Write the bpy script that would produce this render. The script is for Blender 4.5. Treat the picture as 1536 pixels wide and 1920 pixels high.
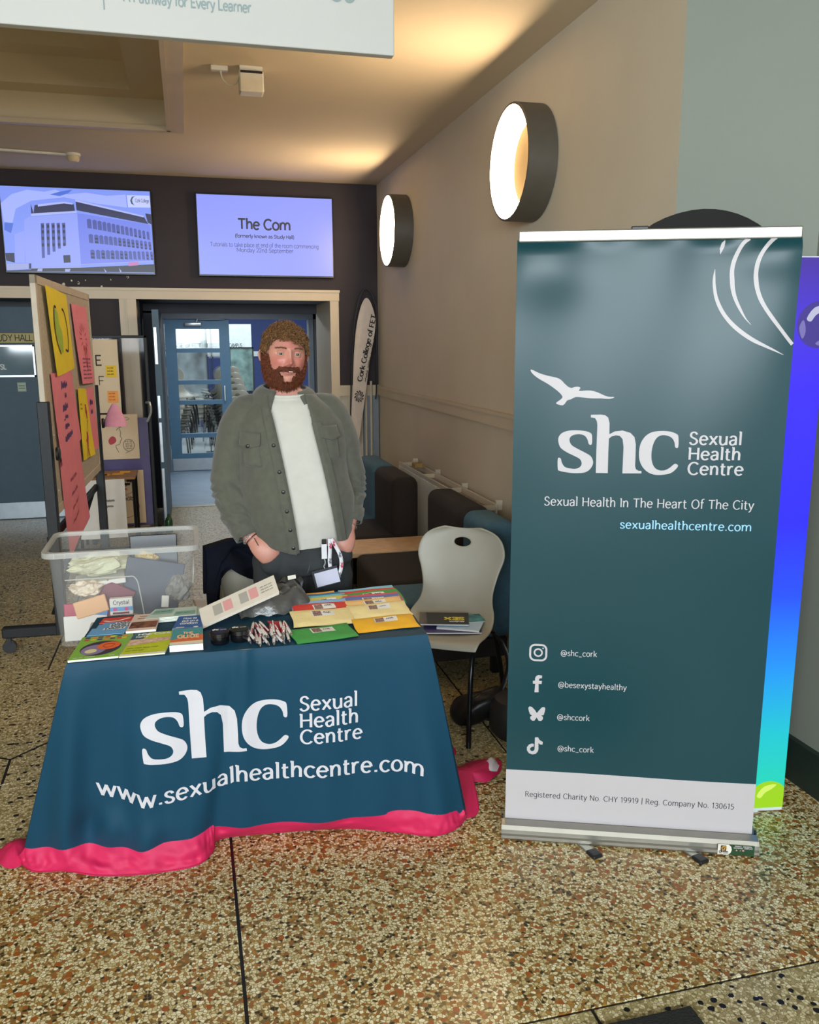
import bpy, bmesh, math, random
import numpy as np
from mathutils import Vector, Matrix, noise

random.seed(7)
D = bpy.data
SC = bpy.context.scene
COL = SC.collection
for o in list(D.objects):
    D.objects.remove(o)
PI = math.pi

# ------------------------------------------------------------------ camera
cam_d = D.cameras.new('camera')
cam_d.sensor_fit = 'AUTO'
cam_d.sensor_width = 36.0
cam_d.lens = 1593.3 / 1920 * 36.0
cam_d.clip_start = 0.05
cam = D.objects.new('camera', cam_d)
COL.objects.link(cam)


def look(pitch, yaw, roll):
    cy, sy, cp, sp = math.cos(yaw), math.sin(yaw), math.cos(pitch), math.sin(pitch)
    f = Vector((sy * cp, cy * cp, -sp))
    r = Vector((cy, -sy, 0))
    u = r.cross(f)
    cr, sr = math.cos(roll), math.sin(roll)
    r2 = cr * r + sr * u
    u2 = -sr * r + cr * u
    return Matrix(((r2.x, u2.x, -f.x), (r2.y, u2.y, -f.y), (r2.z, u2.z, -f.z))).to_4x4()


cam.matrix_world = Matrix.Translation((0, 0, 1.68)) @ look(.196368, .251836, -.002432)
SC.camera = cam

# ------------------------------------------------------------------ world, daylight, exposure
SC.view_settings.view_transform = 'Standard'
SC.view_settings.look = 'None'
SC.view_settings.gamma = 1.0
SC.view_settings.use_curve_mapping = False
SC.view_settings.exposure = 1.0
w = D.worlds.new('world')
SC.world = w
w.use_nodes = True
wb = w.node_tree.nodes['Background']
wb.inputs['Color'].default_value = (.80, .90, 1.0, 1)
wb.inputs['Strength'].default_value = 1.0


def area(name, loc, target, sx, sy, power, col):
    l = D.lights.new(name, 'AREA')
    l.shape = 'RECTANGLE'
    l.size, l.size_y = sx, sy
    l.energy = power
    l.color = col
    o = D.objects.new(name, l)
    COL.objects.link(o)
    o.location = loc
    o.rotation_euler = (Vector(target) - Vector(loc)).to_track_quat('-Z', 'Y').to_euler()
    return o


# daylight through the glazed entrance behind the photographer
area('entrance_daylight', (-1.0, -3.38, 2.22), (0.2, 3.0, 1.0), 5.6, 1.4, 255, (.83, .93, 1.0))
# daylight in the study hall behind the doors
area('study_hall_daylight', (0.6, 14.5, 2.95), (0.6, 14.5, 0), 3.0, 3.0, 90, (.82, .92, 1.0))

# unseen fill light added under the lobby ceiling to brighten the blue door
area('lobby_fill_light', (0.6, 10.3, 2.28), (0.6, 10.3, 0), 1.2, .4, 13, (.90, .95, 1.0))

# ------------------------------------------------------------------ materials
MATS = {}


def srgb(c):
    if isinstance(c, str):
        c = c.lstrip('#')
        c = [int(c[i:i + 2], 16) / 255 for i in (0, 2, 4)]
    return tuple(((x / 12.92) if x <= .04045 else ((x + .055) / 1.055) ** 2.4) for x in c) + (1,)


def mat(name, col, rough=.6, metal=0, var=.06, scale=14, bump=0, bscale=60, emit=0, spec=.5, trans=0, alpha=1, sheen=0, coat=0, sss=0):
    """procedural principled material: col is sRGB hex; var = mottling, bump = fine relief"""
    if name in MATS:
        return MATS[name]
    m = D.materials.new(name)
    m.use_nodes = True
    nt = m.node_tree
    b = nt.nodes['Principled BSDF']
    c = srgb(col)
    b.inputs['Roughness'].default_value = rough
    b.inputs['Metallic'].default_value = metal
    b.inputs['Specular IOR Level'].default_value = spec
    b.inputs['Transmission Weight'].default_value = trans
    b.inputs['Alpha'].default_value = alpha
    b.inputs['Sheen Weight'].default_value = sheen
    b.inputs['Coat Weight'].default_value = coat
    tc = nt.nodes.new('ShaderNodeTexCoord')
    if var > 0:
        n = nt.nodes.new('ShaderNodeTexNoise')
        n.inputs['Scale'].default_value = scale
        n.inputs['Detail'].default_value = 3
        nt.links.new(tc.outputs['Object'], n.inputs['Vector'])
        r = nt.nodes.new('ShaderNodeValToRGB')
        r.color_ramp.elements[0].position = .3
        r.color_ramp.elements[1].position = .7
        r.color_ramp.elements[0].color = tuple(x * (1 - var) for x in c[:3]) + (1,)
        r.color_ramp.elements[1].color = tuple(min(1, x * (1 + var)) for x in c[:3]) + (1,)
        nt.links.new(n.outputs['Fac'], r.inputs['Fac'])
        nt.links.new(r.outputs['Color'], b.inputs['Base Color'])
        if emit:
            nt.links.new(r.outputs['Color'], b.inputs['Emission Color'])
    else:
        b.inputs['Base Color'].default_value = c
        b.inputs['Emission Color'].default_value = c
    b.inputs['Emission Strength'].default_value = emit
    if bump > 0:
        n2 = nt.nodes.new('ShaderNodeTexNoise')
        n2.inputs['Scale'].default_value = bscale
        n2.inputs['Detail'].default_value = 4
        nt.links.new(tc.outputs['Object'], n2.inputs['Vector'])
        bp = nt.nodes.new('ShaderNodeBump')
        bp.inputs['Strength'].default_value = bump
        bp.inputs['Distance'].default_value = .01
        nt.links.new(n2.outputs['Fac'], bp.inputs['Height'])
        nt.links.new(bp.outputs['Normal'], b.inputs['Normal'])
    MATS[name] = m
    return m


# ------------------------------------------------------------------ mesh builder
class MB:
    def __init__(self):
        self.v = []
        self.f = []

    def add(self, vs, fs):
        n = len(self.v)
        self.v += [Vector(p) for p in vs]
        self.f += [tuple(i + n for i in q) for q in fs]
        return self

    def merge(self, o, fn=None):
        return self.add([fn(p) for p in o.v] if fn else o.v, o.f)

    def box(self, lo, hi):
        x0, y0, z0 = lo
        x1, y1, z1 = hi
        return self.add([(x0, y0, z0), (x1, y0, z0), (x1, y1, z0), (x0, y1, z0), (x0, y0, z1), (x1, y0, z1), (x1, y1, z1), (x0, y1, z1)],
                        [(0, 3, 2, 1), (4, 5, 6, 7), (0, 1, 5, 4), (1, 2, 6, 5), (2, 3, 7, 6), (3, 0, 4, 7)])

    def rbox(self, lo, hi, r=.01, seg=2, fn=None):
        bm = bmesh.new()
        c = [(a + b) / 2 for a, b in zip(lo, hi)]
        s = [abs(b - a) for a, b in zip(lo, hi)]
        bmesh.ops.create_cube(bm, size=1)
        for v in bm.verts:
            v.co = Vector((v.co.x * s[0], v.co.y * s[1], v.co.z * s[2]))
        r = min(r, min(s) * .49)
        bmesh.ops.bevel(bm, geom=list(bm.edges), offset=r, segments=seg, affect='EDGES', profile=.5)
        for v in bm.verts:
            v.co += Vector(c)
        self.bm(bm, fn)
        return self

    def bm(self, bm, fn=None):
        bm.verts.index_update()
        self.add([fn(v.co) if fn else v.co.copy() for v in bm.verts], [[v.index for v in f.verts] for f in bm.faces])
        bm.free()
        return self

    def tube(self, pts, r, seg=8, closed=False, caps=True, flat=1.0, up=None):
        pts = [Vector(p) for p in pts]
        n = len(pts)
        rs = r if isinstance(r, (list, tuple)) else [r] * n
        rings = []
        prev = None
        for i, p in enumerate(pts):
            if closed:
                t = pts[(i + 1) % n] - pts[i - 1]
            else:
                t = pts[min(i + 1, n - 1)] - pts[max(i - 1, 0)]
            if t.length < 1e-9:
                t = Vector((0, 0, 1))
            t.normalize()
            if prev is None:
                a = Vector(up) if up else (Vector((0, 0, 1)) if abs(t.z) < .9 else Vector((1, 0, 0)))
                a = (a - t * a.dot(t)).normalized()
            else:
                a = prev - t * prev.dot(t)
                a = a.normalized() if a.length > 1e-6 else t.orthogonal().normalized()
            prev = a
            b = t.cross(a)
            rings.append([p + (a * math.cos(2 * PI * k / seg) * flat + b * math.sin(2 * PI * k / seg)) * rs[i] for k in range(seg)])
        vs = [q for rg in rings for q in rg]
        fs = []
        m = n if closed else n - 1
        for i in range(m):
            j = (i + 1) % n
            for k in range(seg):
                l = (k + 1) % seg
                fs.append((i * seg + k, i * seg + l, j * seg + l, j * seg + k))
        if caps and not closed:
            fs.append(tuple(range(seg))[::-1])
            fs.append(tuple((n - 1) * seg + k for k in range(seg)))
        return self.add(vs, fs)

    def cyl(self, a, b, r, seg=16):
        return self.tube([a, b], r, seg)

    def lathe(self, prof, fn, seg=32, close=False):
        """prof: (radius, height); fn maps local (x,y,z) to the world"""
        vs, fs = [], []
        n = len(prof)
        for k in range(seg):
            a = 2 * PI * k / seg
            vs += [fn(Vector((r * math.cos(a), r * math.sin(a), h))) for r, h in prof]
        for k in range(seg):
            l = (k + 1) % seg
            for i in range(n - 1 + (1 if close else 0)):
                j = (i + 1) % n
                fs.append((k * n + i, l * n + i, l * n + j, k * n + j))
        return self.add(vs, fs)

    def prism(self, poly, fn, d):
        """poly: 2D outline, fn(u,v,w) -> point; solid of depth d along w"""
        n = len(poly)
        vs = [fn(u, v, 0) for u, v in poly] + [fn(u, v, d) for u, v in poly]
        fs = [tuple(range(n))[::-1], tuple(range(n, 2 * n))] + [(i, (i + 1) % n, n + (i + 1) % n, n + i) for i in range(n)]
        return self.add(vs, fs)

    def grid(self, fn, nu, nv, u0=0, u1=1, v0=0, v1=1):
        vs = [fn(u0 + (u1 - u0) * i / nu, v0 + (v1 - v0) * j / nv) for j in range(nv + 1) for i in range(nu + 1)]
        fs = [(j * (nu + 1) + i, j * (nu + 1) + i + 1, (j + 1) * (nu + 1) + i + 1, (j + 1) * (nu + 1) + i) for j in range(nv) for i in range(nu)]
        return self.add(vs, fs)

    def poly(self, pts, fn, cut=0):
        """filled flat outline, triangulated and (cut>0) sliced on a grid so that it can follow a curved surface"""
        bm = bmesh.new()
        vs = [bm.verts.new((p[0], p[1], 0)) for p in pts]
        bm.faces.new(vs)
        if cut:
            for ax in (0, 1):
                lo = min(p[ax] for p in pts)
                hi = max(p[ax] for p in pts)
                k = math.ceil(lo / cut)
                while k * cut < hi:
                    co = [0, 0, 0]
                    no = [0, 0, 0]
                    co[ax] = k * cut
                    no[ax] = 1
                    bmesh.ops.bisect_plane(bm, geom=bm.verts[:] + bm.edges[:] + bm.faces[:], plane_co=co, plane_no=no, dist=1e-6)
                    k += 1
        bmesh.ops.triangulate(bm, faces=bm.faces[:])
        bm.normal_update()
        fl = [f for f in bm.faces if f.normal.z < 0]
        if fl:
            bmesh.ops.reverse_faces(bm, faces=fl)
        return self.bm(bm, lambda c: fn(c.x, c.y))

    def ribbon(self, pts, fn, step=0):
        """pts: (x, y, width) centreline -> flat strip"""
        n = len(pts)
        if n < 2:
            return self
        vs = []
        for i in range(n):
            x, y, wd = pts[i]
            a, b = pts[max(i - 1, 0)], pts[min(i + 1, n - 1)]
            dx, dy = b[0] - a[0], b[1] - a[1]
            l = math.hypot(dx, dy) or 1
            nx, ny = -dy / l * wd / 2, dx / l * wd / 2
            vs += [fn(x - nx, y - ny), fn(x + nx, y + ny)]
        return self.add(vs, [(2 * i, 2 * i + 2, 2 * i + 3, 2 * i + 1) for i in range(n - 1)])


def frame(o, ux, uy):
    o, ux, uy = Vector(o), Vector(ux).normalized(), Vector(uy).normalized()
    n = ux.cross(uy)
    return lambda u, v, w=0: o + ux * u + uy * v + n * w


def crom(pts, k=6, closed=False):
    """Catmull-Rom through points of any dimension"""
    out = []
    n = len(pts)
    rng = range(n if closed else n - 1)
    for i in rng:
        p0 = pts[(i - 1) % n] if (closed or i > 0) else pts[0]
        p1, p2 = pts[i], pts[(i + 1) % n]
        p3 = pts[(i + 2) % n] if (closed or i + 2 < n) else pts[-1]
        for j in range(k):
            t = j / k
            out.append(tuple(.5 * (2 * b + (c - a) * t + (2 * a - 5 * b + 4 * c - d) * t * t + (3 * b - a - 3 * c + d) * t ** 3)
                             for a, b, c, d in zip(p0, p1, p2, p3)))
    if not closed:
        out.append(tuple(pts[-1]))
    return out


def rrect(x0, y0, x1, y1, r, k=4):
    o = []
    for cx, cy, a in ((x1 - r, y1 - r, 0), (x0 + r, y1 - r, 90), (x0 + r, y0 + r, 180), (x1 - r, y0 + r, 270)):
        for j in range(k + 1):
            t = math.radians(a + 90 * j / k)
            o.append((cx + r * math.cos(t), cy + r * math.sin(t)))
    return o


def circ(cx, cy, r, n=24, ry=None):
    return [(cx + r * math.cos(2 * PI * k / n), cy + (ry or r) * math.sin(2 * PI * k / n)) for k in range(n)]


# ------------------------------------------------------------------ objects
def thing(name, label, cat, loc=(0, 0, 0), rz=0, group=None):
    o = D.objects.new(name, None)
    o.empty_display_size = .1
    COL.objects.link(o)
    o.location = loc
    o.rotation_euler = (0, 0, rz)
    o['label'] = label
    o['category'] = cat
    if group:
        o['group'] = group
    return o


def root_matrix(o):
    m = Matrix.Translation(o.location) @ o.rotation_euler.to_matrix().to_4x4()
    return (root_matrix(o.parent) @ m) if o.parent else m


def part(name, mb, m, parent=None, smooth=False, label=None, kind=None, local=False, sub=0):
    """link one mesh object; mb is in world coordinates unless local"""
    me = D.meshes.new(name)
    vs = mb.v
    if parent is not None and not local:
        inv = root_matrix(parent).inverted()
        vs = [inv @ p for p in vs]
    me.from_pydata([tuple(p) for p in vs], [], mb.f)
    me.update()
    if smooth:
        me.polygons.foreach_set('use_smooth', [True] * len(me.polygons))
        if smooth != 'all':
            try:
                me.set_sharp_from_angle(angle=math.radians(40))
            except Exception:
                pass
    me.materials.append(m)
    o = D.objects.new(name, me)
    COL.objects.link(o)
    if parent is not None:
        o.parent = parent
    if label:
        o['label'] = label
    if kind:
        o['kind'] = kind
    if sub:
        s = o.modifiers.new('subdivision', 'SUBSURF')
        s.levels = s.render_levels = sub
    return o


def solo(name, mb, m, label, cat, group=None, smooth=False, loc=None, sub=0):
    """a thing that is one mesh"""
    if loc is None:
        xs = [p.x for p in mb.v]
        ys = [p.y for p in mb.v]
        loc = ((min(xs) + max(xs)) / 2, (min(ys) + max(ys)) / 2, min(p.z for p in mb.v))
    m2 = MB()
    m2.add([p - Vector(loc) for p in mb.v], mb.f)
    o = part(name, m2, m, None, smooth, sub=sub)
    o.location = loc
    o['label'] = label
    o['category'] = cat
    if group:
        o['group'] = group
    return o


def struct(name, mb, m, parent=None, smooth=False):
    o = part(name, mb, m, parent, smooth)
    if parent is None:
        o['kind'] = 'structure'
    return o


def copy_tree(o, parent=None):
    c = o.copy()
    COL.objects.link(c)
    c.parent = parent
    for ch in list(o.children):
        copy_tree(ch, c)
    return c


# ------------------------------------------------------------------ stroke lettering
def _s(*p):
    return [('s', p)]


def _l(*p):
    return [('l', p)]


def _a(cx, cy, rx, ry, a0=0, a1=360):
    return [('l', tuple((cx + rx * math.cos(math.radians(a0 + (a1 - a0) * k / 20)), cy + ry * math.sin(math.radians(a0 + (a1 - a0) * k / 20))) for k in range(21)))]


_arch = lambda x: _s((x, .30), (x + .07, .44), (x + .17, .5), (x + .28, .46), (x + .33, .34), (x + .33, .18), (x + .33, 0))
GL = {
    'a': (.47, _s((.06, .40), (.13, .48), (.23, .5), (.33, .46), (.37, .36), (.37, .18), (.37, 0)) + _s((.37, .29), (.2, .27), (.07, .21), (.05, .12), (.1, .03), (.19, 0), (.29, .04), (.37, .14))),
    'b': (.52, _l((.08, .76), (.08, 0)) + _a(.27, .25, .19, .25)),
    'c': (.45, _a(.26, .25, .21, .25, 42, 318)),
    'd': (.52, _a(.25, .25, .19, .25) + _l((.44, .76), (.44, 0))),
    'e': (.49, _l((.06, .27), (.44, .27)) + _a(.25, .25, .2, .25, 5, 318)),
    'f': (.30, _s((.31, .73), (.22, .76), (.13, .68), (.12, .5), (.12, .25), (.12, 0)) + _l((.02, .48), (.27, .48))),
    'g': (.51, _a(.24, .26, .19, .24) + _s((.43, .5), (.43, .3), (.43, .1), (.42, -.1), (.32, -.21), (.18, -.21), (.08, -.15))),
    'h': (.5, _l((.08, .76), (.08, 0)) + _arch(.08)),
    'i': (.18, _l((.09, .5), (.09, 0)) + _l((.09, .64), (.09, .72))),
    'j': (.2, _s((.1, .5), (.1, .2), (.1, -.1), (.06, -.2), (-.02, -.22)) + _l((.1, .64), (.1, .72))),
    'k': (.47, _l((.08, .76), (.08, 0)) + _l((.41, .5), (.1, .2)) + _l((.19, .3), (.44, 0))),
    'l': (.18, _l((.09, .76), (.09, 0))),
    'm': (.82, _l((.08, .5), (.08, 0)) + _arch(.08) + _arch(.41)),
    'n': (.5, _l((.08, .5), (.08, 0)) + _arch(.08)),
    'o': (.52, _a(.26, .25, .21, .25)),
    'p': (.52, _l((.08, .5), (.08, -.22)) + _a(.27, .25, .19, .25)),
    'q': (.52, _a(.25, .25, .19, .25) + _l((.44, .5), (.44, -.22))),
    'r': (.35, _l((.08, .5), (.08, 0)) + _s((.08, .3), (.14, .43), (.22, .5), (.32, .48))),
    's': (.41, _s((.35, .4), (.29, .48), (.2, .5), (.1, .46), (.07, .37), (.13, .29), (.22, .25), (.32, .2), (.36, .11), (.31, .03), (.2, 0), (.1, .02), (.05, .1))),
    't': (.33, _s((.13, .66), (.13, .4), (.13, .12), (.17, .02), (.25, 0), (.31, .02)) + _l((.02, .48), (.29, .48))),
    'u': (.52, _s((.08, .5), (.08, .3), (.08, .16), (.13, .04), (.23, 0), (.34, .05), (.43, .16)) + _l((.43, .5), (.43, 0))),
    'v': (.46, _l((.03, .5), (.23, 0), (.43, .5))),
    'w': (.72, _l((.03, .5), (.19, 0), (.36, .46), (.52, 0), (.69, .5))),
    'x': (.48, _l((.05, .5), (.43, 0)) + _l((.43, .5), (.05, 0))),
    'y': (.46, _l((.03, .5), (.23, .02)) + _l((.43, .5), (.23, .0), (.16, -.16), (.05, -.21))),
    'z': (.44, _l((.05, .48), (.38, .48), (.05, .02), (.4, .02))),
    'A': (.62, _l((.03, 0), (.31, .7), (.59, 0)) + _l((.13, .24), (.49, .24))),
    'B': (.54, _l((.08, 0), (.08, .7)) + _s((.08, .69), (.3, .69), (.42, .6), (.4, .44), (.25, .38), (.08, .38)) + _s((.25, .38), (.42, .32), (.46, .16), (.36, .03), (.08, .01))),
    'C': (.62, _a(.35, .35, .29, .35, 42, 318)),
    'D': (.64, _l((.08, 0), (.08, .7)) + _s((.08, .69), (.3, .68), (.5, .56), (.56, .35), (.5, .14), (.3, .02), (.08, .01))),
    'E': (.5, _l((.44, .68), (.08, .68), (.08, .02), (.45, .02)) + _l((.08, .36), (.39, .36))),
    'F': (.48, _l((.44, .68), (.08, .68), (.08, 0)) + _l((.08, .35), (.38, .35))),
    'G': (.66, _a(.35, .35, .29, .35, 42, 350) + _l((.4, .33), (.63, .33), (.63, .05))),
    'H': (.63, _l((.08, .7), (.08, 0)) + _l((.54, .7), (.54, 0)) + _l((.08, .36), (.54, .36))),
    'I': (.18, _l((.09, .7), (.09, 0))),
    'J': (.4, _s((.3, .7), (.3, .4), (.3, .15), (.24, .03), (.13, 0), (.03, .07))),
    'K': (.58, _l((.08, .7), (.08, 0)) + _l((.52, .7), (.1, .3)) + _l((.22, .42), (.56, 0))),
    'L': (.46, _l((.08, .7), (.08, .02), (.44, .02))),
    'M': (.78, _l((.08, 0), (.08, .7), (.39, .15), (.7, .7), (.7, 0))),
    'N': (.65, _l((.08, 0), (.08, .7), (.56, 0), (.56, .7))),
    'O': (.7, _a(.35, .35, .29, .35)),
    'P': (.52, _l((.08, 0), (.08, .7)) + _s((.08, .69), (.3, .69), (.44, .6), (.44, .42), (.3, .33), (.08, .33))),
    'Q': (.7, _a(.35, .35, .29, .35) + _l((.42, .2), (.64, -.04))),
    'R': (.56, _l((.08, 0), (.08, .7)) + _s((.08, .69), (.3, .69), (.43, .6), (.43, .44), (.3, .36), (.08, .36)) + _l((.26, .36), (.52, 0))),
    'S': (.5, _s((.43, .57), (.35, .67), (.25, .7), (.13, .66), (.08, .54), (.13, .43), (.26, .36), (.38, .29), (.44, .17), (.37, .05), (.24, 0), (.12, .03), (.05, .13))),
    'T': (.56, _l((.02, .68), (.54, .68)) + _l((.28, .68), (.28, 0))),
    'U': (.62, _s((.08, .7), (.08, .4), (.08, .22), (.14, .06), (.31, 0), (.48, .06), (.54, .22), (.54, .4), (.54, .7))),
    'V': (.6, _l((.03, .7), (.3, 0), (.57, .7))),
    'W': (.9, _l((.03, .7), (.24, 0), (.45, .66), (.66, 0), (.87, .7))),
    'X': (.58, _l((.04, .7), (.54, 0)) + _l((.54, .7), (.04, 0))),
    'Y': (.56, _l((.03, .7), (.28, .33), (.53, .7)) + _l((.28, .35), (.28, 0))),
    'Z': (.55, _l((.05, .68), (.49, .68), (.05, .02), (.51, .02))),
    '0': (.5, _a(.25, .35, .19, .35)), '1': (.34, _l((.06, .58), (.2, .7), (.2, 0))),
    '2': (.48, _s((.07, .55), (.13, .67), (.25, .7), (.38, .63), (.39, .48), (.25, .25), (.06, .02)) + _l((.06, .02), (.42, .02))),
    '3': (.46, _s((.07, .6), (.2, .7), (.36, .64), (.36, .46), (.2, .38), (.37, .32), (.41, .16), (.3, .01), (.14, .01), (.05, .11))),
    '5': (.46, _l((.38, .68), (.12, .68), (.09, .38)) + _s((.09, .38), (.2, .44), (.34, .4), (.41, .24), (.34, .06), (.2, 0), (.06, .07))),
    '6': (.5, _a(.25, .21, .19, .21) + _s((.06, .21), (.08, .45), (.2, .64), (.36, .7))),
    '9': (.5, _a(.25, .49, .19, .21) + _s((.44, .49), (.42, .25), (.3, .06), (.14, 0))),
    '4': (.5, _l((.36, 0), (.36, .7), (.05, .2), (.46, .2))), '7': (.46, _l((.05, .68), (.41, .68), (.16, 0))),
    '8': (.5, _a(.25, .53, .16, .17) + _a(.25, .18, .19, .18)),
    '.': (.2, _l((.1, .0), (.1, .09))), ',': (.2, _l((.11, .07), (.06, -.1))), '|': (.2, _l((.1, .78), (.1, -.1))), '_': (.46, _l((.02, -.08), (.44, -.08))),
    '-': (.34, _l((.05, .27), (.29, .27))), "'": (.14, _l((.07, .74), (.07, .58))), '(': (.26, _s((.22, .78), (.1, .55), (.07, .3), (.1, .05), (.22, -.15))),
    ')': (.26, _s((.04, .78), (.16, .55), (.19, .3), (.16, .05), (.04, -.15))),
    '@': (.86, _a(.42, .27, .37, .4, -25, 310) + _a(.4, .26, .14, .17) + _s((.54, .43), (.55, .25), (.6, .1), (.7, .1), (.76, .2))),
    '"': (.25, _l((.08, .74), (.08, .58)) + _l((.17, .74), (.17, .58))), '!': (.2, _l((.1, .7), (.1, .2)) + _l((.1, .0), (.1, .07))),
}
FLAG = {'b': (.08, .76), 'h': (.08, .76), 'l': (.09, .76), 'k': (.08, .76), 'n': (.08, .5), 'm': (.08, .5), 'r': (.08, .5), 'u': (.08, .5), 'i': (.09, .5), 'p': (.08, .5), 'H': (.08, .7), 'R': (.08, .7), 'N': (.08, .7), 'I': (.09, .7)}


def text(mb, s, fn, x0, y0, cap=.03, x1=None, weight=.095, contrast=1.0, brand=False, track=0, align='l'):
    """stroke lettering: cap = capital height in metres, x1 stretches the line to that end"""
    k = cap / .7
    adv = sum((GL[c][0] + track) if c in GL else .26 + track for c in s)
    kx = (x1 - x0) / adv if x1 is not None else k
    if align == 'c' and x1 is None:
        x0 -= adv * k / 2
    if align == 'r' and x1 is None:
        x0 -= adv * k
    x = 0
    for ch in s:
        if ch not in GL:
            x += .26 + track
            continue
        a, st = GL[ch]
        st = list(st)
        if brand and ch in FLAG:
            fx, fy = FLAG[ch]
            st += _l((fx - .085, fy - .025), (fx, fy - .02))
        gx, gy, dd = x0 + x * kx, y0, cap * .12
        g0 = fn(gx, gy)
        gn = (fn(gx + dd, gy) - g0).cross(fn(gx, gy + dd) - g0)
        gn = gn.normalized() * 6e-5 if gn.length > 0 else gn
        lay = -1
        for kind, p in st:
            pts = crom(p, 4) if kind == 's' else list(p)
            n = len(pts)
            P = []
            wd = weight
            # densify corners of straight strokes: each segment its own strip
            segs = [pts] if (kind == 's' or n > 12) else [pts[i:i + 2] for i in range(n - 1)]
            for sg in segs:
                lay += 1
                m = len(sg)
                L, R_ = [], []
                for i in range(m):
                    q, r = sg[max(i - 1, 0)], sg[min(i + 1, m - 1)]
                    dx, dy = r[0] - q[0], (r[1] - q[1]) * contrast
                    l = math.hypot(dx, dy) or 1
                    nx, ny = -dy / l * wd / 2, dx / l * wd / 2 / contrast
                    px, py = sg[i]
                    if kind == 'l' and n <= 12:  # small end extension so corners close
                        e = wd * .35
                        sgn = -1 if i == 0 else 1
                        inner = (sg is not segs[0] and i == 0) or (sg is not segs[-1] and i == m - 1)
                        if inner:
                            px += sgn * dx / l * e
                            py += sgn * dy / l * e / contrast
                    L.append(fn(x0 + (x + px - nx) * kx, y0 + (py - ny) * k))
                    R_.append(fn(x0 + (x + px + nx) * kx, y0 + (py + ny) * k))
                vs = [z + gn * (lay % 4) for pr in zip(L, R_) for z in pr]
                mb.add(vs, [(2 * i, 2 * i + 2, 2 * i + 3, 2 * i + 1) for i in range(m - 1)])
        x += a + track
    return mb


def onto(o, ux, uy, eps=.0008):
    f = frame(o, ux, uy)
    return lambda u, v: f(u, v, eps)


def scribble(mb, fn, x0, y0, h, x1, seed=1, wd=.16, words=2):
    """illegible handwriting: strings of quick up-and-down strokes"""
    rnd = random.Random(seed)
    span = (x1 - x0) / words
    for q in range(words):
        a, b = x0 + q * span, x0 + (q + .82) * span
        n = max(3, int((b - a) / (h * .38)) if h else 4)
        n = min(n, 12)
        pts = []
        for k in range(n * 2 + 1):
            pts.append((a + (b - a) * k / (n * 2), y0 + (h * rnd.uniform(.55, 1.0) if k % 2 else h * rnd.uniform(-.05, .2)), h * wd))
        for p, r in zip(pts, pts[1:]):
            mb.ribbon([p, r], fn)
    return mb
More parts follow.
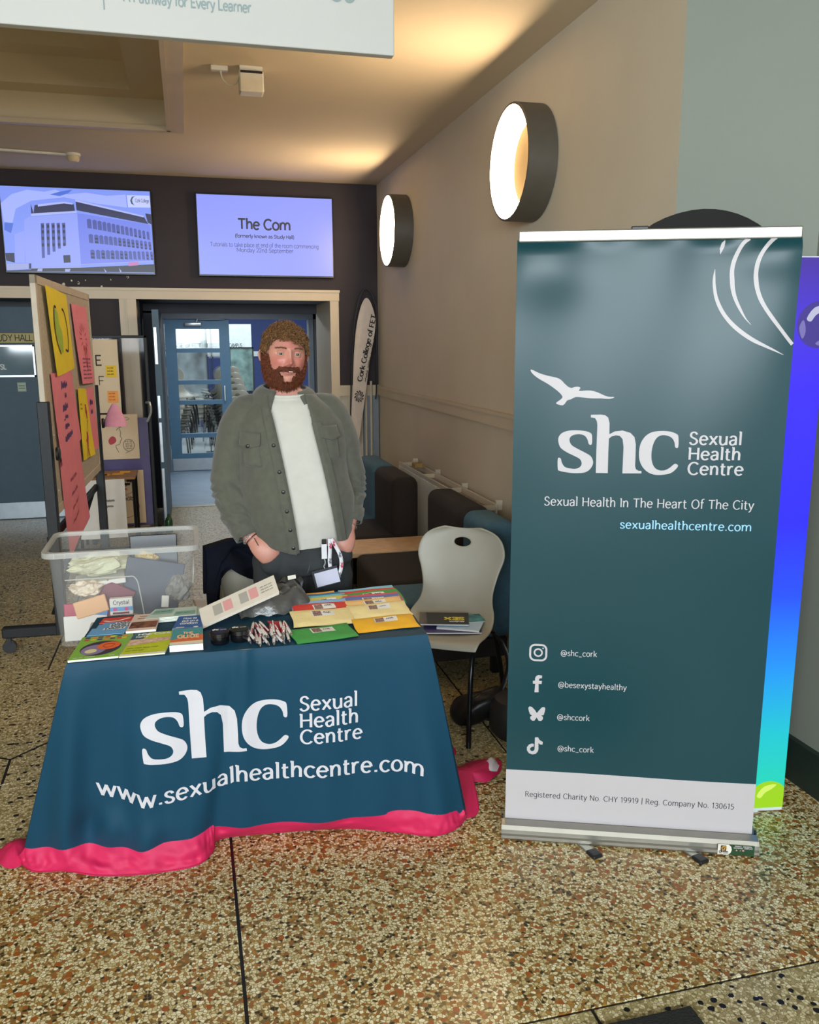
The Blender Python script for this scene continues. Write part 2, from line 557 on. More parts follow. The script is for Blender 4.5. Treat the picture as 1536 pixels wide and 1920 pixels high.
# ================================================================== THE ROOM
def terrazzo(name, pal, big, scale=95):
    """stone chips in cement: small chips from a voronoi, plus larger dark flakes"""
    m = D.materials.new(name)
    m.use_nodes = True
    nt = m.node_tree
    N = nt.nodes.new
    L = nt.links.new
    b = nt.nodes['Principled BSDF']
    tc = N('ShaderNodeTexCoord')
    mp = N('ShaderNodeMapping')
    L(tc.outputs['Object'], mp.inputs['Vector'])
    nz = N('ShaderNodeTexNoise')
    nz.inputs['Scale'].default_value = 40
    L(mp.outputs[0], nz.inputs['Vector'])
    mx = N('ShaderNodeMix')
    mx.data_type = 'VECTOR'
    mx.inputs['Factor'].default_value = .012
    L(mp.outputs[0], mx.inputs[4])
    L(nz.outputs['Color'], mx.inputs[5])
    vo = N('ShaderNodeTexVoronoi')
    vo.inputs['Scale'].default_value = scale
    L(mx.outputs[1], vo.inputs['Vector'])
    ve = N('ShaderNodeTexVoronoi')
    ve.feature = 'DISTANCE_TO_EDGE'
    ve.inputs['Scale'].default_value = scale
    L(mx.outputs[1], ve.inputs['Vector'])
    sep = N('ShaderNodeSeparateColor')
    L(vo.outputs['Color'], sep.inputs[0])
    rp = N('ShaderNodeValToRGB')
    rp.color_ramp.interpolation = 'CONSTANT'
    els = rp.color_ramp.elements
    for i, (p, c) in enumerate(pal):
        e = els[i] if i < 2 else els.new(p)
        e.position = p
        e.color = srgb(c)
    L(sep.outputs[0], rp.inputs[0])
    ed = N('ShaderNodeMapRange')
    ed.inputs[1].default_value = .03
    ed.inputs[2].default_value = .12
    L(ve.outputs['Distance'], ed.inputs[0])
    m1 = N('ShaderNodeMix')
    m1.data_type = 'RGBA'
    m1.inputs[6].default_value = srgb(big['grout'])
    L(ed.outputs[0], m1.inputs[0])
    L(rp.outputs[0], m1.inputs[7])
    # larger flakes
    v2 = N('ShaderNodeTexVoronoi')
    v2.inputs['Scale'].default_value = big['scale']
    L(mx.outputs[1], v2.inputs['Vector'])
    s2 = N('ShaderNodeSeparateColor')
    L(v2.outputs['Color'], s2.inputs[0])
    lt = N('ShaderNodeMath')
    lt.operation = 'LESS_THAN'
    lt.inputs[1].default_value = big['share']
    L(s2.outputs[1], lt.inputs[0])
    ds = N('ShaderNodeMath')
    ds.operation = 'LESS_THAN'
    ds.inputs[1].default_value = big['size']
    L(v2.outputs['Distance'], ds.inputs[0])
    mu = N('ShaderNodeMath')
    mu.operation = 'MULTIPLY'
    L(lt.outputs[0], mu.inputs[0])
    L(ds.outputs[0], mu.inputs[1])
    m2 = N('ShaderNodeMix')
    m2.data_type = 'RGBA'
    L(mu.outputs[0], m2.inputs[0])
    L(m1.outputs[2], m2.inputs[6])
    m2.inputs[7].default_value = srgb(big['col'])
    # slow tone drift of the cement
    n3 = N('ShaderNodeTexNoise')
    n3.inputs['Scale'].default_value = 2.2
    L(mp.outputs[0], n3.inputs['Vector'])
    r3 = N('ShaderNodeMapRange')
    r3.inputs[3].default_value = .82
    r3.inputs[4].default_value = 1.12
    L(n3.outputs['Fac'], r3.inputs[0])
    m3 = N('ShaderNodeMix')
    m3.data_type = 'RGBA'
    m3.blend_type = 'MULTIPLY'
    m3.inputs[0].default_value = 1
    L(m2.outputs[2], m3.inputs[6])
    L(r3.outputs[0], m3.inputs[7])
    L(m3.outputs[2], b.inputs['Base Color'])
    b.inputs['Roughness'].default_value = .32
    b.inputs['Specular IOR Level'].default_value = .45
    return m


T_OR = terrazzo('terrazzo_orange', [(0, '#dccda2'), (.38, '#bfab78'), (.54, '#ece2c0'), (.64, '#a67836'), (.75, '#985a27'), (.85, '#72582e'), (.93, '#372d1d')],
                dict(grout='#7a6438', scale=42, share=.12, size=.40, col='#97541f'), 105)
T_PL = terrazzo('terrazzo_pale', [(0, '#c6b88f'), (.36, '#a5956a'), (.62, '#dacea9'), (.80, '#8b7b52'), (.93, '#746541')],
                dict(grout='#857549', scale=40, share=.20, size=.36, col='#17130f'), 105)
M_STRIP = mat('divider_black', '#17120f', .4)
M_BEIGE = mat('wall_beige_paint', '#c5baa5', .75, var=.03, scale=3, bump=.06, bscale=160)
M_CEIL = mat('ceiling_paint', '#cfc0a4', .85, var=.02, scale=2)
M_GREEN = mat('wall_grey_green_paint', '#7f8479', .7, var=.02, scale=2, bump=.04, bscale=160)
M_DARK = mat('wall_aubergine_paint', '#2b2227', .7, var=.10, scale=5)
M_TRIM = mat('trim_beige_gloss', '#c6b79d', .45, var=.03, scale=4)
M_NAVY = mat('reveal_navy_paint', '#23222e', .6)
M_SKIRT = mat('skirting_dark_green', '#1d2b25', .5)

fl = MB().box((-5, -3.4, -.06), (2.5, 9.08, -.004))
floor = struct('floor', fl, M_STRIP)
G = .005
rows = [(-3.4, 1.717, [-5, -1.66, -.80, .06, .922, 1.80, 2.5], T_PL), (1.717, 2.873, [-5, -2.2, .062, 2.5], T_OR), (2.873, 3.33, [-5, -2.4, -.785, .06, 1.212, 2.5], T_PL),
        (3.33, 4.56, [-5, -2.4, .2, 1.212, 2.5], T_PL), (4.56, 5.9, [-5, -2.4, -.79, 1.212, 2.5], T_PL), (5.9, 9.08, [-5, -2.4, -.79, 1.212, 2.5], T_PL)]
for y0, y1, xs, tm in rows:
    for a, b in zip(xs, xs[1:]):
        part('terrazzo_panel', MB().box((a + G, y0 + G, -.004), (b - G, y1 - G, 0)), tm, floor)
oct_ = [((-.79, 3.545), (-.61, 3.72)), ((-.79, 3.545), (-1.0, 3.66)), ((-.79, 3.545), (-.782, 3.335)), ((-.61, 3.72), (-.1, 3.72))]
for (a, b) in oct_:
    d = (Vector(b) - Vector(a)).normalized()
    nn = Vector((-d.y, d.x)) * .005
    q = [Vector(a) - nn, Vector(b) - nn, Vector(b) + nn, Vector(a) + nn]
    part('divider_strip', MB().add([(p.x, p.y, .0006) for p in q] + [(p.x, p.y, -.003) for p in q], [(0, 1, 2, 3), (0, 4, 5, 1), (1, 5, 6, 2), (2, 6, 7, 3), (3, 7, 4, 0)]), M_STRIP, floor)

# right-hand wall with its lamps, chamfered return, near wall
struct('wall_right', MB().box((1.8, 2.985, 0), (2.0, 8.3, 3.13)), M_BEIGE)
ret = [(1.8, 2.985), (2.22, 2.72), (2.34, 2.82), (2.0, 2.985)]
struct('wall_return', MB().prism(ret, lambda u, v, w: Vector((u, v, w)), 3.13), M_GREEN)
struct('wall_near', MB().box((2.22, -3.4, 0), (2.4, 2.735, 3.13)), M_GREEN)
struct('baseboard_near', MB().box((2.195, -3.4, 0), (2.22, 2.72, .17)).add([(2.195, 2.72, 0), (2.22, 2.72, 0), (1.8, 2.985, 0), (1.79, 2.962, 0), (2.195, 2.72, .17), (2.22, 2.72, .17), (1.8, 2.985, .17), (1.79, 2.962, .17)],
       [(0, 1, 2, 3), (4, 7, 6, 5), (0, 3, 7, 4), (0, 4, 5, 1), (3, 2, 6, 7)]), M_SKIRT)
struct('baseboard_right', MB().box((1.78, 2.99, 0), (1.8, 8.2, .15)), M_SKIRT)
# dado rail: moulded board along the right wall and on to the back wall
struct('trim_1', MB().box((1.775, 2.99, 1.185), (1.8, 8.2, 1.255)).box((1.765, 2.99, 1.255), (1.8, 8.2, 1.275)), M_TRIM)

# entrance wall behind the photographer: solid below, glazed above; left wall of the hall
M_REAR = mat('wall_rear_grey', '#45413b', .75)
struct('wall_rear', MB().box((-5, -3.6, 0), (2.4, -3.4, 1.45)).box((-5, -3.6, 3.0), (2.4, -3.4, 3.13)).box((-5, -3.6, 1.45), (-3.9, -3.4, 3.0)).box((1.9, -3.6, 1.45), (2.4, -3.4, 3.0)), M_REAR)
w1 = struct('window_1', MB().box((-3.9, -3.55, 1.45), (1.9, -3.45, 1.5)).box((-3.9, -3.55, 2.95), (1.9, -3.45, 3.0)), MATS['trim_beige_gloss'])
for x in (-3.9, -2.45, -1.0, .45, 1.85):
    part('mullion', MB().box((x, -3.55, 1.5), (x + .05, -3.45, 2.95)), MATS['trim_beige_gloss'], w1)
struct('wall_left', MB().box((-5.2, -3.6, 0), (-5, 8.4, 3.13)), M_BEIGE)

# ceiling with the stepped coffer
C0, C1, Y0, Y1 = -2.9, -.03, 3.9, 6.42
cl = MB()
Z = 3.13
for lo, hi in (((-5, -3.4), (2.4, Y0)), ((-5, Y1), (2.4, 8.3)), ((-5, Y0), (C0, Y1)), ((C1, Y0), (2.4, Y1))):
    cl.box((lo[0], lo[1], Z), (hi[0], hi[1], Z + .05))
ceiling = struct('ceiling', cl, M_CEIL)
cm = MB()


def ring(mb, x0, x1, y0, y1, x0b, x1b, y0b, y1b, z0, z1):
    a = [(x0, y0, z0), (x1, y0, z0), (x1, y1, z0), (x0, y1, z0)]
    b = [(x0b, y0b, z1), (x1b, y0b, z1), (x1b, y1b, z1), (x0b, y1b, z1)]
    mb.add(a + b, [(i, (i + 1) % 4, 4 + (i + 1) % 4, 4 + i) for i in range(4)])


x0, x1, y0, y1, z = C0, C1, Y0, Y1, Z
for k in range(3):
    ring(cm, x0, x1, y0, y1, x0, x1, y0, y1, z + (.05 if k == 0 else 0), z + .17)
    ring(cm, x0, x1, y0, y1, x0 + .24, x1 - .24, y0 + .2, y1 - .2, z + .17, z + .17)
    x0 += .24
    x1 -= .24
    y0 += .2
    y1 -= .2
    z += .17
cm.add([(x0, y0, z), (x1, y0, z), (x1, y1, z), (x0, y1, z)], [(0, 1, 2, 3)])
part('coffer_step', cm, M_CEIL, ceiling)
mo = MB()
for lo, hi in (((C0 - .09, Y0 - .09), (C1 + .09, Y0)), ((C0 - .09, Y1), (C1 + .09, Y1 + .09)), ((C0 - .09, Y0), (C0, Y1)), ((C1, Y0), (C1 + .09, Y1))):
    mo.box((lo[0], lo[1], Z - .018), (hi[0], hi[1], Z))
for lo, hi in (((C0, Y0), (C1, Y0 + .025)), ((C0, Y1 - .025), (C1, Y1)), ((C0, Y0), (C0 + .025, Y1)), ((C1 - .025, Y0), (C1, Y1))):
    mo.box((lo[0], lo[1], Z - .03), (hi[0], hi[1], Z))
part('coffer_moulding', mo, M_TRIM, ceiling)

# back wall: dark upper part, beige surrounds, two openings
bw = MB()
bw.box((-5, 8.2, 2.166), (1.8, 8.4, 3.13))
bw.box((1.415, 8.2, 1.28), (1.8, 8.4, 2.166))
bw.box((-.86, 8.2, .0), (-.56, 8.4, 2.08))
bw.box((-5, 8.2, 0), (-1.95, 8.4, 2.166))
wall_back = struct('wall_back', bw, M_DARK)
part('lower_panel', MB().box((1.415, 8.2, 0), (1.8, 8.4, 1.18)), M_BEIGE, wall_back)
random.seed(3)
for k in range(9):  # chips in the dark paint where the plaster shows
    cx, cz = random.uniform(-1.1, -.45), random.uniform(2.17, 2.27)
    r = random.uniform(.006, .016)
    part('plaster_chip', MB().poly([(cx + r * random.uniform(.5, 1) * math.cos(a), cz + r * 1.3 * random.uniform(.5, 1) * math.sin(a)) for a in [i * PI / 4 for i in range(8)]],
         lambda u, v: Vector((u, 8.1985, v))), M_TRIM, wall_back)
struct('trim_2', MB().box((-5, 8.165, 2.07), (1.42, 8.2, 2.15)).box((-5, 8.155, 2.145), (1.425, 8.2, 2.168)), M_TRIM)
struct('trim_3', MB().box((1.333, 8.17, 0), (1.415, 9.1, 2.07)), M_TRIM)
struct('trim_4', MB().box((-.56, 8.17, 0), (-.416, 8.4, 2.07)).box((-.505, 8.16, 0), (-.495, 8.17, 2.07)), M_TRIM)
struct('trim_5', MB().box((1.415, 8.17, 1.18), (1.8, 8.2, 1.262)).box((1.415, 8.16, 1.262), (1.8, 8.2, 1.28)), M_TRIM)
struct('trim_6', MB().box((-.95, 8.17, 0), (-.86, 8.4, 2.07)), M_TRIM)
# reveals of the central opening
struct('wall_reveal', MB().box((-.44, 8.4, 0), (-.40, 9.1, 2.1)).box((-.44, 8.2, 2.07), (1.36, 9.1, 2.16)).box((-.44, 9.06, 1.98), (1.4, 9.1, 2.08)).box((-.42, 9.06, 0), (-.31, 9.1, 2.0))
       .box((1.37, 9.06, 0), (1.42, 9.1, 2.0)), M_NAVY)
# study hall doorway at the left, set back
struct('wall_study_recess', MB().box((-2.2, 8.4, 0), (-1.95, 8.9, 2.1)).box((-2.2, 8.83, 2.02), (-.9, 8.9, 2.1)).box((-.95, 8.4, 0), (-.90, 8.9, 2.1)).box((-2.0, 8.2, 2.07), (-.9, 8.9, 2.12)), mat('recess_grey', '#3c4248', .6))
d1 = struct('door_1', MB().box((-1.95, 8.84, 0), (-.95, 8.87, 1.66)).box((-1.95, 8.84, 1.66), (-.95, 8.87, 2.02)), mat('door_slate_blue', '#3b5566', .5, var=.05))
part('kick_plate', MB().box((-1.94, 8.832, .008), (-.96, 8.84, .165)), mat('kick_plate_metal', '#aab3ba', .35, .6), d1)
part('vision_frame', MB().box((-1.80, 8.828, 1.372), (-1.40, 8.84, 1.39)).box((-1.80, 8.828, 1.655), (-1.40, 8.84, 1.67)).box((-1.415, 8.828, 1.372), (-1.40, 8.84, 1.67)), mat('steel_light', '#c9ced2', .3, .7), d1)
part('vision_pane', MB().box((-1.80, 8.832, 1.39), (-1.415, 8.838, 1.655)), mat('pane_grey_reflective', '#7d98a4', .06, .0, var=.35, scale=2.2, spec=1), d1)
part('door_notice', MB().box((-1.575, 8.834, 1.235), (-1.50, 8.84, 1.32)), mat('notice_pale_green', '#b8c6b4', .6), d1)
part('notice_line', MB().box((-1.565, 8.832, 1.285), (-1.51, 8.834, 1.292)).box((-1.565, 8.832, 1.262), (-1.51, 8.834, 1.269)), mat('notice_green_ink', '#4f7a5c', .6), d1)
lt = MB()
text(lt, 'SL', onto((-1.71, 8.829, 1.445), (1, 0, 0), (0, 0, 1)), 0, 0, .045, .055, .14)
part('glass_lettering', lt, mat('letter_white', '#e9ebea', .6), d1)
sg = thing('study_hall_sign', 'brass strip sign with STUDY HALL lettering over the left door', 'sign', (-1.65, 8.80, 1.68))
part('sign_plate', MB().rbox((-1.80, 8.805, 1.685), (-1.385, 8.838, 1.785), .006), mat('brass_dull', '#8f8252', .45, .35), sg)
lt = MB()
text(lt, 'STUDY HALL', onto((-1.785, 8.8045, 1.707), (1, 0, 0), (0, 0, 1)), 0, 0, .058, .385, .10)
part('lettering', lt, mat('letter_dark', '#20211c', .6), sg)

# lobby behind the central opening
M_LOB = mat('lobby_floor_blue', '#7d93a8', .5, var=.08, scale=5)
M_GREYW = mat('lobby_wall_grey', '#5c6064', .7)
struct('floor_lobby', MB().box((-1.6, 9.1, -.06), (2.6, 11.7, .0)), M_LOB)
struct('trim_7', MB().box((-.4, 9.02, -.003), (1.38, 9.12, .006)), mat('threshold_metal', '#9a9384', .4, .5))
struct('wall_lobby_left', MB().box((-.60, 9.1, 0), (-.42, 11.7, 2.4)), M_GREYW)
struct('wall_lobby_right', MB().box((1.80, 9.1, 0), (1.95, 11.7, 2.4)), M_GREYW)
struct('ceiling_lobby', MB().box((-1.6, 9.1, 2.3), (2.6, 11.8, 2.4)), M_GREYW)
struct('wall_lobby_far', MB().box((-.6, 11.66, 2.0), (1.95, 11.78, 2.4)).box((-.6, 11.66, 0), (-.34, 11.78, 2.1)).box((1.64, 11.66, 0), (1.95, 11.78, 2.1)), mat('lobby_frame_grey', '#585b60', .6))
struct('trim_8', MB().box((-.34, 11.62, 1.995), (1.66, 11.8, 2.06)).box((-.34, 11.62, 0), (-.27, 11.8, 2.0)).box((1.60, 11.62, 0), (1.66, 11.8, 2.0)), mat('frame_slate', '#6a7178', .5))
# glazed blue door, closed leaf
M_BLUE = mat('door_blue_paint', '#4a7593', .45, var=.05)
M_GLASS = mat('door_glass', '#dfe9e8', .03, trans=1, var=0, alpha=.35)
d2 = MB()
xa, xb = -.265, .555
za = [0, .20, .475, .915, 1.18, 1.595, 1.99]
d2.box((xa, 11.68, 0), (-.125, 11.73, 1.99)).box((.425, 11.68, 0), (xb, 11.73, 1.99))
d2.box((-.125, 11.68, 0), (.425, 11.73, .235)).box((-.125, 11.68, 1.865), (.425, 11.73, 1.99))
d2o = struct('door_2', d2, M_BLUE)
for zc in (.475, .915, 1.178, 1.59):
    part('glazing_bar', MB().box((-.125, 11.67, zc - .028), (.425, 11.735, zc + .028)), M_BLUE, d2o)
for z0, z1 in ((.235, .447), (.503, .887), (.943, 1.15), (1.206, 1.562), (1.618, 1.865)):
    part('pane', MB().box((-.125, 11.70, z0), (.425, 11.706, z1)), M_GLASS, d2o)
part('kick_plate', MB().box((-.25, 11.672, .01), (.54, 11.68, .17)), MATS['kick_plate_metal'], d2o)
part('pull_handle', MB().rbox((.455, 11.63, .93), (.475, 11.65, 1.13), .006).box((.46, 11.65, .95), (.47, 11.68, .965)).box((.46, 11.65, 1.095), (.47, 11.68, 1.11)), MATS['steel_light'], d2o)
part('door_closer', MB().rbox((-.01, 11.62, 1.90), (.20, 11.68, 1.95), .012).cyl((.13, 11.65, 1.93), (.16, 11.65, 2.0), .009).tube([(.16, 11.65, 1.985), (.35, 11.60, 1.99), (.5, 11.66, 1.99)], .008), MATS['steel_light'], d2o, True)
# dark leaf held open towards the hall
d3 = MB().box((-.275, 8.02, .012), (-.228, 9.05, 1.975))
d3o = struct('door_3', d3, mat('door_leaf_slate', '#3d4a56', .5))
part('edge_strip', MB().box((-.282, 8.012, .012), (-.226, 8.02, 1.975)), mat('leaf_edge_blue', '#46647c', .5), d3o)
for z0, z1 in ((1.50, 1.82), (1.02, 1.22), (.62, .98), (.08, .56)):
    part('edge_plate', MB().box((-.274, 8.006, z0), (-.252, 8.013, z1)), MATS['steel_light'], d3o)

# study hall beyond the blue door
M_HF = mat('hall_floor_grey', '#a3a9a8', .4, var=.06)
M_HW = mat('hall_wall_pale', '#b6bfb9', .7)
M_HB = mat('hall_wall_blue', '#22366e', .6, var=.08)
struct('floor_hall', MB().box((-3, 11.7, -.06), (5, 18.2, 0)), M_HF)
struct('wall_hall_far', MB().box((-3, 18, 0), (5, 18.2, 3.1)), M_HB)
struct('wall_hall_left', MB().box((-3.2, 11.7, 0), (-3, 18.2, 3.1)), M_HW)
struct('wall_hall_right', MB().box((5, 11.7, 0), (5.2, 18.2, 3.1)), M_HW)
struct('ceiling_hall', MB().box((-3, 11.7, 3.1), (5, 18.2, 3.2)), M_HW)
struct('trim_9', MB().box((-3, 17.96, 1.42), (5, 18, 1.52)), mat('hall_rail_white', '#cfd4d4', .5))
hs = thing('campus_wall_board', 'pale board lettered MORRISONS CAMPUS seen through the blue door', 'sign', (.4, 15.0, 1.58))
part('board', MB().box((-.9, 15.0, 1.585), (1.08, 15.04, 2.0)), mat('board_pale', '#c3cac6', .5), hs)
lt = MB()
for s_, u0, u1 in (('COLLEGE of FET', -.42, .24), ("MORRISON'S", .30, .62), ('CAMPUS', .70, .92)):
    text(lt, s_, onto((0, 15.0, 1.615), (1, 0, 0), (0, 0, 1)), u0, 0, .062, u1, .13)
lt.box((.262, 14.997, 1.60), (.268, 14.999, 1.70))
part('lettering', lt, mat('letter_teal_grey', '#3c4f52', .6), hs)
for k, (a, b) in enumerate(((-.88, -.80), (1.0, 1.06))):
    part('leg', MB().box((a, 15.0, 0), (b, 15.03, 1.585)), M_STRIP, hs)
# tall photo panel and dark column behind the door
pp = thing('photo_panel', 'tall framed panel with blurry green city photo behind the blue door', 'panel', (.9, 14.2, 0))
part('frame', MB().box((.66, 14.2, .9), (.68, 14.24, 1.62)).box((1.03, 14.2, .9), (1.05, 14.24, 1.62)).box((.66, 14.2, 1.60), (1.05, 14.24, 1.62)).box((.67, 14.21, 0), (.69, 14.23, .9)).box((1.02, 14.21, 0), (1.04, 14.23, .9)), M_STRIP, pp)
part('print', MB().box((.68, 14.21, .92), (1.03, 14.22, 1.60)), mat('print_green_streaks', '#6f8a84', .5, var=.6, scale=5), pp)
pq = thing('photo_panel', 'grey arch photo panel behind the second door pane', 'panel', (-.05, 14.4, 0))
part('print', MB().box((-.25, 14.4, .8), (.32, 14.43, 1.57)), mat('print_grey_arch', '#7d8688', .5, var=.7, scale=3), pq)
part('leg', MB().box((-.24, 14.41, 0), (-.22, 14.43, .8)), M_STRIP, pq)
part('leg', MB().box((.29, 14.41, 0), (.31, 14.43, .8)), M_STRIP, pq)
ps = thing('steel_post', 'dark slim double post standing in the hall behind door glass', 'post', (.3, 13.6, 0))
for x in (.285, .355):
    part('upright', MB().box((x, 13.6, .02), (x + .02, 13.62, 2.2)), M_STRIP, ps)
part('base', MB().box((.22, 13.55, 0), (.44, 13.67, .02)), M_STRIP, ps)
# ================================================================== LAMPS, SCREENS, CEILING FITTINGS
M_LAMP = mat('lamp_dark_bronze', '#4e483e', .5, .1)
M_LDISC = mat('lamp_disc_bronze', '#5a4e3a', .9, var=.02, spec=0)
M_LED = mat('lamp_diffuser_glow', '#ffe4bf', .5, var=0, emit=20)


def wall_lamp(yc, zc, label):
    t = thing('wall_lamp', label, 'lamp', (1.8, yc, zc), group='round wall lamps')
    f = lambda p: Vector((1.8 - p.z, yc + p.x, zc + p.y))
    R, dp = .285, .155
    part('housing', MB().lathe([(R - .012, .0), (R, .006), (R, dp - .004), (R - .004, dp), (R - .012, dp)], f, 64), M_LAMP, t, True)
    part('diffuser', MB().lathe([(R - .012, dp - .002), (R - .02, dp - .012), (R - .075, .06), (R - .085, .045)], f, 64), M_LED, t, True)
    part('back_disc', MB().lathe([(0.0001, .045), (R - .084, .045)], f, 64), M_LDISC, t, True)
    return t


wall_lamp(7.12, 2.585, 'round wall lamp with glowing inner ring beside the screens')
wall_lamp(4.35, 2.585, 'larger looking round wall lamp above the teal banner')

M_TV = mat('tv_bezel_black', '#0c0c0f', .3)


def screen_mat(name, c, e):
    m = mat(name, c, .35, var=0, emit=e * .5)
    m.node_tree.nodes['Principled BSDF'].inputs['Base Color'].default_value = (.01, .01, .012, 1)
    return m


def tv(x0, x1, z0, z1, label):
    t = thing('wall_screen', label, 'television', ((x0 + x1) / 2, 8.2, z0), group='wall screens')
    part('bezel', MB().rbox((x0, 8.14, z0), (x1, 8.18, z1), .004), M_TV, t)
    part('mount', MB().box(((x0 + x1) / 2 - .2, 8.18, z0 + .15), ((x0 + x1) / 2 + .2, 8.2, z1 - .15)), M_TV, t)
    return t


TVE = 1.0
t2 = tv(.142, 1.372, 2.275, 2.988, 'right wall screen showing The Com notice in dark text')
part('display', MB().box((.152, 8.1385, 2.292), (1.362, 8.14, 2.978)), screen_mat('screen_lilac', '#8f9bfb', TVE), t2)
lt = MB()
f = onto((.152, 8.138, 2.292), (1, 0, 0), (0, 0, 1))
text(lt, 'The Com', f, .59, .40, .088, weight=.13, align='c')
text(lt, '(formerly known as Study Hall)', f, .59, .325, .03, weight=.12, align='c')
tx = screen_mat('screen_ink', '#20224e', .25)
d = part('lettering', lt, tx, t2)
lt = MB()
text(lt, 'Tutorials to take place at end of the room commencing', f, .10, .245, .035, 1.08, weight=.075)
text(lt, 'Monday 22nd September', f, .59, .20, .035, weight=.075, align='c')
part('lettering', lt, screen_mat('screen_ink_grey', '#4a4c88', .35), t2)

t1 = tv(-1.462, -.232, 2.275, 2.992, 'left wall screen showing a photo of a large corner building')
ox, oz, W_, H_ = -1.452, 2.292, 1.21, .69
part('display', MB().box((ox, 8.1385, oz), (ox + W_, 8.14, oz + H_)), screen_mat('screen_sky', '#7f96f4', TVE), t1)
# the pictured building, flat print on the screen; picture coords 0..1
PX = lambda zx, zy: ((zx - 8) / 1405 - max(0, (zy - 92)) * .000075 * (1 - zx / 1500), 1 - (zy - 92 - (zx / 1405) * 60) / 768)


def pic(layers, parent, name, col, e, depth):
    for pl in layers:
        q = [PX(*p) for p in pl]
        q = [(min(max(a, 0), 1) * W_, min(max(b, 0), 1) * H_) for a, b in q]
        part(name, MB().poly(q, lambda u, v: Vector((ox + u, 8.138 - depth * .0004, oz + v))), screen_mat(name + col, col, e), parent)


pic([[(20, 250), (120, 170), (260, 130), (420, 150), (520, 130), (640, 175), (800, 160), (1000, 190), (1180, 180), (1190, 300), (900, 260), (600, 200), (300, 230), (160, 300), (120, 480), (60, 440)]], t1, 'picture_cloud', '#a3b2fb', 1.0, 1)
pic([[(470, 175), (560, 150), (680, 130), (640, 165), (560, 190)], [(60, 420), (140, 430), (120, 520), (60, 490)]], t1, 'picture_blue_sky', '#4e74e0', .9, 2)
pic([[(285, 375), (720, 350), (745, 835), (300, 835)], [(235, 405), (285, 370), (300, 800), (245, 790)], [(150, 530), (235, 500), (250, 790), (160, 790)]], t1, 'picture_facade', '#93a2fa', .95, 3)
pic([[(720, 345), (1400, 460), (1450, 800), (745, 830)]], t1, 'picture_side_facade', '#7686f2', .9, 3)
pic([[(295, 255), (320, 340), (300, 360)], [(330, 270), (600, 240), (690, 265), (700, 325), (320, 350)], [(705, 222), (1345, 385), (1385, 455), (715, 320)], [(1360, 355), (1420, 365), (1440, 460), (1380, 440)]], t1, 'picture_roof', '#383c72', .45, 4)
pic([[(705, 222), (1345, 378), (1345, 392), (705, 240)], [(360, 262), (600, 240), (680, 256), (680, 268), (600, 256), (360, 284)], [(300, 345), (715, 325), (715, 342), (300, 368)]], t1, 'picture_coping', '#b0baf9', .95, 5)
win = []
for k in range(5):
    x = 385 + k * 48
    win.append([(x, 435), (x + 30, 432), (x + 36, 640 + (4 - k) * 28), (x + 10, 642 + (4 - k) * 28)])
for r_, (ya, yb, hh) in enumerate(((398, 482, 92), (538, 598, 88), (683, 712, 92))):
    for k in range(14):
        s_ = k / 13
        x = 808 + r_ * 12 + s_ ** .93 * 555
        y = ya + (yb - ya) * s_ + 20 * s_ * (2 - r_)
        wd = 40 - 16 * s_
        win.append([(x, y + 8), (x + wd / 2, y), (x + wd, y + 10), (x + wd + 4, y + hh - 10 * s_), (x + 4, y + hh - 6 - 10 * s_)])
pic(win, t1, 'picture_window', '#5160c0', .65, 5)
drk = []
random.seed(11)
for r_, (ya, yb) in enumerate(((398, 482), (538, 598), (683, 712))):
    for k in range(14):
        if random.random() < (.35, .6, .6)[r_]:
            s_ = k / 13
            x = 812 + r_ * 12 + s_ ** .93 * 555
            y = ya + (yb - ya) * s_ + 20 * s_ * (2 - r_)
            wd = 32 - 14 * s_
            for q in ((.72,), (.35, .72))[r_ > 0]:
                drk.append([(x + 2, y + 88 * q), (x + wd, y + 88 * q + 3), (x + wd, y + 88 * q + 18), (x + 2, y + 88 * q + 15)])
for k in range(5):
    x = 392 + k * 48
    for y in (450, 500, 560, 620):
        drk.append([(x, y), (x + 22, y - 2), (x + 24, y + 26), (x + 2, y + 28)])
drk += [[(585, 732), (648, 730), (652, 800), (590, 802)], [(70, 700), (150, 700), (155, 790), (80, 770)], [(280, 800), (300, 800), (300, 850), (280, 850)]]
pic(drk, t1, 'picture_shadow', '#2b2f66', .4, 6)
pic([[(75, 860), (300, 855), (300, 840), (750, 850), (1450, 835), (1455, 915), (80, 890)]], t1, 'picture_street', '#2e3050', .35, 5)
pic([[(300, 838), (745, 842), (745, 850), (300, 848)], [(745, 818), (1450, 800), (1450, 806), (745, 826)], [(80, 800), (270, 800), (275, 850), (85, 855)], [(360, 850), (400, 850), (395, 880), (350, 880)], [(600, 860), (650, 860), (640, 885), (600, 885)], [(950, 860), (975, 890), (965, 900)], [(1090, 860), (1115, 895), (1100, 900)]], t1, 'picture_railing', '#aab4ee', .8, 6)
pic([[(1180, 810), (1275, 805), (1270, 840), (1180, 845)]], t1, 'picture_car', '#d07fc8', .8, 7)
pic([[(1192, 185), (1410, 192), (1415, 302), (1200, 297)]], t1, 'picture_logo_plate', '#c2cbfb', 1.0, 7)
pic([[(1275, 195), (1240, 200), (1222, 235), (1232, 265), (1262, 280), (1245, 255), (1240, 230), (1252, 208)]], t1, 'picture_logo_swoosh', '#4b6f8f', .6, 8)
lt = MB()
p0 = PX(1270, 250)
text(lt, 'Cork College', lambda u, v: Vector((ox + p0[0] * W_ + u, 8.1346, oz + p0[1] * H_ + v)), 0, 0, .028, .115, .11)
part('picture_lettering', lt, screen_mat('screen_logo_ink', '#5a679e', .6), t1)
# glare streak on the right screen is the lamp's own reflection

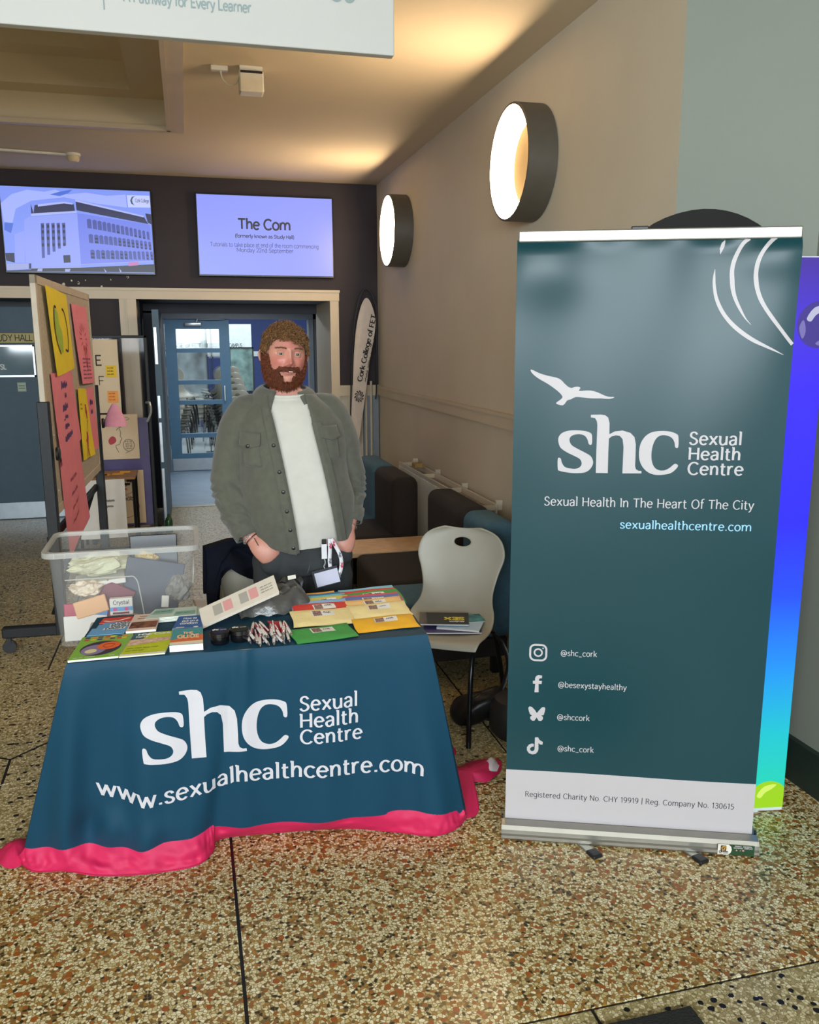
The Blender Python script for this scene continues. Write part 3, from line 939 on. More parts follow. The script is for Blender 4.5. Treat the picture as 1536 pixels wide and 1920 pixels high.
# ceiling fittings
ap = thing('ceiling_sensor', 'white plastic access unit with looped cable on the ceiling', 'wifi unit', (.44, 5.0, 3.0))
M_WP = mat('white_plastic', '#d9d4c8', .45)
part('body', MB().rbox((.345, 4.95, 3.0), (.475, 5.05, 3.105), .008).box((.35, 4.96, 3.105), (.47, 5.04, 3.13)), M_WP, ap)
part('vent_slot', MB().box((.352, 4.948, 3.092), (.468, 4.951, 3.104)), M_STRIP, ap)
part('junction_box', MB().rbox((.20, 4.98, 3.105), (.29, 5.02, 3.13), .005), M_WP, ap)
part('cable', MB().tube(crom([(.25, 5.0, 3.11), (.262, 4.99, 3.06), (.295, 4.985, 3.035), (.33, 4.985, 3.045), (.345, 4.99, 3.09)], 6), .005, 6), M_WP, ap, True)
sd = thing('smoke_detector', 'small white smoke detector with cable on the ceiling', 'smoke detector', (-.777, 7.45, 3.07))
fz = lambda p: Vector((-.777 + p.x, 7.45 + p.y, 3.13 - p.z))
part('base', MB().lathe([(.0001, 0), (.055, 0), (.055, .018), (.048, .02)], fz, 24), M_WP, sd, True)
part('head', MB().lathe([(.046, .018), (.046, .045), (.035, .062), (.0001, .064)], fz, 24), mat('detector_cream', '#cbb893', .5), sd, True)
solo('ceiling_cable', MB().tube([(-.83, 7.45, 3.122), (-1.3, 7.35, 3.115), (-2.4, 7.2, 3.122)], .011, 6), M_WP, 'white surface cable running left from the smoke detector', 'cable', smooth=True)

# hanging campus sign
hs = thing('hanging_sign', 'white hanging board reading CAMPUS and A Pathway for Every Learner', 'sign', (-.6, 3.2, 2.68))
part('board', MB().rbox((-2.2, 3.2, 2.685), (.772, 3.24, 3.02), .004), mat('sign_white', '#bfbfba', .55, var=.015, scale=3), hs)
for x in (-1.6, .5):
    part('suspension_wire', MB().cyl((x, 3.22, 3.02), (x, 3.22, 3.13), .003, 6), MATS['steel_light'], hs)
lt = MB()
f = onto((0, 3.199, 0), (1, 0, 0), (0, 0, 1))
text(lt, 'A Pathway for Every Learner', f, -.143, 2.782, .031, .272, .12)
text(lt, "MORRISON'S CAMPUS", f, -.143, 2.850, .075, .634, .16)
lt.box((-.206, 3.1975, 2.752), (-.2025, 3.1985, 2.95))
part('lettering', lt, mat('sign_ink_grey', '#8a9a9a', .6), hs)
lt = MB()
text(lt, 'COLLEGE of FET', f, -.9, 2.80, .08, -.26, .13)
part('lettering', lt, mat('sign_ink_dark', '#4b5b63', .6), hs)
# ================================================================== ROLL-UP BANNER
BO = Vector((.99, 2.532, 0))
BU = Vector((.9296, -.3687, 0)).normalized()
BN = BU.cross(Vector((0, 0, 1)))          # towards the viewer


def ban(u, v, e=0):
    """banner cloth: u along the base, v height; gentle tension waves near the top"""
    h = max(0, min(1, (v - 1.05) / .95))
    w_ = .010 * h ** 2 * math.sin(u * 17 + .6 + 2.2 * (2 - v)) + .006 * h * math.sin(u * 9 - 3 * v) + .012 * math.exp(-((v - 1.9) / .10) ** 2) * math.exp(-((u - .10) / .14) ** 2)
    w_ += .008 * math.exp(-((v - 1.93) / .06) ** 2) * math.exp(-((u - .74) / .12) ** 2)
    w_ *= min(1, (1.99 - v) / .03) if v > 1.96 else 1
    w_ += .004 * math.sin(PI * u / .83) * (1 - abs(v - 1) / 1.1)
    return BO + BU * u + Vector((0, 0, v)) + BN * (w_ + e)


bn = thing('roll_up_banner', 'tall teal roll-up banner with white shc logo and silver base', 'banner', tuple(BO + BU * .415))
M_TEAL = mat('banner_teal_vinyl', '#06383f', .34, var=.03, scale=3, spec=.36)
M_BWHITE = mat('banner_white_print', '#b7b2b5', .42, var=0, spec=.4)
M_ALU = mat('aluminium_brushed', '#a5a39c', .38, .85, var=.05)
M_BCAP = mat('black_plastic', '#15161a', .45)
W_B = .832
part('sheet', MB().grid(lambda u, v: ban(u, v), 60, 120, .003, W_B - .003, .04, 1.985), M_TEAL, bn, 'all')
ft = part('footer_band', MB().grid(lambda u, v: ban(u, .04 + (v) * (.199 + .002 * math.sin(u * 7)), .0006), 24, 8, .003, W_B - .003, 0, 1), M_BWHITE, bn, 'all')
part('sheet_back', MB().grid(lambda u, v: ban(u, v, -.002), 30, 60, .003, W_B - .003, .04, 1.985), mat('banner_back_grey', '#b9b9b9', .5), bn, 'all')
bt = lambda u, v: ban(u, v, .0008)
fb_ = frame(BO, BU, (0, 0, 1))
# top rail, base cassette, pole, feet
part('top_rail', MB().rbox((.006, 1.978, -.010), (W_B - .004, 2.012, .012), .004, fn=lambda p: fb_(p.x, p.y, p.z)), M_ALU, bn)
part('pole_hook', MB().rbox((.34, 2.008, -.02), (.39, 2.020, .010), .003, fn=lambda p: fb_(p.x, p.y, p.z)), M_BCAP, bn)
part('pole', MB().cyl(fb_(.365, .05, -.03), fb_(.365, 2.012, -.018), .008, 10), M_ALU, bn, True)
prof = [(-.055, .004), (.050, .004), (.056, .012), (.056, .022), (.049, .026), (.049, .040), (.040, .052), (.012, .060), (.004, .050), (-.004, .050), (-.030, .062), (-.055, .050)]
bs = MB().prism([(p[0], p[1]) for p in prof], lambda a, b, c: fb_(c - .006, b, a), W_B + .014)
cs = part('base_cassette', bs, M_ALU, bn)
for x in (-.0085, W_B + .006):
    part('end_cap', MB().prism([(p[0] * 1.03, p[1] * 1.02) for p in prof], lambda a, b, c: fb_(c + x, b, a), .0035), M_ALU, cs)
    part('cap_notch', MB().rbox((x - .001, .046, -.006), (x + .005, .068, .008), .001, fn=lambda p: fb_(p.x, p.y, p.z)), M_BCAP, cs)
for (sx, sy), (ex, ey) in (((1.195, 2.52), (1.236, 2.302)), ((1.52, 2.41), (1.561, 2.187))):
    d_ = (Vector((ex, ey, 0)) - Vector((sx, sy, 0)))
    L_ = d_.length
    ff = frame((sx, sy, 0), d_, (-d_.y, d_.x, 0))
    leg = part('foot', MB().rbox((0, -.017, .000), (L_ - .03, .017, .009), .003, fn=lambda p: ff(p.x, p.y, p.z)), M_ALU, bn)
    part('foot_tip', MB().rbox((L_ - .045, -.020, -.0), (L_, .020, .014), .006, fn=lambda p: ff(p.x, p.y, p.z)), M_BCAP, leg)

MM = lambda l: [(a / 1000, b / 1000) for a, b in l]
LH = [(243, 1458), (273, 1459), (287, 1457), (296, 1450), (301, 1433), (302, 1398), (318, 1407), (342, 1410), (366, 1403), (379, 1390), (384, 1368), (385, 1324), (385, 1299), (388, 1289), (396, 1284), (405, 1284), (406, 1276), (347, 1275), (347, 1318), (347, 1358), (343, 1383), (334, 1393), (322, 1395), (309, 1391), (301, 1384), (301, 1338), (302, 1275), (265, 1275), (264, 1347), (264, 1426), (262, 1438), (256, 1448), (243, 1450)]
LS = [(249, 1366), (240, 1366), (235, 1381), (225, 1393), (208, 1397), (191, 1394), (181, 1386), (180, 1375), (187, 1362), (205, 1351), (229, 1339), (247, 1328), (255, 1312), (253, 1297), (243, 1283), (227, 1275), (197, 1273), (168, 1276), (151, 1280), (146, 1285), (145, 1319), (154, 1319), (158, 1306), (167, 1293), (182, 1288), (202, 1287), (215, 1293), (220, 1304), (214, 1318), (196, 1328), (171, 1340), (153, 1353), (146, 1368), (145, 1385), (154, 1399), (173, 1407), (198, 1409), (227, 1407), (244, 1401), (249, 1391)]
LC = [(513, 1360), (504, 1360), (501, 1375), (492, 1389), (476, 1396), (459, 1396), (445, 1386), (436, 1364), (433, 1335), (437, 1310), (447, 1293), (463, 1286), (479, 1288), (493, 1297), (506, 1308), (516, 1302), (508, 1289), (494, 1278), (473, 1273), (449, 1272), (427, 1279), (409, 1295), (398, 1317), (395, 1344), (399, 1371), (412, 1393), (432, 1406), (461, 1410), (487, 1408), (506, 1401), (512, 1392)]
GULL = [(53, 1598), (64, 1594), (81, 1586), (108, 1578), (132, 1573), (147, 1566), (159, 1554), (171, 1544), (181, 1541), (190, 1544), (200, 1545), (208, 1541), (203, 1532), (222, 1533), (241, 1533), (260, 1528), (285, 1517), (299, 1514), (311, 1514), (310, 1511), (297, 1508), (271, 1509), (242, 1509), (213, 1512), (194, 1513), (180, 1506), (168, 1502), (162, 1493), (155, 1487), (142, 1489), (134, 1493), (138, 1498), (150, 1507), (153, 1515), (143, 1527), (128, 1539), (106, 1554), (81, 1568), (64, 1580), (54, 1591)]
LETTERS = [MM(crom(x, 3, True)) for x in (LS, LC)] + [MM(LH)]
for q in LETTERS:
    part('logo_letter', MB().poly(q, bt, .03), M_BWHITE, bn)
part('gull_emblem', MB().poly(MM(crom(GULL, 2, True)), bt, .03), M_BWHITE, bn)
for arc in ([(591, 1894, 1), (590, 1870, 7), (592, 1844, 9), (599, 1812, 10), (613, 1780, 11), (631, 1753, 11), (655, 1727, 12), (685, 1703, 12), (715, 1684, 11), (748, 1668, 8), (776, 1655, 5), (803, 1642, 1)],
            [(682, 1980, 11), (666, 1967, 11), (653, 1944, 11), (643, 1917, 12), (639, 1890, 12), (641, 1863, 13), (645, 1835, 12), (654, 1806, 10), (669, 1776, 8), (685, 1750, 4), (702, 1731, 1)],
            [(757, 1981, 10), (749, 1977, 11), (732, 1960, 11), (717, 1937, 11), (708, 1912, 12), (705, 1885, 12), (707, 1860, 13), (713, 1833, 12), (724, 1805, 12), (741, 1777, 11), (763, 1748, 11), (786, 1720, 10), (811, 1690, 10), (826, 1673, 10)]):
    part('sweep_stroke', MB().ribbon([(a / 1000, b / 1000, c / 1000) for a, b, c in crom(arc, 4)], bt), M_BWHITE, bn)
part('leaf_mark', MB().poly(MM([(614, 1977), (605, 1969), (601, 1953), (603, 1936), (608, 1945), (614, 1958), (615, 1970)]), bt), M_BWHITE, bn)
for s_, u0, v0, u1, cap in (('Sexual', .545, 1.369, .705, .038), ('Health', .545, 1.322, .705, .037), ('Centre', .545, 1.275, .716, .038)):
    part('lettering', text(MB(), s_, bt, u0, v0, cap, u1, .125, 1.5, True, .06), M_BWHITE, bn)
part('tagline', text(MB(), 'Sexual Health In The Heart Of The City', bt, .106, 1.167, .028, .755, .10, 1.5, True, .05), M_BWHITE, bn)
part('web_address', text(MB(), 'sexualhealthcentre.com', bt, .347, 1.098, .026, .753, .105, 1.5, True, .06), mat('banner_light_blue_print', '#8fc4e6', .42, var=0), bn)
for s_, u0, v0, u1 in (('@shc_cork', .175, .661, .294), ('@besexystayhealthy', .170, .549, .395), ('@shccork', .170, .433, .279), ('@shc_cork', .175, .319, .297)):
    part('handle_text', text(MB(), s_, bt, u0, v0, .019, u1, .105, 1.4, True, .06), M_BWHITE, bn)
part('charity_line', text(MB(), 'Registered Charity No. CHY 19919 | Reg. Company No. 130615', lambda u, v: ban(u, v, .0014), .070, .142, .0195, .766, .09, 1.5, True, track=.06), mat('print_dark_grey', '#2d2c30', .6, var=0), bn)
ig = MB()
ig.ribbon([(a, b, .0065) for a, b in rrect(.0745, .6405, .1275, .6945, .016, 5)] + [(.1275, .668, .0065), (.1275, .6785, .0065)], bt)
ig.ribbon([(a, b, .0055) for a, b in circ(.101, .6675, .0125) + [(.1135, .6675), (.1133, .669)]], bt)
ig.poly(circ(.1165, .683, .0028, 10), bt)
part('camera_icon', ig, M_BWHITE, bn)
part('letter_f_icon', MB().poly(MM([(92, 526), (94, 557), (86, 557), (86, 567), (93, 568), (93, 577), (96, 584), (103, 588), (116, 587), (115, 577), (109, 577), (106, 574), (106, 568), (116, 568), (115, 557), (105, 557), (106, 527)]), bt), M_BWHITE, bn)
part('butterfly_icon', MB().poly(MM([(102, 452), (95, 463), (85, 473), (77, 475), (73, 469), (75, 458), (79, 447), (86, 442), (80, 437), (81, 429), (88, 423), (95, 424), (100, 433), (102, 436), (104, 432), (109, 424), (117, 424), (123, 431), (123, 439), (117, 444), (125, 446), (128, 457), (130, 469), (127, 475), (118, 473), (109, 462)]), bt), M_BWHITE, bn)
part('note_icon', MB().poly(MM([(98, 363), (109, 364), (113, 355), (125, 348), (124, 338), (116, 338), (110, 343), (111, 321), (109, 312), (102, 303), (91, 300), (79, 304), (72, 314), (72, 326), (79, 336), (88, 340), (95, 339), (95, 329), (89, 328), (83, 323), (83, 316), (88, 312), (94, 313), (98, 319), (98, 330)]), bt), M_BWHITE, bn)
# maker's sticker on the base
sf = lambda u, v: fb_(u, v, .0565)
sk = part('maker_sticker', MB().poly([(.708, .008), (.825, .008), (.825, .045), (.708, .045)], sf), mat('sticker_green', '#123d1f', .4), bn)
sf2 = lambda u, v: fb_(u, v, .0570)
part('sticker_panel', MB().poly([(.708, .008), (.742, .008), (.750, .016), (.753, .027), (.750, .038), (.742, .045), (.708, .045)], sf2), mat('sticker_white', '#dcd6cc', .5), sk)
sf3 = lambda u, v: fb_(u, v, .0574)
part('sticker_square', MB().poly([(.717, .022), (.735, .022), (.735, .041), (.717, .041)], sf3), M_STRIP, sk)
part('sticker_spiral', MB().ribbon([(.727 + (.009 - .0009 * k * .45) * math.cos(k * .45), .030 + (.009 - .0009 * k * .45) * math.sin(k * .45), .0032) for k in range(20)], lambda u, v: fb_(u, v, .0578)), mat('sticker_gold', '#c79a4a', .5), sk)
part('sticker_lettering', text(text(MB(), 'OMAK', sf3, .712, .0155, .006, .742, .2), 'PRINT DESIGN', sf3, .712, .0112, .003, .742, .12), M_STRIP, sk)
part('sticker_lettering', text(text(MB(), 'PRINT  DESIGN', sf3, .762, .0385, .0042, .816, .16), 'SIGNAGE  DISPLAY', sf3, .758, .0325, .0042, .820, .16), M_BWHITE, sk)
part('sticker_icons', MB().poly(circ(.768, .026, .0027, 10), sf3).poly([(.778, .0235), (.781, .0285), (.783, .0285), (.780, .0235)], sf3).poly(rrect(.786, .0235, .7925, .0288, .001, 2), sf3), mat('sticker_icon', '#c98f88', .5), sk)

# ================================================================== LIT DISPLAY, BLACK BOARD, MAT
lb = thing('light_box_display', 'glowing blue and green light box standing behind the teal banner', 'display', (1.62, 2.50, 0))
LO, LU = Vector((1.23, 2.537, 0)), Vector((.985, -.17, 0)).normalized()
lf_ = frame(LO, LU, (0, 0, 1))
W_L = .802
m = D.materials.new('light_box_print')
m.use_nodes = True
nt = m.node_tree
b = nt.nodes['Principled BSDF']
tc = nt.nodes.new('ShaderNodeTexCoord')
sx = nt.nodes.new('ShaderNodeSeparateXYZ')
nt.links.new(tc.outputs['Object'], sx.inputs[0])
mr = nt.nodes.new('ShaderNodeMapRange')
mr.inputs[2].default_value = 1.95
nt.links.new(sx.outputs['Z'], mr.inputs[0])
rp = nt.nodes.new('ShaderNodeValToRGB')
for i, (p, c) in enumerate([(.02, '#12c9a0'), (.16, '#08b8c4'), (.30, '#0a84e8'), (.42, '#0d45ee'), (.55, '#1c16e8'), (.78, '#2a0ae6'), (.90, '#3a1bc8'), (1, '#3a1a8e')]):
    e = rp.color_ramp.elements[i] if i < 2 else rp.color_ramp.elements.new(p)
    e.position = p
    e.color = srgb(c)
nt.links.new(mr.outputs[0], rp.inputs[0])
nt.links.new(rp.outputs[0], b.inputs['Emission Color'])
b.inputs['Base Color'].default_value = (.01, .01, .015, 1)
b.inputs['Emission Strength'].default_value = .62
b.inputs['Roughness'].default_value = .4
part('lit_print', MB().rbox((.004, .02, -.002), (W_L - .004, 1.945, .004), .001, fn=lambda p: lf_(p.x, p.y, p.z)), m, lb)
part('frame', MB().rbox((0, .004, -.085), (W_L, 1.95, -.002), .003, fn=lambda p: lf_(p.x, p.y, p.z)), mat('frame_white', '#cfd2d6', .4), lb)
for x in (.12, .68):
    part('foot', MB().rbox((x - .03, 0, -.16), (x + .03, .006, -.0), .002, fn=lambda p: lf_(p.x, p.y, p.z)), MATS['frame_white'], lb)
lq = lambda u, v: lf_(u, v, .0045)
lq2 = lambda u, v: lf_(u, v, .005)
lq3 = lambda u, v: lf_(u, v, .0055)
for (u, v, r, ca, cb, cc, e) in ((.775, 1.735, .075, '#4a35a8', '#dfe2ff', '#8f86d8', .7), (.742, .05, .075, '#9fd80a', '#d8f56a', '#c4ee2a', 1.0)):
    cl_ = lambda l: [(min(a, W_L - .004), max(b, .021)) for a, b in l]
    bb = part('bubble_print', MB().poly(cl_(circ(u, v, r, 40)), lq), screen_mat('bubble_' + ca, ca, e), lb)
    part('bubble_highlight', MB().poly(cl_(crom([(u - .045, v + .02), (u - .02, v + .055), (u + .025, v + .062), (u + .01, v + .045), (u - .015, v + .03), (u - .03, v + .01)], 3, True)), lq2), screen_mat('bubble_hi_' + cb, cb, e), bb)
    if v > 1:
        part('bubble_highlight', MB().poly(cl_(crom([(u - .068, v - .01), (u - .055, v + .015), (u - .045, v - .02), (u - .055, v - .045)], 3, True)), lq2), screen_mat('bubble_mid_' + cc, cc, e), bb)
        part('bubble_highlight', MB().poly(cl_(crom([(u - .01, v - .06), (u + .03, v - .04), (u + .05, v - .05), (u + .03, v - .07)], 3, True)), lq2), screen_mat('bubble_mid_' + cc, cc, e), bb)
for (u, v, a, b_) in ((.671, 1.431, .010, .013), (.668, 1.061, .016, .018), (.667, 1.005, .012, .024)):
    part('white_letter_end', MB().poly(circ(u, v, a, 16, b_), lq), screen_mat('print_white_lit', '#f4f6ff', 1.2), lb)

br = MB().prism([(1.47, 0.0), (2.045, 0.0), (2.045, 1.95)] + [(1.765 + .43 * math.sin(a), 1.698 + .43 * math.cos(a)) for a in [math.radians(d) for d in range(38, -41, -6)]] + [(1.47, 1.95)],
                lambda u, v, w_: Vector((u, 2.70 + w_, v)), .025)
solo('black_board', br, mat('black_foam_board', '#14110f', .7), 'black round-topped board peeking above the teal banner', 'board')
solo('floor_mat', MB().rbox((.35, .8, .0), (1.168, 1.653, .012), .005), mat('mat_black_ribbed', '#191a18', .9, var=.3, scale=180, bump=.6, bscale=220), 'black ribbed mat corner on the pale terrazzo', 'mat')
# ================================================================== TABLE AND CLOTH
TZ = .742
tb = thing('folding_table', 'white folding table hidden under the teal cloth', 'table', (.18, 2.8, 0))
M_TW = mat('table_top_white', '#c9c9c4', .5)
part('table_top', MB().rbox((-.37, 2.60, .705), (.70, 3.0, .736), .008), M_TW, tb)
for x in (-.28, .62):
    for y in (2.76, 2.94):
        part('leg', MB().cyl((x, y, 0), (x, y, .705), .014, 10), mat('leg_grey_steel', '#6f7274', .4, .6), tb, True)

TC = [Vector((-.350, 3.02, TZ)), Vector((-.396, 2.583, TZ)), Vector((.718, 2.560, TZ)), Vector((.735, 3.02, TZ))]
FA = [Vector((-.50, 3.12, .03)), Vector((-.595, 2.745, .055)), Vector((.868, 2.630, .055)), Vector((.93, 3.10, .02))]


def interp(x, pts):
    for (a, b), (c, d) in zip(pts, pts[1:]):
        if x <= c:
            return b + (d - b) * max(0, (x - a)) / (c - a)
    return pts[-1][1]


HEMZ = [(0, .060), (.10, .075), (.18, .060), (.25, .055), (.30, .075), (.36, .075), (.42, .09), (.47, .085), (.60, .085), (.72, .09), (.82, .085), (.92, .075), (1, .05)]
HEMY = [(0, 2.74), (.12, 2.70), (.25, 2.655), (.36, 2.65), (.44, 2.675), (.6, 2.655), (.75, 2.62), (.9, 2.60), (1, 2.63)]


def front(s, t):
    """front drape: s 0..1 left to right, t 0..1 top to hem"""
    T = TC[1].lerp(TC[2], s)
    B = Vector((-.595 + (.868 + .595) * s, interp(s, HEMY), interp(s, HEMZ)))
    p = T.lerp(B, t)
    # the cloth falls straight from the edge, then eases to the hem
    e = t * t * .35 + t * .65
    p.y = T.y + (B.y - T.y) * e
    roll = .016 * (1 - math.exp(-t * 26))
    p.y -= roll
    p.z = T.z + (B.z - T.z) * t
    k = max(0, t - .03)
    fan = math.exp(-(s / .30) ** 2)
    w_ = fan * (.044 * k ** .8) * (1 - .55 * t * t) * math.sin(2 * PI * (s * 5.2 - .30 * t + .1)) + fan * .012 * k * math.sin(2 * PI * (s * 12 - .9 * t))
    w_ += .024 * k * math.exp(-((s - .475) / .03) ** 2) * (1.2 - .4 * t) - .026 * k * math.exp(-((s - .440 + .03 * t) / .022) ** 2)
    w_ += .014 * k * math.sin(2 * PI * (s * 3.1 + .2)) * (1 - fan) + .006 * k * math.sin(2 * PI * (s * 7.3 + .5 * t)) * (1 - fan)
    w_ += .022 * k * math.exp(-((s - .93) / .035) ** 2)
    w_ += .030 * math.exp(-((s - .16) / .06) ** 2) * math.exp(-((t - .88) / .10) ** 2) * math.sin(40 * s)
    w_ += .016 * math.exp(-((s - .27) / .05) ** 2) * math.exp(-((t - .92) / .09) ** 2)
    w_ += .012 * math.exp(-((s - .47) / .02) ** 2) * math.exp(-(t / .25) ** 2)
    p.y -= w_
    p.z = max(p.z, .012)
    return p


def side(a, b, s, t, sg):
    T = TC[a].lerp(TC[b], s)
    B = FA[a].lerp(FA[b], s)
    e0 = front(0, t) if sg < 0 else front(1, t)
    p = T.lerp(B, t)
    p += Vector((sg * (.022 * t * math.sin(2 * PI * s * 2.2)), 0, 0))
    wgt = (s ** 3) if sg < 0 else ((1 - s) ** 3)
    p = p.lerp(e0, wgt)
    p.x += sg * .014 * (1 - math.exp(-t * 26)) * (1 - wgt)
    p.z = max(p.z, .010)
    return p


M_CLOTH = mat('cloth_teal_polyester', '#0d3d54', .6, var=.04, scale=5, bump=.12, bscale=700, spec=.25)
M_CWHITE = mat('cloth_white_print', '#c6c4ca', .7, var=.02)
M_PINK = mat('cloth_pink_polyester', '#c81a52', .65, var=.05, scale=9, bump=.10, bscale=600)
tcl = thing('tablecloth', 'teal tablecloth with shc print and pink hem over the table', 'tablecloth', (.18, 2.8, 0))
dr = MB()
dr.grid(front, 130, 70)
dr.grid(lambda s, t: side(0, 1, s, t, -1), 24, 40)
dr.grid(lambda s, t: side(2, 3, s, t, 1), 24, 40)


def topf(u, v):
    a = TC[1].lerp(TC[2], u)
    b = TC[0].lerp(TC[3], u)
    p = a.lerp(b, v)
    p.z = TZ + .0015 * math.sin(u * 31) * math.sin(v * 14)
    return p


dr.grid(topf, 40, 16)
part('drape', dr, M_CLOTH, tcl, 'all')


def cloth_xy(x, z):
    """print position on the front: x metres along the front, z height -> point on the drape"""
    t = 0.5
    for _ in range(6):
        x0 = TC[1].x + (-.595 - TC[1].x) * t
        x1 = TC[2].x + (.868 - TC[2].x) * t
        s = min(max((x - x0) / (x1 - x0), 0), 1)
        t = min(max((TZ - z) / (TZ - interp(s, HEMZ)), 0), 1)
    p = front(s, t)
    q = front(s + .004, t) - front(s - .004, t)
    r = front(s, t + .004) - front(s, t - .004)
    n = q.cross(r).normalized()
    if n.y > 0:
        n = -n
    return p + n * .0016


# big logo: banner letters scaled into the cloth (mm space 145..516 x 1273..1459)
kx, kz = .455 / .371, .245 / .186
lg = lambda u, v: cloth_xy(-.197 + (u - .145) * kx, .383 + (v - 1.273) * kz + (u - .33) * .02)
for q in LETTERS:
    part('logo_letter', MB().poly(q, lg, .012), M_CWHITE, tcl)
for s_, z, x1 in (('Sexual', .516, .487), ('Health', .455, .490), ('Centre', .395, .503)):
    part('lettering', text(MB(), s_, cloth_xy, .294, z, .050, x1, .125, 1.5, True, .06), M_CWHITE, tcl)
DZ = [(-.36, .285), (-.30, .262), (-.20, .232), (-.12, .236), (.0, .252), (.065, .262), (.08, .274), (.2, .268), (.35, .268), (.55, .262), (.62, .256), (.71, .235)]
wv = lambda u, v: cloth_xy(u, interp(u, DZ) + v)
part('web_address', text(MB(), 'www.sexualhealthcentre.com', wv, -.345, 0, .058, .712, .125, 1.5, True, .06), M_CWHITE, tcl)

# pink border: from the teal hem out to the floor
FO = [(-.64, 2.80), (-.57, 2.70), (-.47, 2.675), (-.36, 2.620), (-.22, 2.592), (-.06, 2.595), (.0, 2.66), (.03, 2.735), (.222, 2.722), (.444, 2.692), (.62, 2.62), (.74, 2.565), (.83, 2.585), (.90, 2.66)]
FO = crom(FO, 5)


def hem(s, t):
    i = s * (len(FO) - 1)
    k = min(int(i), len(FO) - 2)
    fx = FO[k][0] + (FO[k + 1][0] - FO[k][0]) * (i - k)
    fy = FO[k][1] + (FO[k + 1][1] - FO[k][1]) * (i - k)
    sB = min(max((fx + .595) / (.868 + .595), 0), 1)
    B = front(sB, .985)
    F = Vector((fx, fy, .004))
    p = B.lerp(F, t)
    nz_ = noise.noise(Vector((s * 26, t * 2.2, 4))) + .6 * noise.noise(Vector((s * 60, t * 3, 9)))
    p.y -= .006 * math.sin(PI * t) + .016 * math.sin(PI * t) * nz_
    p.z = max(.003, B.z * (1 - t) * (1 - .25 * t) + .012 * math.sin(PI * t) * max(-.6, nz_) + .003)
    return p


part('pink_border', MB().grid(hem, 220, 12), M_PINK, tcl, 'all')
part('hem_seam', MB().tube([hem(s / 100, .96) + Vector((0, -.002, .002)) for s in range(101)], .0016, 5), mat('cloth_pink_seam', '#b3164a', .6), tcl, True)


def flap(pts, z, bump_, name, m_):
    c = Vector((sum(p[0] for p in pts) / len(pts), sum(p[1] for p in pts) / len(pts), 0))
    P = crom(pts, 4, True)
    mb = MB()
    n = len(P)
    vs = [(c.x, c.y, z + bump_)]
    for r_ in (.5, .8, 1.0):
        for k, p in enumerate(P):
            vs.append((c.x + (p[0] - c.x) * r_, c.y + (p[1] - c.y) * r_, max(.003, z * (1 - .7 * r_) + bump_ * (1 - r_ ** 2) + .016 * r_ * noise.noise(Vector((k * .55, r_ * 3, z * 90))))))
    fs = [(0, 1 + k, 1 + (k + 1) % n) for k in range(n)]
    for r_ in range(2):
        o_ = 1 + r_ * n
        fs += [(o_ + k, o_ + n + k, o_ + n + (k + 1) % n, o_ + (k + 1) % n) for k in range(n)]
    mb.add(vs, fs)
    return part(name, mb, m_, tcl, 'all')


flap([(.86, 2.66), (.93, 2.655), (.968, 2.74), (.975, 2.86), (1.06, 2.87), (1.14, 2.955), (1.145, 3.03), (1.05, 3.04), (.98, 3.01), (.90, 3.0), (.85, 2.9)], .018, .03, 'pink_corner', M_PINK)
flap([(1.06, 2.885), (1.125, 2.945), (1.135, 3.01), (1.10, 3.02), (1.07, 2.97)], .046, .004, 'white_lining', mat('cloth_white_lining', '#d9cfd8', .8))
flap([(-.60, 2.76), (-.64, 2.735), (-.685, 2.78), (-.69, 2.87), (-.64, 2.90), (-.59, 2.86)], .016, .028, 'pink_corner', M_PINK)
flap([(.92, 3.06), (1.0, 3.12), (1.005, 3.18), (.96, 3.2), (.90, 3.15)], .015, .03, 'pink_corner', M_PINK)

# ================================================================== THINGS ON THE TABLE
ZT = TZ + .002


def quadf(a, b, c, d):
    """bilinear patch: a front-left, b front-right, c back-right, d back-left (metres on the table)"""
    a, b, c, d = [Vector((p[0], p[1], p[2] if len(p) > 2 else 0)) for p in (a, b, c, d)]
    return lambda u, v, w=0: a.lerp(b, u).lerp(d.lerp(c, u), v) + Vector((0, 0, w))


def leaflet(name, label, cat, f, thick, m_, side_m=None, z=ZT, group=None, sheets=0):
    a = f(.5, .5)
    t = thing(name, label, cat, (a.x, a.y, z), group=group)
    if side_m:
        part('pages', MB().grid(lambda u, v: f(u, v, z), 1, 1).grid(lambda u, v: f(u, v, z + thick - .0012), 1, 1)
             .add([f(u, v, z + w_) for w_ in (0, thick - .0012) for u, v in ((0, 0), (1, 0), (1, 1), (0, 1))], [(0, 1, 5, 4), (1, 2, 6, 5), (2, 3, 7, 6), (3, 0, 4, 7)]), side_m, t)
    mb = MB().add([f(u, v, z + w_) for w_ in ((thick - .0012) if side_m else 0, thick) for u, v in ((0, 0), (1, 0), (1, 1), (0, 1))], [(3, 2, 1, 0), (4, 5, 6, 7), (0, 1, 5, 4), (1, 2, 6, 5), (2, 3, 7, 6), (3, 0, 4, 7)])
    part('cover', mb, m_, t)
    return t, (lambda u, v: f(u, v, z + thick + .0004)), (lambda u, v: f(u, v, z + thick + .0008))


PAPER = mat('paper_white', '#e6e3dc', .7, var=.02)
INKW = mat('ink_white', '#efeeea', .7, var=0)
INKD = mat('ink_dark', '#2a2526', .7, var=0)
pr = lambda n, c: mat('print_' + n, c, .6, var=0)

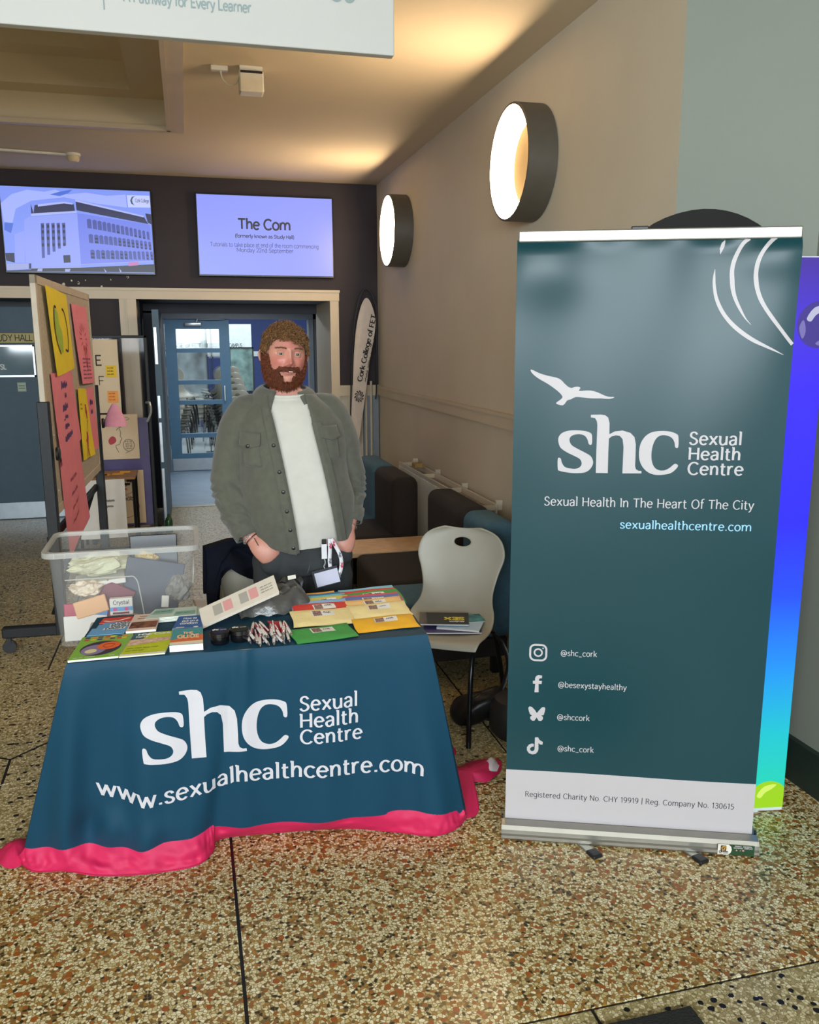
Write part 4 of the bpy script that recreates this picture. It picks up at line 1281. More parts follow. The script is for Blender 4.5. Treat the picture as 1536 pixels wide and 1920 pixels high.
# green plate booklet
t, g1, g2 = leaflet('booklet', 'green booklet with a food plate drawing at the table corner', 'booklet', quadf((-.392, 2.585), (-.248, 2.588), (-.216, 2.79), (-.372, 2.79)), .007, mat('booklet_green', '#86b843', .5), PAPER)
part('plate_rim', MB().poly(circ(.52, .42, .40, 32, .32), g1), pr('plate_dark', '#3a2f45'), t)
part('plate_drawing', MB().poly(circ(.40, .36, .25, 24, .22), g2), pr('plate_mauve', '#8d7fa6'), t)
part('plate_drawing', MB().poly(circ(.66, .50, .23, 24, .17), lambda u, v: g2(u, v) + Vector((0, 0, .0003))), pr('plate_orange', '#ea6a2c'), t)
part('plate_drawing', MB().ribbon([(a, b, .025) for a, b in circ(.66, .50, .11, 16, .08)], lambda u, v: g2(u, v) + Vector((0, 0, .0006))), pr('plate_red', '#b83a1c'), t)
part('plate_drawing', MB().poly(circ(.36, .30, .12, 16, .09), lambda u, v: g2(u, v) + Vector((0, 0, .0004))), pr('plate_cream', '#e8d9a8'), t)
random.seed(5)
for k in range(14):
    u, v = .06 + .88 * (k % 7) / 7 + random.uniform(0, .03), .80 + .10 * (k // 7)
    part('icon', MB().poly(rrect(u, v, u + .10, v + .07, .015, 2), g1), pr('icon%d' % (k % 5), ['#d8503a', '#e7c93d', '#4a3f86', '#e9894b', '#7b3b6b'][k % 5]), t)
part('lettering', scribble(scribble(MB(), g1, .08, .045, .045, .55, 1, .2, 2), g1, .8, .045, .05, .92, 2, .2, 1), INKW, t)
# lime leaflet
t, g1, g2 = leaflet('leaflet', 'lime leaflet with holding hands photo on the table front', 'leaflet', quadf((-.246, 2.586), (-.112, 2.586), (-.083, 2.79), (-.212, 2.79)), .005, mat('leaflet_lime', '#c2cc1e', .5), PAPER)
part('teal_block', MB().poly([(.0, .70), (.30, .70), (.36, 1.0), (.0, 1.0)], g1), pr('teal_block', '#2f5e63'), t)
part('photo', MB().poly([(.02, .42), (.98, .56), (.98, .72), (.03, .70)], g2), mat('print_hands', '#d9b3a0', .6, var=.3, scale=60), t)
part('lettering', text(text(MB(), 'HSE Cork', g2, .12, .88, .08, .92, .16), 'Kerry', g2, .1, .78, .07, .40, .15), INKW, t)
part('lettering', scribble(scribble(MB(), g2, .06, .28, .05, .8, 3, .14, 4), g2, .06, .18, .05, .5, 4, .14, 3), pr('olive', '#8a9110'), t)
part('white_strip', MB().poly([(.0, .0), (1, .0), (1, .07), (.0, .07)], g1), PAPER, t)
# fanned DASH cards
for k in range(5):
    y0, x0 = 2.795 + .024 * k, -.360 + .009 * (k % 2) + .008 * k
    t, g1, g2 = leaflet('dash_card', ['lowest blue DASH card of the fan', 'second blue DASH card of the fan', 'middle blue DASH card of the fan', 'fourth blue DASH card of the fan', 'rearmost blue DASH card of the fan'][k] + ' beside the green booklet', 'card',
                        quadf((x0, y0), (x0 + .115, y0), (x0 + .125, y0 + .07), (x0 + .010, y0 + .07)), .0016, mat('card_sky_blue', '#6ea7d8', .55), z=ZT + .0018 * (4 - k) + .0002, group='fanned DASH cards')
    part('title_box', MB().poly([(.32, .67), (.92, .67), (.94, .95), (.34, .95)], g1), INKW, t)
    part('lettering', text(MB(), 'DASH', g2, .38, .71, .19, .88, .17), pr('steel_blue', '#33465c'), t)
# beige leaflet with faces photo, red leaflet behind
t, g1, g2 = leaflet('leaflet', 'beige leaflet with a photo strip of faces', 'leaflet', quadf((-.240, 2.80), (-.145, 2.80), (-.135, 2.975), (-.222, 2.975)), .008, mat('leaflet_beige', '#e8cfc0', .55), PAPER, z=ZT + .004)
part('photo', MB().poly([(.05, .14), (.97, .14), (1, .52), (.06, .52)], g1), mat('print_faces', '#7a4a34', .6, var=.9, scale=70), t)
part('lettering', scribble(scribble(MB(), g1, .2, .68, .08, .85, 5, .16, 2), g1, .25, .82, .07, .7, 6, .16, 1), pr('terracotta', '#a8543c'), t)
t, g1, g2 = leaflet('leaflet', 'red leaflet half hidden behind the blue cards', 'leaflet', quadf((-.335, 2.935), (-.228, 2.935), (-.228, 2.99), (-.325, 2.99)), .003, mat('leaflet_red', '#d8442e', .55), z=ZT + .0005)
part('print_shape', MB().ribbon([(.1, .4, .12), (.3, .2, .12), (.6, .3, .12), (.9, .7, .12)], g1), INKW, t)
# pale green info sheets
for k, (dx, dy) in enumerate(((0, 0), (.006, .004), (.010, .010), (-.004, .014))):
    t, g1, g2 = leaflet('info_sheet', ['lowest', 'second', 'third', 'topmost'][k] + ' pale green info sheet of the pile behind the blue cards', 'leaflet',
                        quadf((-.185 + dx, 2.93 + dy - .03), (-.010 + dx, 2.93 + dy - .02), (-.006 + dx, 3.005 + dy), (-.150 + dx, 3.005 + dy)), .003, mat('sheet_sage', '#c9d8cc', .6), PAPER, z=ZT + .0032 * k, group='pale green info sheets')
    if k == 3:
        part('print_block', MB().poly([(.05, .4), (.48, .4), (.48, .9), (.05, .9)], g1), pr('sage', '#8fb8a8'), t)
        part('print_block', MB().poly([(.55, .1), (.97, .1), (.97, .55), (.55, .55)], g1), pr('sage', '#8fb8a8'), t)
        part('lettering', scribble(scribble(MB(), g2, .08, .62, .10, .46, 7, .12, 3), g2, .58, .3, .10, .9, 8, .12, 2), INKD, t)
# condom guide pile and orange pile
t, g1, g2 = leaflet('leaflet_pile', 'blue leaflet pile titled How to put on a condom', 'leaflet', quadf((-.092, 2.775), (.003, 2.765), (.015, 2.90), (-.072, 2.905)), .016, mat('leaflet_blue', '#3c67a8', .5), PAPER)
part('lettering', text(text(text(MB(), 'How to', g1, .22, .72, .14, .72, .17), 'put on a', g1, .22, .52, .14, .80, .17), 'condom', g1, .18, .32, .14, .80, .17), INKW, t)
part('small_print', MB().poly([(.1, .06), (.38, .06), (.38, .11), (.1, .11)], g1).poly(circ(.78, .09, .09, 16, .05), g1), INKW, t)
part('pale_edge', MB().poly([(0, -.001), (1, -.001), (1, .03), (0, .03)], g1), pr('pale_blue', '#a9c6e2'), t)
t, g1, g2 = leaflet('leaflet_pile', 'thick pile of teal and orange guide cards', 'leaflet', quadf((-.098, 2.598), (.003, 2.594), (.005, 2.745), (-.090, 2.752)), .022, mat('card_teal_top', '#4d9ba0', .5), PAPER)
part('orange_area', MB().poly([(0, .0), (1, .0), (1, .62), (.75, .45), (.35, .40), (0, .30)], g1), pr('orange', '#e2703e'), t)
part('cream_area', MB().poly([(0, .0), (1, .0), (1, .20), (0, .16)], g2), pr('cream', '#efdfc4'), t)
lub = part('lettering', text(text(MB(), 'THE', lambda u, v: g2(u, v) + Vector((0, 0, .0004)), .36, .62, .14, .70, .2), 'GUIDE', lambda u, v: g2(u, v) + Vector((0, 0, .0004)), .2, .38, .20, .90, .22), pr('peach', '#f4c9a0'), t)

# two black jars
for k, x in enumerate((.056, .118)):
    y = 2.645 + .008 * k
    t = thing('black_jar', ['left black jar with shc lid beside the orange cards', 'right black jar with shc lid beside the pens'][k], 'jar', (x, y, ZT), group='black jars')
    f = lambda p: Vector((x + p.x, y + p.y, ZT + p.z))
    part('jar_body', MB().lathe([(.0001, 0), (.026, 0), (.029, .004), (.029, .022), (.027, .024)], f, 28), mat('jar_black_gloss', '#0d0d10', .18, spec=.6), t, True)
    part('lid', MB().lathe([(.027, .024), (.0315, .025), (.0315, .038), (.029, .0405), (.0001, .041)], f, 28), MATS['jar_black_gloss'], t, True)
    ff = lambda u, v: Vector((x + u, y + v, ZT + .0414))
    part('lettering', text(text(MB(), 'shc', ff, -.022, .004, .013, -.002, .2), 'Sexual Health', ff, .002, .006, .005, .022, .12), INKW, t)

# pens in a loose pile
M_PW = mat('pen_white', '#e8e2e0', .3)
M_PR = mat('pen_crimson', '#a01936', .3)
M_PT = mat('pen_silver', '#b9bcc0', .2, .9)
random.seed(21)


def make_pen():
    t = thing('pen', 'crimson and white ballpoint pen in the loose pile', 'pen', group='crimson and white pens')
    f = lambda p: Vector((p.x, p.z - .065, p.y + .0052))
    part('barrel', MB().lathe([(.0001, .0), (.0035, .001), (.0046, .012), (.005, .05), (.005, .066)], f, 10), M_PW, t, True, local=True)
    part('grip', MB().lathe([(.0051, .066), (.0055, .07), (.0052, .098), (.0045, .108)], f, 10), M_PR, t, True, local=True)
    part('tip', MB().lathe([(.0045, .0), (.0030, -.010), (.0010, -.018), (.0001, -.019)], f, 10), M_PT, t, True, local=True)
    part('clip', MB().box((-.0018, .005, .010), (.0018, .045, .012)), M_PW, t, local=True)
    part('push_button', MB().lathe([(.0001, .122), (.0025, .122), (.0028, .108)], f, 8), M_PT, t, True, local=True)
    return t


pen0 = make_pen()
PENS = []
for k in range(24):
    q = k % 12
    PENS.append((.148 + .0112 * q + random.uniform(-.004, .004) + (.005 if k > 11 else 0), 2.665 + random.uniform(-.02, .03) + (.02 if k > 11 else 0), random.uniform(-.24, .24), .0108 if k > 11 else 0))
PW = ['leftmost on the jar side', 'near the jars']
for k, (x, y, r_, h) in enumerate(PENS):
    o = pen0 if k == 0 else copy_tree(pen0)
    o.location = (x, y, ZT + h)
    o.rotation_euler = (0, random.uniform(-.4, .4), r_ + (PI if k % 4 == 1 else 0))

# padded envelopes, shingled in two columns
def envelope(col, mname, x, y, rz, lab, wid=.205, dep=.118, label_on=True, i=0, lift=0, tilt=9.5, h=.0035):
    t = thing('envelope', lab, 'envelope', (x, y, ZT), group='coloured envelopes')
    t.rotation_euler = (math.radians(tilt), 0, rz)
    t.location.z = ZT + lift
    mb = MB()

    def top(u, v):
        e = min(1, min(u, 1 - u) * 9) * min(1, min(v, 1 - v) * 7)
        return Vector(((u - .5) * wid + .003 * math.sin(v * 5 + i), v * dep + .002 * math.sin(u * 7 + i), .0012 + h * e ** .6 * (.75 + .25 * math.sin(u * 9 + v * 5 + i))))
    mb.grid(top, 14, 8)
    mb.grid(lambda u, v: Vector((top(u, v).x, top(u, v).y, 0)), 14, 8)
    part('packet', mb, mat(mname, col, .65, var=.05, bump=.1, bscale=90), t, 'all', local=True)
    if label_on:
        tf = lambda u, v: top(u, v) + Vector((0, 0, .0010))
        lb_ = part('address_label', MB().grid(tf, 6, 4, .34, .72, .50, .82), PAPER, t, local=True)
        tg = lambda u, v: top(u, v) + Vector((0, 0, .0016))
        part('printed_square', MB().grid(tg, 3, 3, .36, .50, .52, .80), mat('label_square_ink', '#8d6a62', .6, var=.8, scale=160), lb_, local=True)
        part('handwriting', scribble(MB(), lambda u, v: tg(u, v), .54, .66, .10, .68, i, .14, 1), INKD, lb_, local=True)
    return t


EL = [('#f0a83a', 'env_orange', 'orange envelope at the back of the left row'), ('#2f6f9c', 'env_blue', 'dark blue envelope in the left row'), ('#6cc3d6', 'env_cyan', 'cyan envelope in the left row'),
      ('#d8c25a', 'env_mustard', 'mustard envelope in the left row'), ('#8fb6de', 'env_sky', 'light blue envelope in the left row'), ('#d8392f', 'env_red', 'red envelope behind the cream one in the left row'),
      ('#ecd79a', 'env_cream', 'cream envelope behind the green one in the left row'), ('#3f9a47', 'env_green', 'green envelope at the front of the left row')]
YL = [2.935, 2.915, 2.89, 2.865, 2.825, 2.795, 2.715, 2.575]
XL = [.425, .437, .445, .448, .418, .419, .402, .392]
for k, (c, mn, lab) in enumerate(EL):
    envelope(c, mn, XL[k], YL[k], (.09, .05, .03, .02, .05, .02, -.02, .13)[k], lab, .205 if k > 3 else .16, .125 if k in (6,) else .118, k in (3, 5, 6, 7), k, (0, .001, .002, .003, .003, .004, .004, .001)[k], (9.5, 9.5, 9.5, 9.5, 9.5, 8.5, 8, 4)[k], .0028 if k < 5 else .005)
ER = [('#7fc3da', 'env_cyan2', 'pale cyan envelope at the back of the right row'), ('#d8392f', 'env_red', 'red envelope at the back of the right row'), ('#3f9a47', 'env_green', 'green envelope in the right row'),
      ('#d8505e', 'env_rose', 'rose envelope in the right row'), ('#5f6fae', 'env_violet', 'violet envelope in the right row'), ('#efbf7a', 'env_peach', 'peach envelope in the right row'),
      ('#ecd79a', 'env_cream', 'cream envelope behind the yellow one in the right row'), ('#f2b51c', 'env_yellow', 'yellow envelope at the front of the right row')]
YR = [2.95, 2.92, 2.895, 2.855, 2.835, 2.80, 2.745, 2.625]
XR = [.622, .618, .632, .615, .612, .612, .612, .608]
for k, (c, mn, lab) in enumerate(ER):
    envelope(c, mn, XR[k], YR[k], (.10, .06, .14, .03, .02, .06, .05, .06)[k], lab, .215, .118, k in (2, 4, 5, 6, 7), k + 9, (0, .001, .002, .003, .003, .004, .004, .001)[k], (9.5, 9.5, 9.5, 9.5, 9.5, 8.5, 8, 4)[k], .0028 if k < 5 else .005)
envelope('#c9303f', 'env_crimson', .276, 2.74, PI / 2 + .1, 'crimson envelope poking out left of the red one', .13, .05, False, 20)

# grey mailing bag and long printed box on it
mbg = MB()


def bagf(u, v):
    e = min(1, min(u, 1 - u) * 6) ** .5 * min(1, min(v, 1 - v) * 5) ** .5
    n_ = noise.noise(Vector((u * 6, v * 5, 3)))
    return Vector((.135 + .26 * u - .02 * v, 2.86 + .20 * v + .05 * u + .01 * math.sin(u * 9), ZT + .003 + e * (.050 + .022 * n_ + .02 * u) + .004 * math.sin(u * 30 + v * 12)))


mbg.grid(bagf, 40, 26).grid(lambda u, v: Vector((bagf(u, v).x, bagf(u, v).y, ZT + .001)), 10, 8)
bg = thing('mailing_bag', 'crumpled grey plastic mailing bag behind the pens', 'bag', (.26, 2.95, ZT))
part('bag', mbg, mat('bag_grey_film', '#4c4b49', .28, var=.15, scale=9, bump=.5, bscale=28, spec=.6), bg, 'all')
fl_ = MB().grid(lambda u, v: bagf(.62 + .36 * u, .80 + .18 * v) + Vector((.02 * v, .035 * v, .03 * v + .012 * math.sin(u * 9))), 12, 6)
part('bag_flap', fl_, MATS['bag_grey_film'], bg, 'all')
part('bag_label', MB().add([(.315, 3.00, .835), (.345, 3.005, .838), (.345, 3.02, .848), (.315, 3.015, .846)], [(0, 1, 2, 3)]), PAPER, bg)
bf_ = quadf((.006, 2.79, .757), (.272, 2.905, .822), (.262, 2.985, .862), (-.004, 2.875, .790))
t = thing('long_box', 'long pale printed box lying across the grey bag', 'box', (.13, 2.9, ZT))
part('box', MB().grid(lambda u, v: bf_(u, v, 0), 8, 8).grid(lambda u, v: bf_(u, v, -.010), 8, 8).add([bf_(u, v, w_) for w_ in (-.010, 0) for u, v in ((0, 0), (1, 0), (1, 1), (0, 1))], [(0, 1, 5, 4), (1, 2, 6, 5), (2, 3, 7, 6), (3, 0, 4, 7)]), mat('carton_pale', '#d9cfc0', .6), t)
for u0, c in ((.16, 'grey'), (.29, 'rose'), (.50, 'grey'), (.63, 'rose')):
    part('print_block', MB().grid(lambda u, v: bf_(u, v, .0012), 3, 3, u0, u0 + .11, .22, .80), pr('block_' + c, {'grey': '#a8a39b', 'rose': '#d99a98'}[c]), t)
lt = MB()
for v in (.3, .45, .6):
    scribble(lt, lambda u, w_: bf_(u, w_, .0014), .78, v, .07, .95, 9, .12, 3)
part('small_print', lt, pr('warm_grey', '#8d867c'), t)
# ================================================================== SEATING ALONG THE RIGHT WALL
M_SB = mat('fabric_steel_blue', '#3f6275', .9, var=.08, scale=30, bump=.25, bscale=400)
M_SK = mat('fabric_black_brown', '#1f1814', .9, var=.10, scale=30, bump=.25, bscale=400)
M_WOOD = mat('wood_pale_maple', '#c9a985', .5, var=.12, scale=18)
M_LEGB = mat('tube_black_gloss', '#14171a', .25, .3)


def sofa_unit(name, label, y0, y1, m_, x0=.93, xr=1.56):
    t = thing(name, label, 'sofa', ((x0 + xr) / 2, (y0 + y1) / 2, 0), group='two-tone bench sofas')
    g = .004
    part('seat', MB().rbox((x0, y0 + g, .20), (xr - .15, y1 - g, .425), .045, 4), m_, t, True)
    part('backrest', MB().rbox((xr - .185, y0 + g, .20), (xr, y1 - g, .81), .06, 5), m_, t, True)
    part('base', MB().rbox((x0 + .04, y0 + .03, .10), (xr - .04, y1 - .03, .20), .008), M_SK, t)
    for x in (x0 + .10, xr - .09):
        for y in (y0 + .08, y1 - .08):
            part('leg', MB().box((x - .02, y - .02, 0), (x + .02, y + .02, .10)), M_LEGB, t)
    return t


sofa_unit('sofa_unit', 'steel blue sofa section nearest the teal banner', 3.86, 4.25, M_SB)
sofa_unit('sofa_unit', 'black brown sofa section right behind the grey shell chair', 4.25, 4.95, M_SK)
sofa_unit('sofa_unit', 'far black brown sofa section beyond the wooden table', 5.36, 5.98, M_SK, .86, 1.45)
sofa_unit('sofa_unit', 'far steel blue sofa section near the feather flag', 5.98, 6.60, M_SB, .86, 1.45)
t = thing('side_table', 'low maple table slab between the two sofas', 'table', (1.25, 5.22, 0))
part('table_top', MB().rbox((.86, 4.98, .385), (1.50, 5.34, .418), .006), M_WOOD, t)
for x in (.91, 1.45):
    part('leg', MB().box((x - .02, 5.02, 0), (x + .02, 5.30, .385)), M_SK, t)

# radiator: two panels with brackets and ribs
M_RAD = mat('radiator_enamel', '#cfc5b2', .4, var=.03)
t = thing('radiator', 'cream double panel radiator behind the sofas', 'radiator', (1.71, 5.7, .12))
for x, nm in ((1.645, 'front_panel'), (1.755, 'rear_panel')):
    pn = MB().rbox((x - .006, 4.72, .13), (x + .006, 6.72, .73), .004)
    k = 4.76
    p_ = part(nm, pn, M_RAD, t)
    if nm == 'front_panel':
        while k < 6.69:
            part('rib', MB().rbox((x - .014, k, .16), (x - .004, k + .018, .70), .004, 1), M_RAD, p_)
            k += .036
for y in (4.74, 5.4, 6.05, 6.70):
    part('bracket', MB().box((1.645, y - .006, .69), (1.795, y + .006, .72)).box((1.755, y - .012, .72), (1.795, y + .012, .75)), M_RAD, t)
part('convector_fins', MB().box((1.652, 4.76, .20), (1.748, 6.68, .69)), mat('radiator_fins', '#8d8474', .6, var=.5, scale=90), t)
for y in (4.80, 6.64):
    part('pipe', MB().cyl((1.70, y, 0), (1.70, y, .2), .008, 8), M_RAD, t, True)
solo('sponge_block', MB().rbox((1.66, 6.28, .731), (1.74, 6.38, .765), .008), mat('sponge_tan', '#a58a58', .9, var=.3, scale=60), 'small tan sponge block lying on the radiator', 'sponge')

# ================================================================== SHELL CHAIRS
M_SHELL = mat('shell_plastic_taupe', '#a8a394', .42, var=.03)


def make_chair(name, label, group, hole=True):
    t = thing(name, label, 'chair', group=group)
    path = crom([(-.225, .425, .195), (-.20, .447, .205), (-.10, .440, .212), (.02, .432, .208), (.12, .440, .195), (.185, .475, .178), (.222, .545, .168), (.245, .63, .185), (.262, .70, .208), (.274, .75, .204), (.284, .79, .182), (.290, .815, .145), (.293, .832, .085)], 5)
    n = len(path)
    nu = 24
    mb = MB()
    L = []
    tot = 0
    for i in range(n):
        if i:
            tot += math.hypot(path[i][0] - path[i - 1][0], path[i][1] - path[i - 1][1])
        L.append(tot)
    P = {}
    for j, (y, z, hw) in enumerate(path):
        a, b = path[max(j - 1, 0)], path[min(j + 1, n - 1)]
        ty, tz = b[0] - a[0], b[1] - a[1]
        l = math.hypot(ty, tz)
        ny, nz = -tz / l, ty / l        # towards the sitter
        s_ = L[j] / tot
        cup = .030 * math.exp(-((s_ - .50) / .14) ** 2) + .018
        for i in range(nu + 1):
            u = i / nu * 2 - 1
            lift = cup * (abs(u) ** 2.6) - .004
            if s_ < .06:
                lift -= (.06 - s_) / .06 * .012
            P[i, j] = Vector((u * hw, y + ny * lift, z + nz * lift))
    idx = {}
    vs = []
    for j in range(n):
        for i in range(nu + 1):
            idx[i, j] = len(vs)
            vs.append(P[i, j])
    fs = []
    hc = .768
    inside = lambda p: hole and (p.x / .036) ** 2 + ((p.z - hc) / .019) ** 2 < 1 and p.y > .2
    for j in range(n - 1):
        for i in range(nu):
            q = [idx[i, j], idx[i + 1, j], idx[i + 1, j + 1], idx[i, j + 1]]
            c = sum((vs[k] for k in q), Vector()) / 4
            if inside(c):
                continue
            fs.append(tuple(q))
    # pull the rim of the grip hole onto a clean ellipse
    if hole:
        cnt = {}
        for q in fs:
            for a, b in zip(q, q[1:] + q[:1]):
                e = (min(a, b), max(a, b))
                cnt[e] = cnt.get(e, 0) + 1
        rim = {v for e, c in cnt.items() if c == 1 for v in e if abs(vs[v].x) < .08 and .70 < vs[v].z < .82}
        for v in rim:
            p = vs[v]
            a = math.atan2((p.z - hc) / .021, p.x / .040)
            vs[v] = Vector((.040 * math.cos(a), p.y + .04 * (hc + .021 * math.sin(a) - p.z), hc + .021 * math.sin(a)))
    mb.add(vs, fs)
    sh = part('shell', mb, M_SHELL, t, 'all', local=True)
    so = sh.modifiers.new('thickness', 'SOLIDIFY')
    so.thickness = .009
    so.offset = -1
    sb = sh.modifiers.new('subdivision', 'SUBSURF')
    sb.levels = sb.render_levels = 1
    for sx in (-1, 1):
        part('contour_rib', MB().tube(crom([(sx * .125, -.02 + .19, .458), (sx * .140, .200, .50), (sx * .142, .228, .56), (sx * .150, .243, .62), (sx * .165, .255, .66)], 5), [.001] + [.006] * 19 + [.001], 6), M_SHELL, t, True, local=True)
        part('leg', MB().tube(crom([(sx * .12, -.06, .412), (sx * .16, -.10, .408), (sx * .165, -.15, .385), (sx * .168, -.19, .30), (sx * .170, -.215, .15), (sx * .172, -.23, .0)], 6), .0115, 10), M_LEGB, t, True, local=True)
        part('leg', MB().tube(crom([(sx * .12, .06, .412), (sx * .16, .10, .408), (sx * .185, .15, .385), (sx * .195, .19, .30), (sx * .207, .245, .15), (sx * .215, .285, .0)], 6), .0115, 10), M_LEGB, t, True, local=True)
    part('under_frame', MB().tube([(-.12, -.06, .412), (.12, -.06, .412)], .010, 8).tube([(-.12, .06, .412), (.12, .06, .412)], .010, 8).box((-.10, -.07, .412), (.10, .07, .428)), M_LEGB, t, True, local=True)
    return t


ch = make_chair('shell_chair', 'taupe shell chair right of the table with leaflets on its seat', 'taupe shell chairs')
ch.location = (1.05, 3.45, 0)
ch.rotation_euler = (0, 0, math.radians(-33))
ch2 = copy_tree(ch)
ch2['label'] = 'taupe shell chair behind the man with a navy coat over its back'
ch2.location = (.205, 3.95, 0)
ch2.rotation_euler = (0, 0, math.radians(190))
ch3 = copy_tree(ch)
ch3['label'] = 'taupe shell chair under the clear plastic tub'
ch3.location = (-.30, 3.70, 0)
ch3.rotation_euler = (0, 0, math.radians(180))
# the tub's chair has no visible back: it is a low stool version, keep the seat only
for c in list(ch3.children):
    D.objects.remove(c)
ch3.name = 'stool'
ch3['label'] = 'low black stool carrying the clear plastic tub'
ch3['category'] = 'stool'
if 'group' in ch3:
    del ch3['group']
part('seat', MB().rbox((-.20, -.16, .443), (.20, .16, .468), .01), M_LEGB, ch3, local=True)
for sx in (-1, 1):
    for sy in (-1, 1):
        part('leg', MB().cyl((sx * .16, sy * .12, .0), (sx * .16, sy * .12, .443), .012, 10), M_LEGB, ch3, True, local=True)

# navy coat draped over the second chair
M_COAT = mat('coat_navy_wool', '#0d101b', .95, var=.15, scale=20, bump=.3, bscale=160, spec=.15)
mb = MB()
R2 = Matrix.Translation(ch2.location) @ Matrix.Rotation(math.radians(190), 4, 'Z')


def coat(u, v):
    # v 0 hem on the sitter's side -> .45 top edge -> 1 hem on the outer side
    x = (u - .5) * .46
    top = .848 - .10 * max(0, abs(u - .5) - .28)
    if v < .45:
        k = (.45 - v) / .45
        p = Vector((x, .262 - .05 * k + .012 * math.sin(u * 11 + 2 * k) * k, top - .22 * k))
    else:
        k = (v - .45) / .55
        h = interp(u, [(0, .30), (.15, .30), (.35, .22), (.60, .15), (.78, .11), (.88, .16), (.94, .42), (1, .44)])
        nn_ = noise.noise(Vector((u * 5, k * 3.5, 2.1)))
        p = Vector((x * (1 + .06 * k), .326 + .030 * math.sin(k * PI * .8) + (.022 * math.sin(u * 15 + 3 * k) + .045 * nn_) * min(1, k * 2.5), top - h * k - .03 * nn_ * k))
    r_ = .028 * math.exp(-((v - .45) / .06) ** 2)
    p.z += r_ * .35
    return R2 @ p


mb.grid(coat, 50, 50)
t = solo('navy_coat', mb, M_COAT, 'dark navy coat hung over the chair back behind the man', 'coat', smooth='all')
so = t.modifiers.new('thickness', 'SOLIDIFY')
so.thickness = .012

# leaflets on the right-hand chair
def pile(name, label, cx, cy, rz, w_, d_, z, th, m_, tilt=0, group=None):
    t = thing(name, label, 'booklet', (cx, cy, z), rz, group)
    t.rotation_euler = (tilt, 0, rz)
    part('cover', MB().box((-w_ / 2, -d_ / 2, th - .001), (w_ / 2, d_ / 2, th)), m_, t, local=True)
    part('pages', MB().box((-w_ / 2 + .001, -d_ / 2 + .001, 0), (w_ / 2 - .001, d_ / 2 - .001, th - .001)), PAPER, t, local=True)
    return t


SZ = .447
pile('booklet', 'violet booklet at the bottom of the pile on the chair', 1.075, 3.43, -.25, .25, .17, SZ, .006, mat('cover_violet', '#3b3470', .5), .03, 'booklets on the chair')
pile('booklet', 'pale blue booklet in the pile on the chair', 1.115, 3.425, -.50, .19, .15, SZ + .0075, .008, mat('cover_pale_blue', '#b9d3ea', .5), .03, 'booklets on the chair')
pile('booklet', 'teal spotted booklet poking from the pile on the chair', 1.13, 3.47, -.05, .20, .10, SZ + .017, .003, mat('cover_teal_spot', '#3f7f86', .5, var=.7, scale=18), .02, 'booklets on the chair')
bk = pile('booklet', 'black booklet with yellow SEX title on top of the chair pile', 1.052, 3.475, -.30, .22, .15, SZ + .0215, .006, mat('cover_black', '#171213', .4), .03, 'booklets on the chair')
bk_l = lambda u, v: Vector((.105 - u, .068 - v, .0066))
part('lettering', text(MB(), 'SEX', bk_l, .015, .055, .032, .105, .2), mat('ink_yellow', '#e8d83a', .6, var=0), bk, local=True)
part('lettering', scribble(MB(), bk_l, .015, .098, .022, .095, 3, .2, 1), INKW, bk, local=True)

# black shoulder bag and round weight under the chair
t = thing('black_bag', 'black shoulder bag lying on the floor under the shell chair', 'bag', (1.21, 3.42, 0))


def bagblob(u, v):
    a = u * 2 * PI
    b = v * PI
    r_ = 1 + .08 * noise.noise(Vector((math.cos(a) * 2, math.sin(a) * 2, v * 4)))
    return Vector((1.21 + .14 * r_ * math.sin(b) ** .6 * math.cos(a), 3.42 + .10 * r_ * math.sin(b) ** .6 * math.sin(a), max(.001, .060 - .066 * r_ * math.cos(b) + .035 * math.sin(b) * math.cos(a + .6) + .02 * math.sin(3 * a) * math.sin(b))))


M_BAGK = mat('bag_black_nylon', '#0f1012', .45, var=.15, bump=.35, bscale=35)
part('bag_body', MB().grid(bagblob, 40, 20), M_BAGK, t, 'all')
part('strap', MB().tube(crom([(1.30, 3.40, .13), (1.345, 3.43, .24), (1.33, 3.47, .33), (1.28, 3.47, .385)], 8), .012, 8, flat=.35), M_BAGK, t, True)
t = solo('round_weight', MB().lathe([(.0001, 0), (.10, 0), (.125, .03), (.125, .12), (.10, .165), (.05, .175), (.0001, .176)], lambda p: Vector((1.32 + p.x, 3.24 + p.y, p.z)), 28), mat('weight_black_rubber', '#1a1817', .6), 'round black weight on the floor half behind the banner', 'weight', smooth=True)

# ================================================================== CORNER: PIPES AND FEATHER FLAG
M_PIPE = mat('pipe_cream_paint', '#bdb09a', .5)
t = thing('corner_pipes', 'pair of cream heating pipes in the corner by the flag', 'pipe', (1.70, 8.12, 0))
part('pipe', MB().tube(crom([(1.66, 8.13, .02), (1.66, 8.13, .6), (1.66, 8.13, 1.14), (1.66, 8.13, 1.2)], 3), .012, 8), M_PIPE, t, True)
part('pipe', MB().tube(crom([(1.71, 8.13, .02), (1.71, 8.13, .6), (1.71, 8.13, 1.26), (1.715, 8.15, 1.29)], 3), .012, 8), M_PIPE, t, True)
part('clip', MB().box((1.645, 8.12, .52), (1.73, 8.2, .54)), M_PIPE, t)
part('backing_board', MB().box((1.64, 8.15, .02), (1.79, 8.2, 1.18)), mat('board_grey_blue', '#7d8790', .6), t)

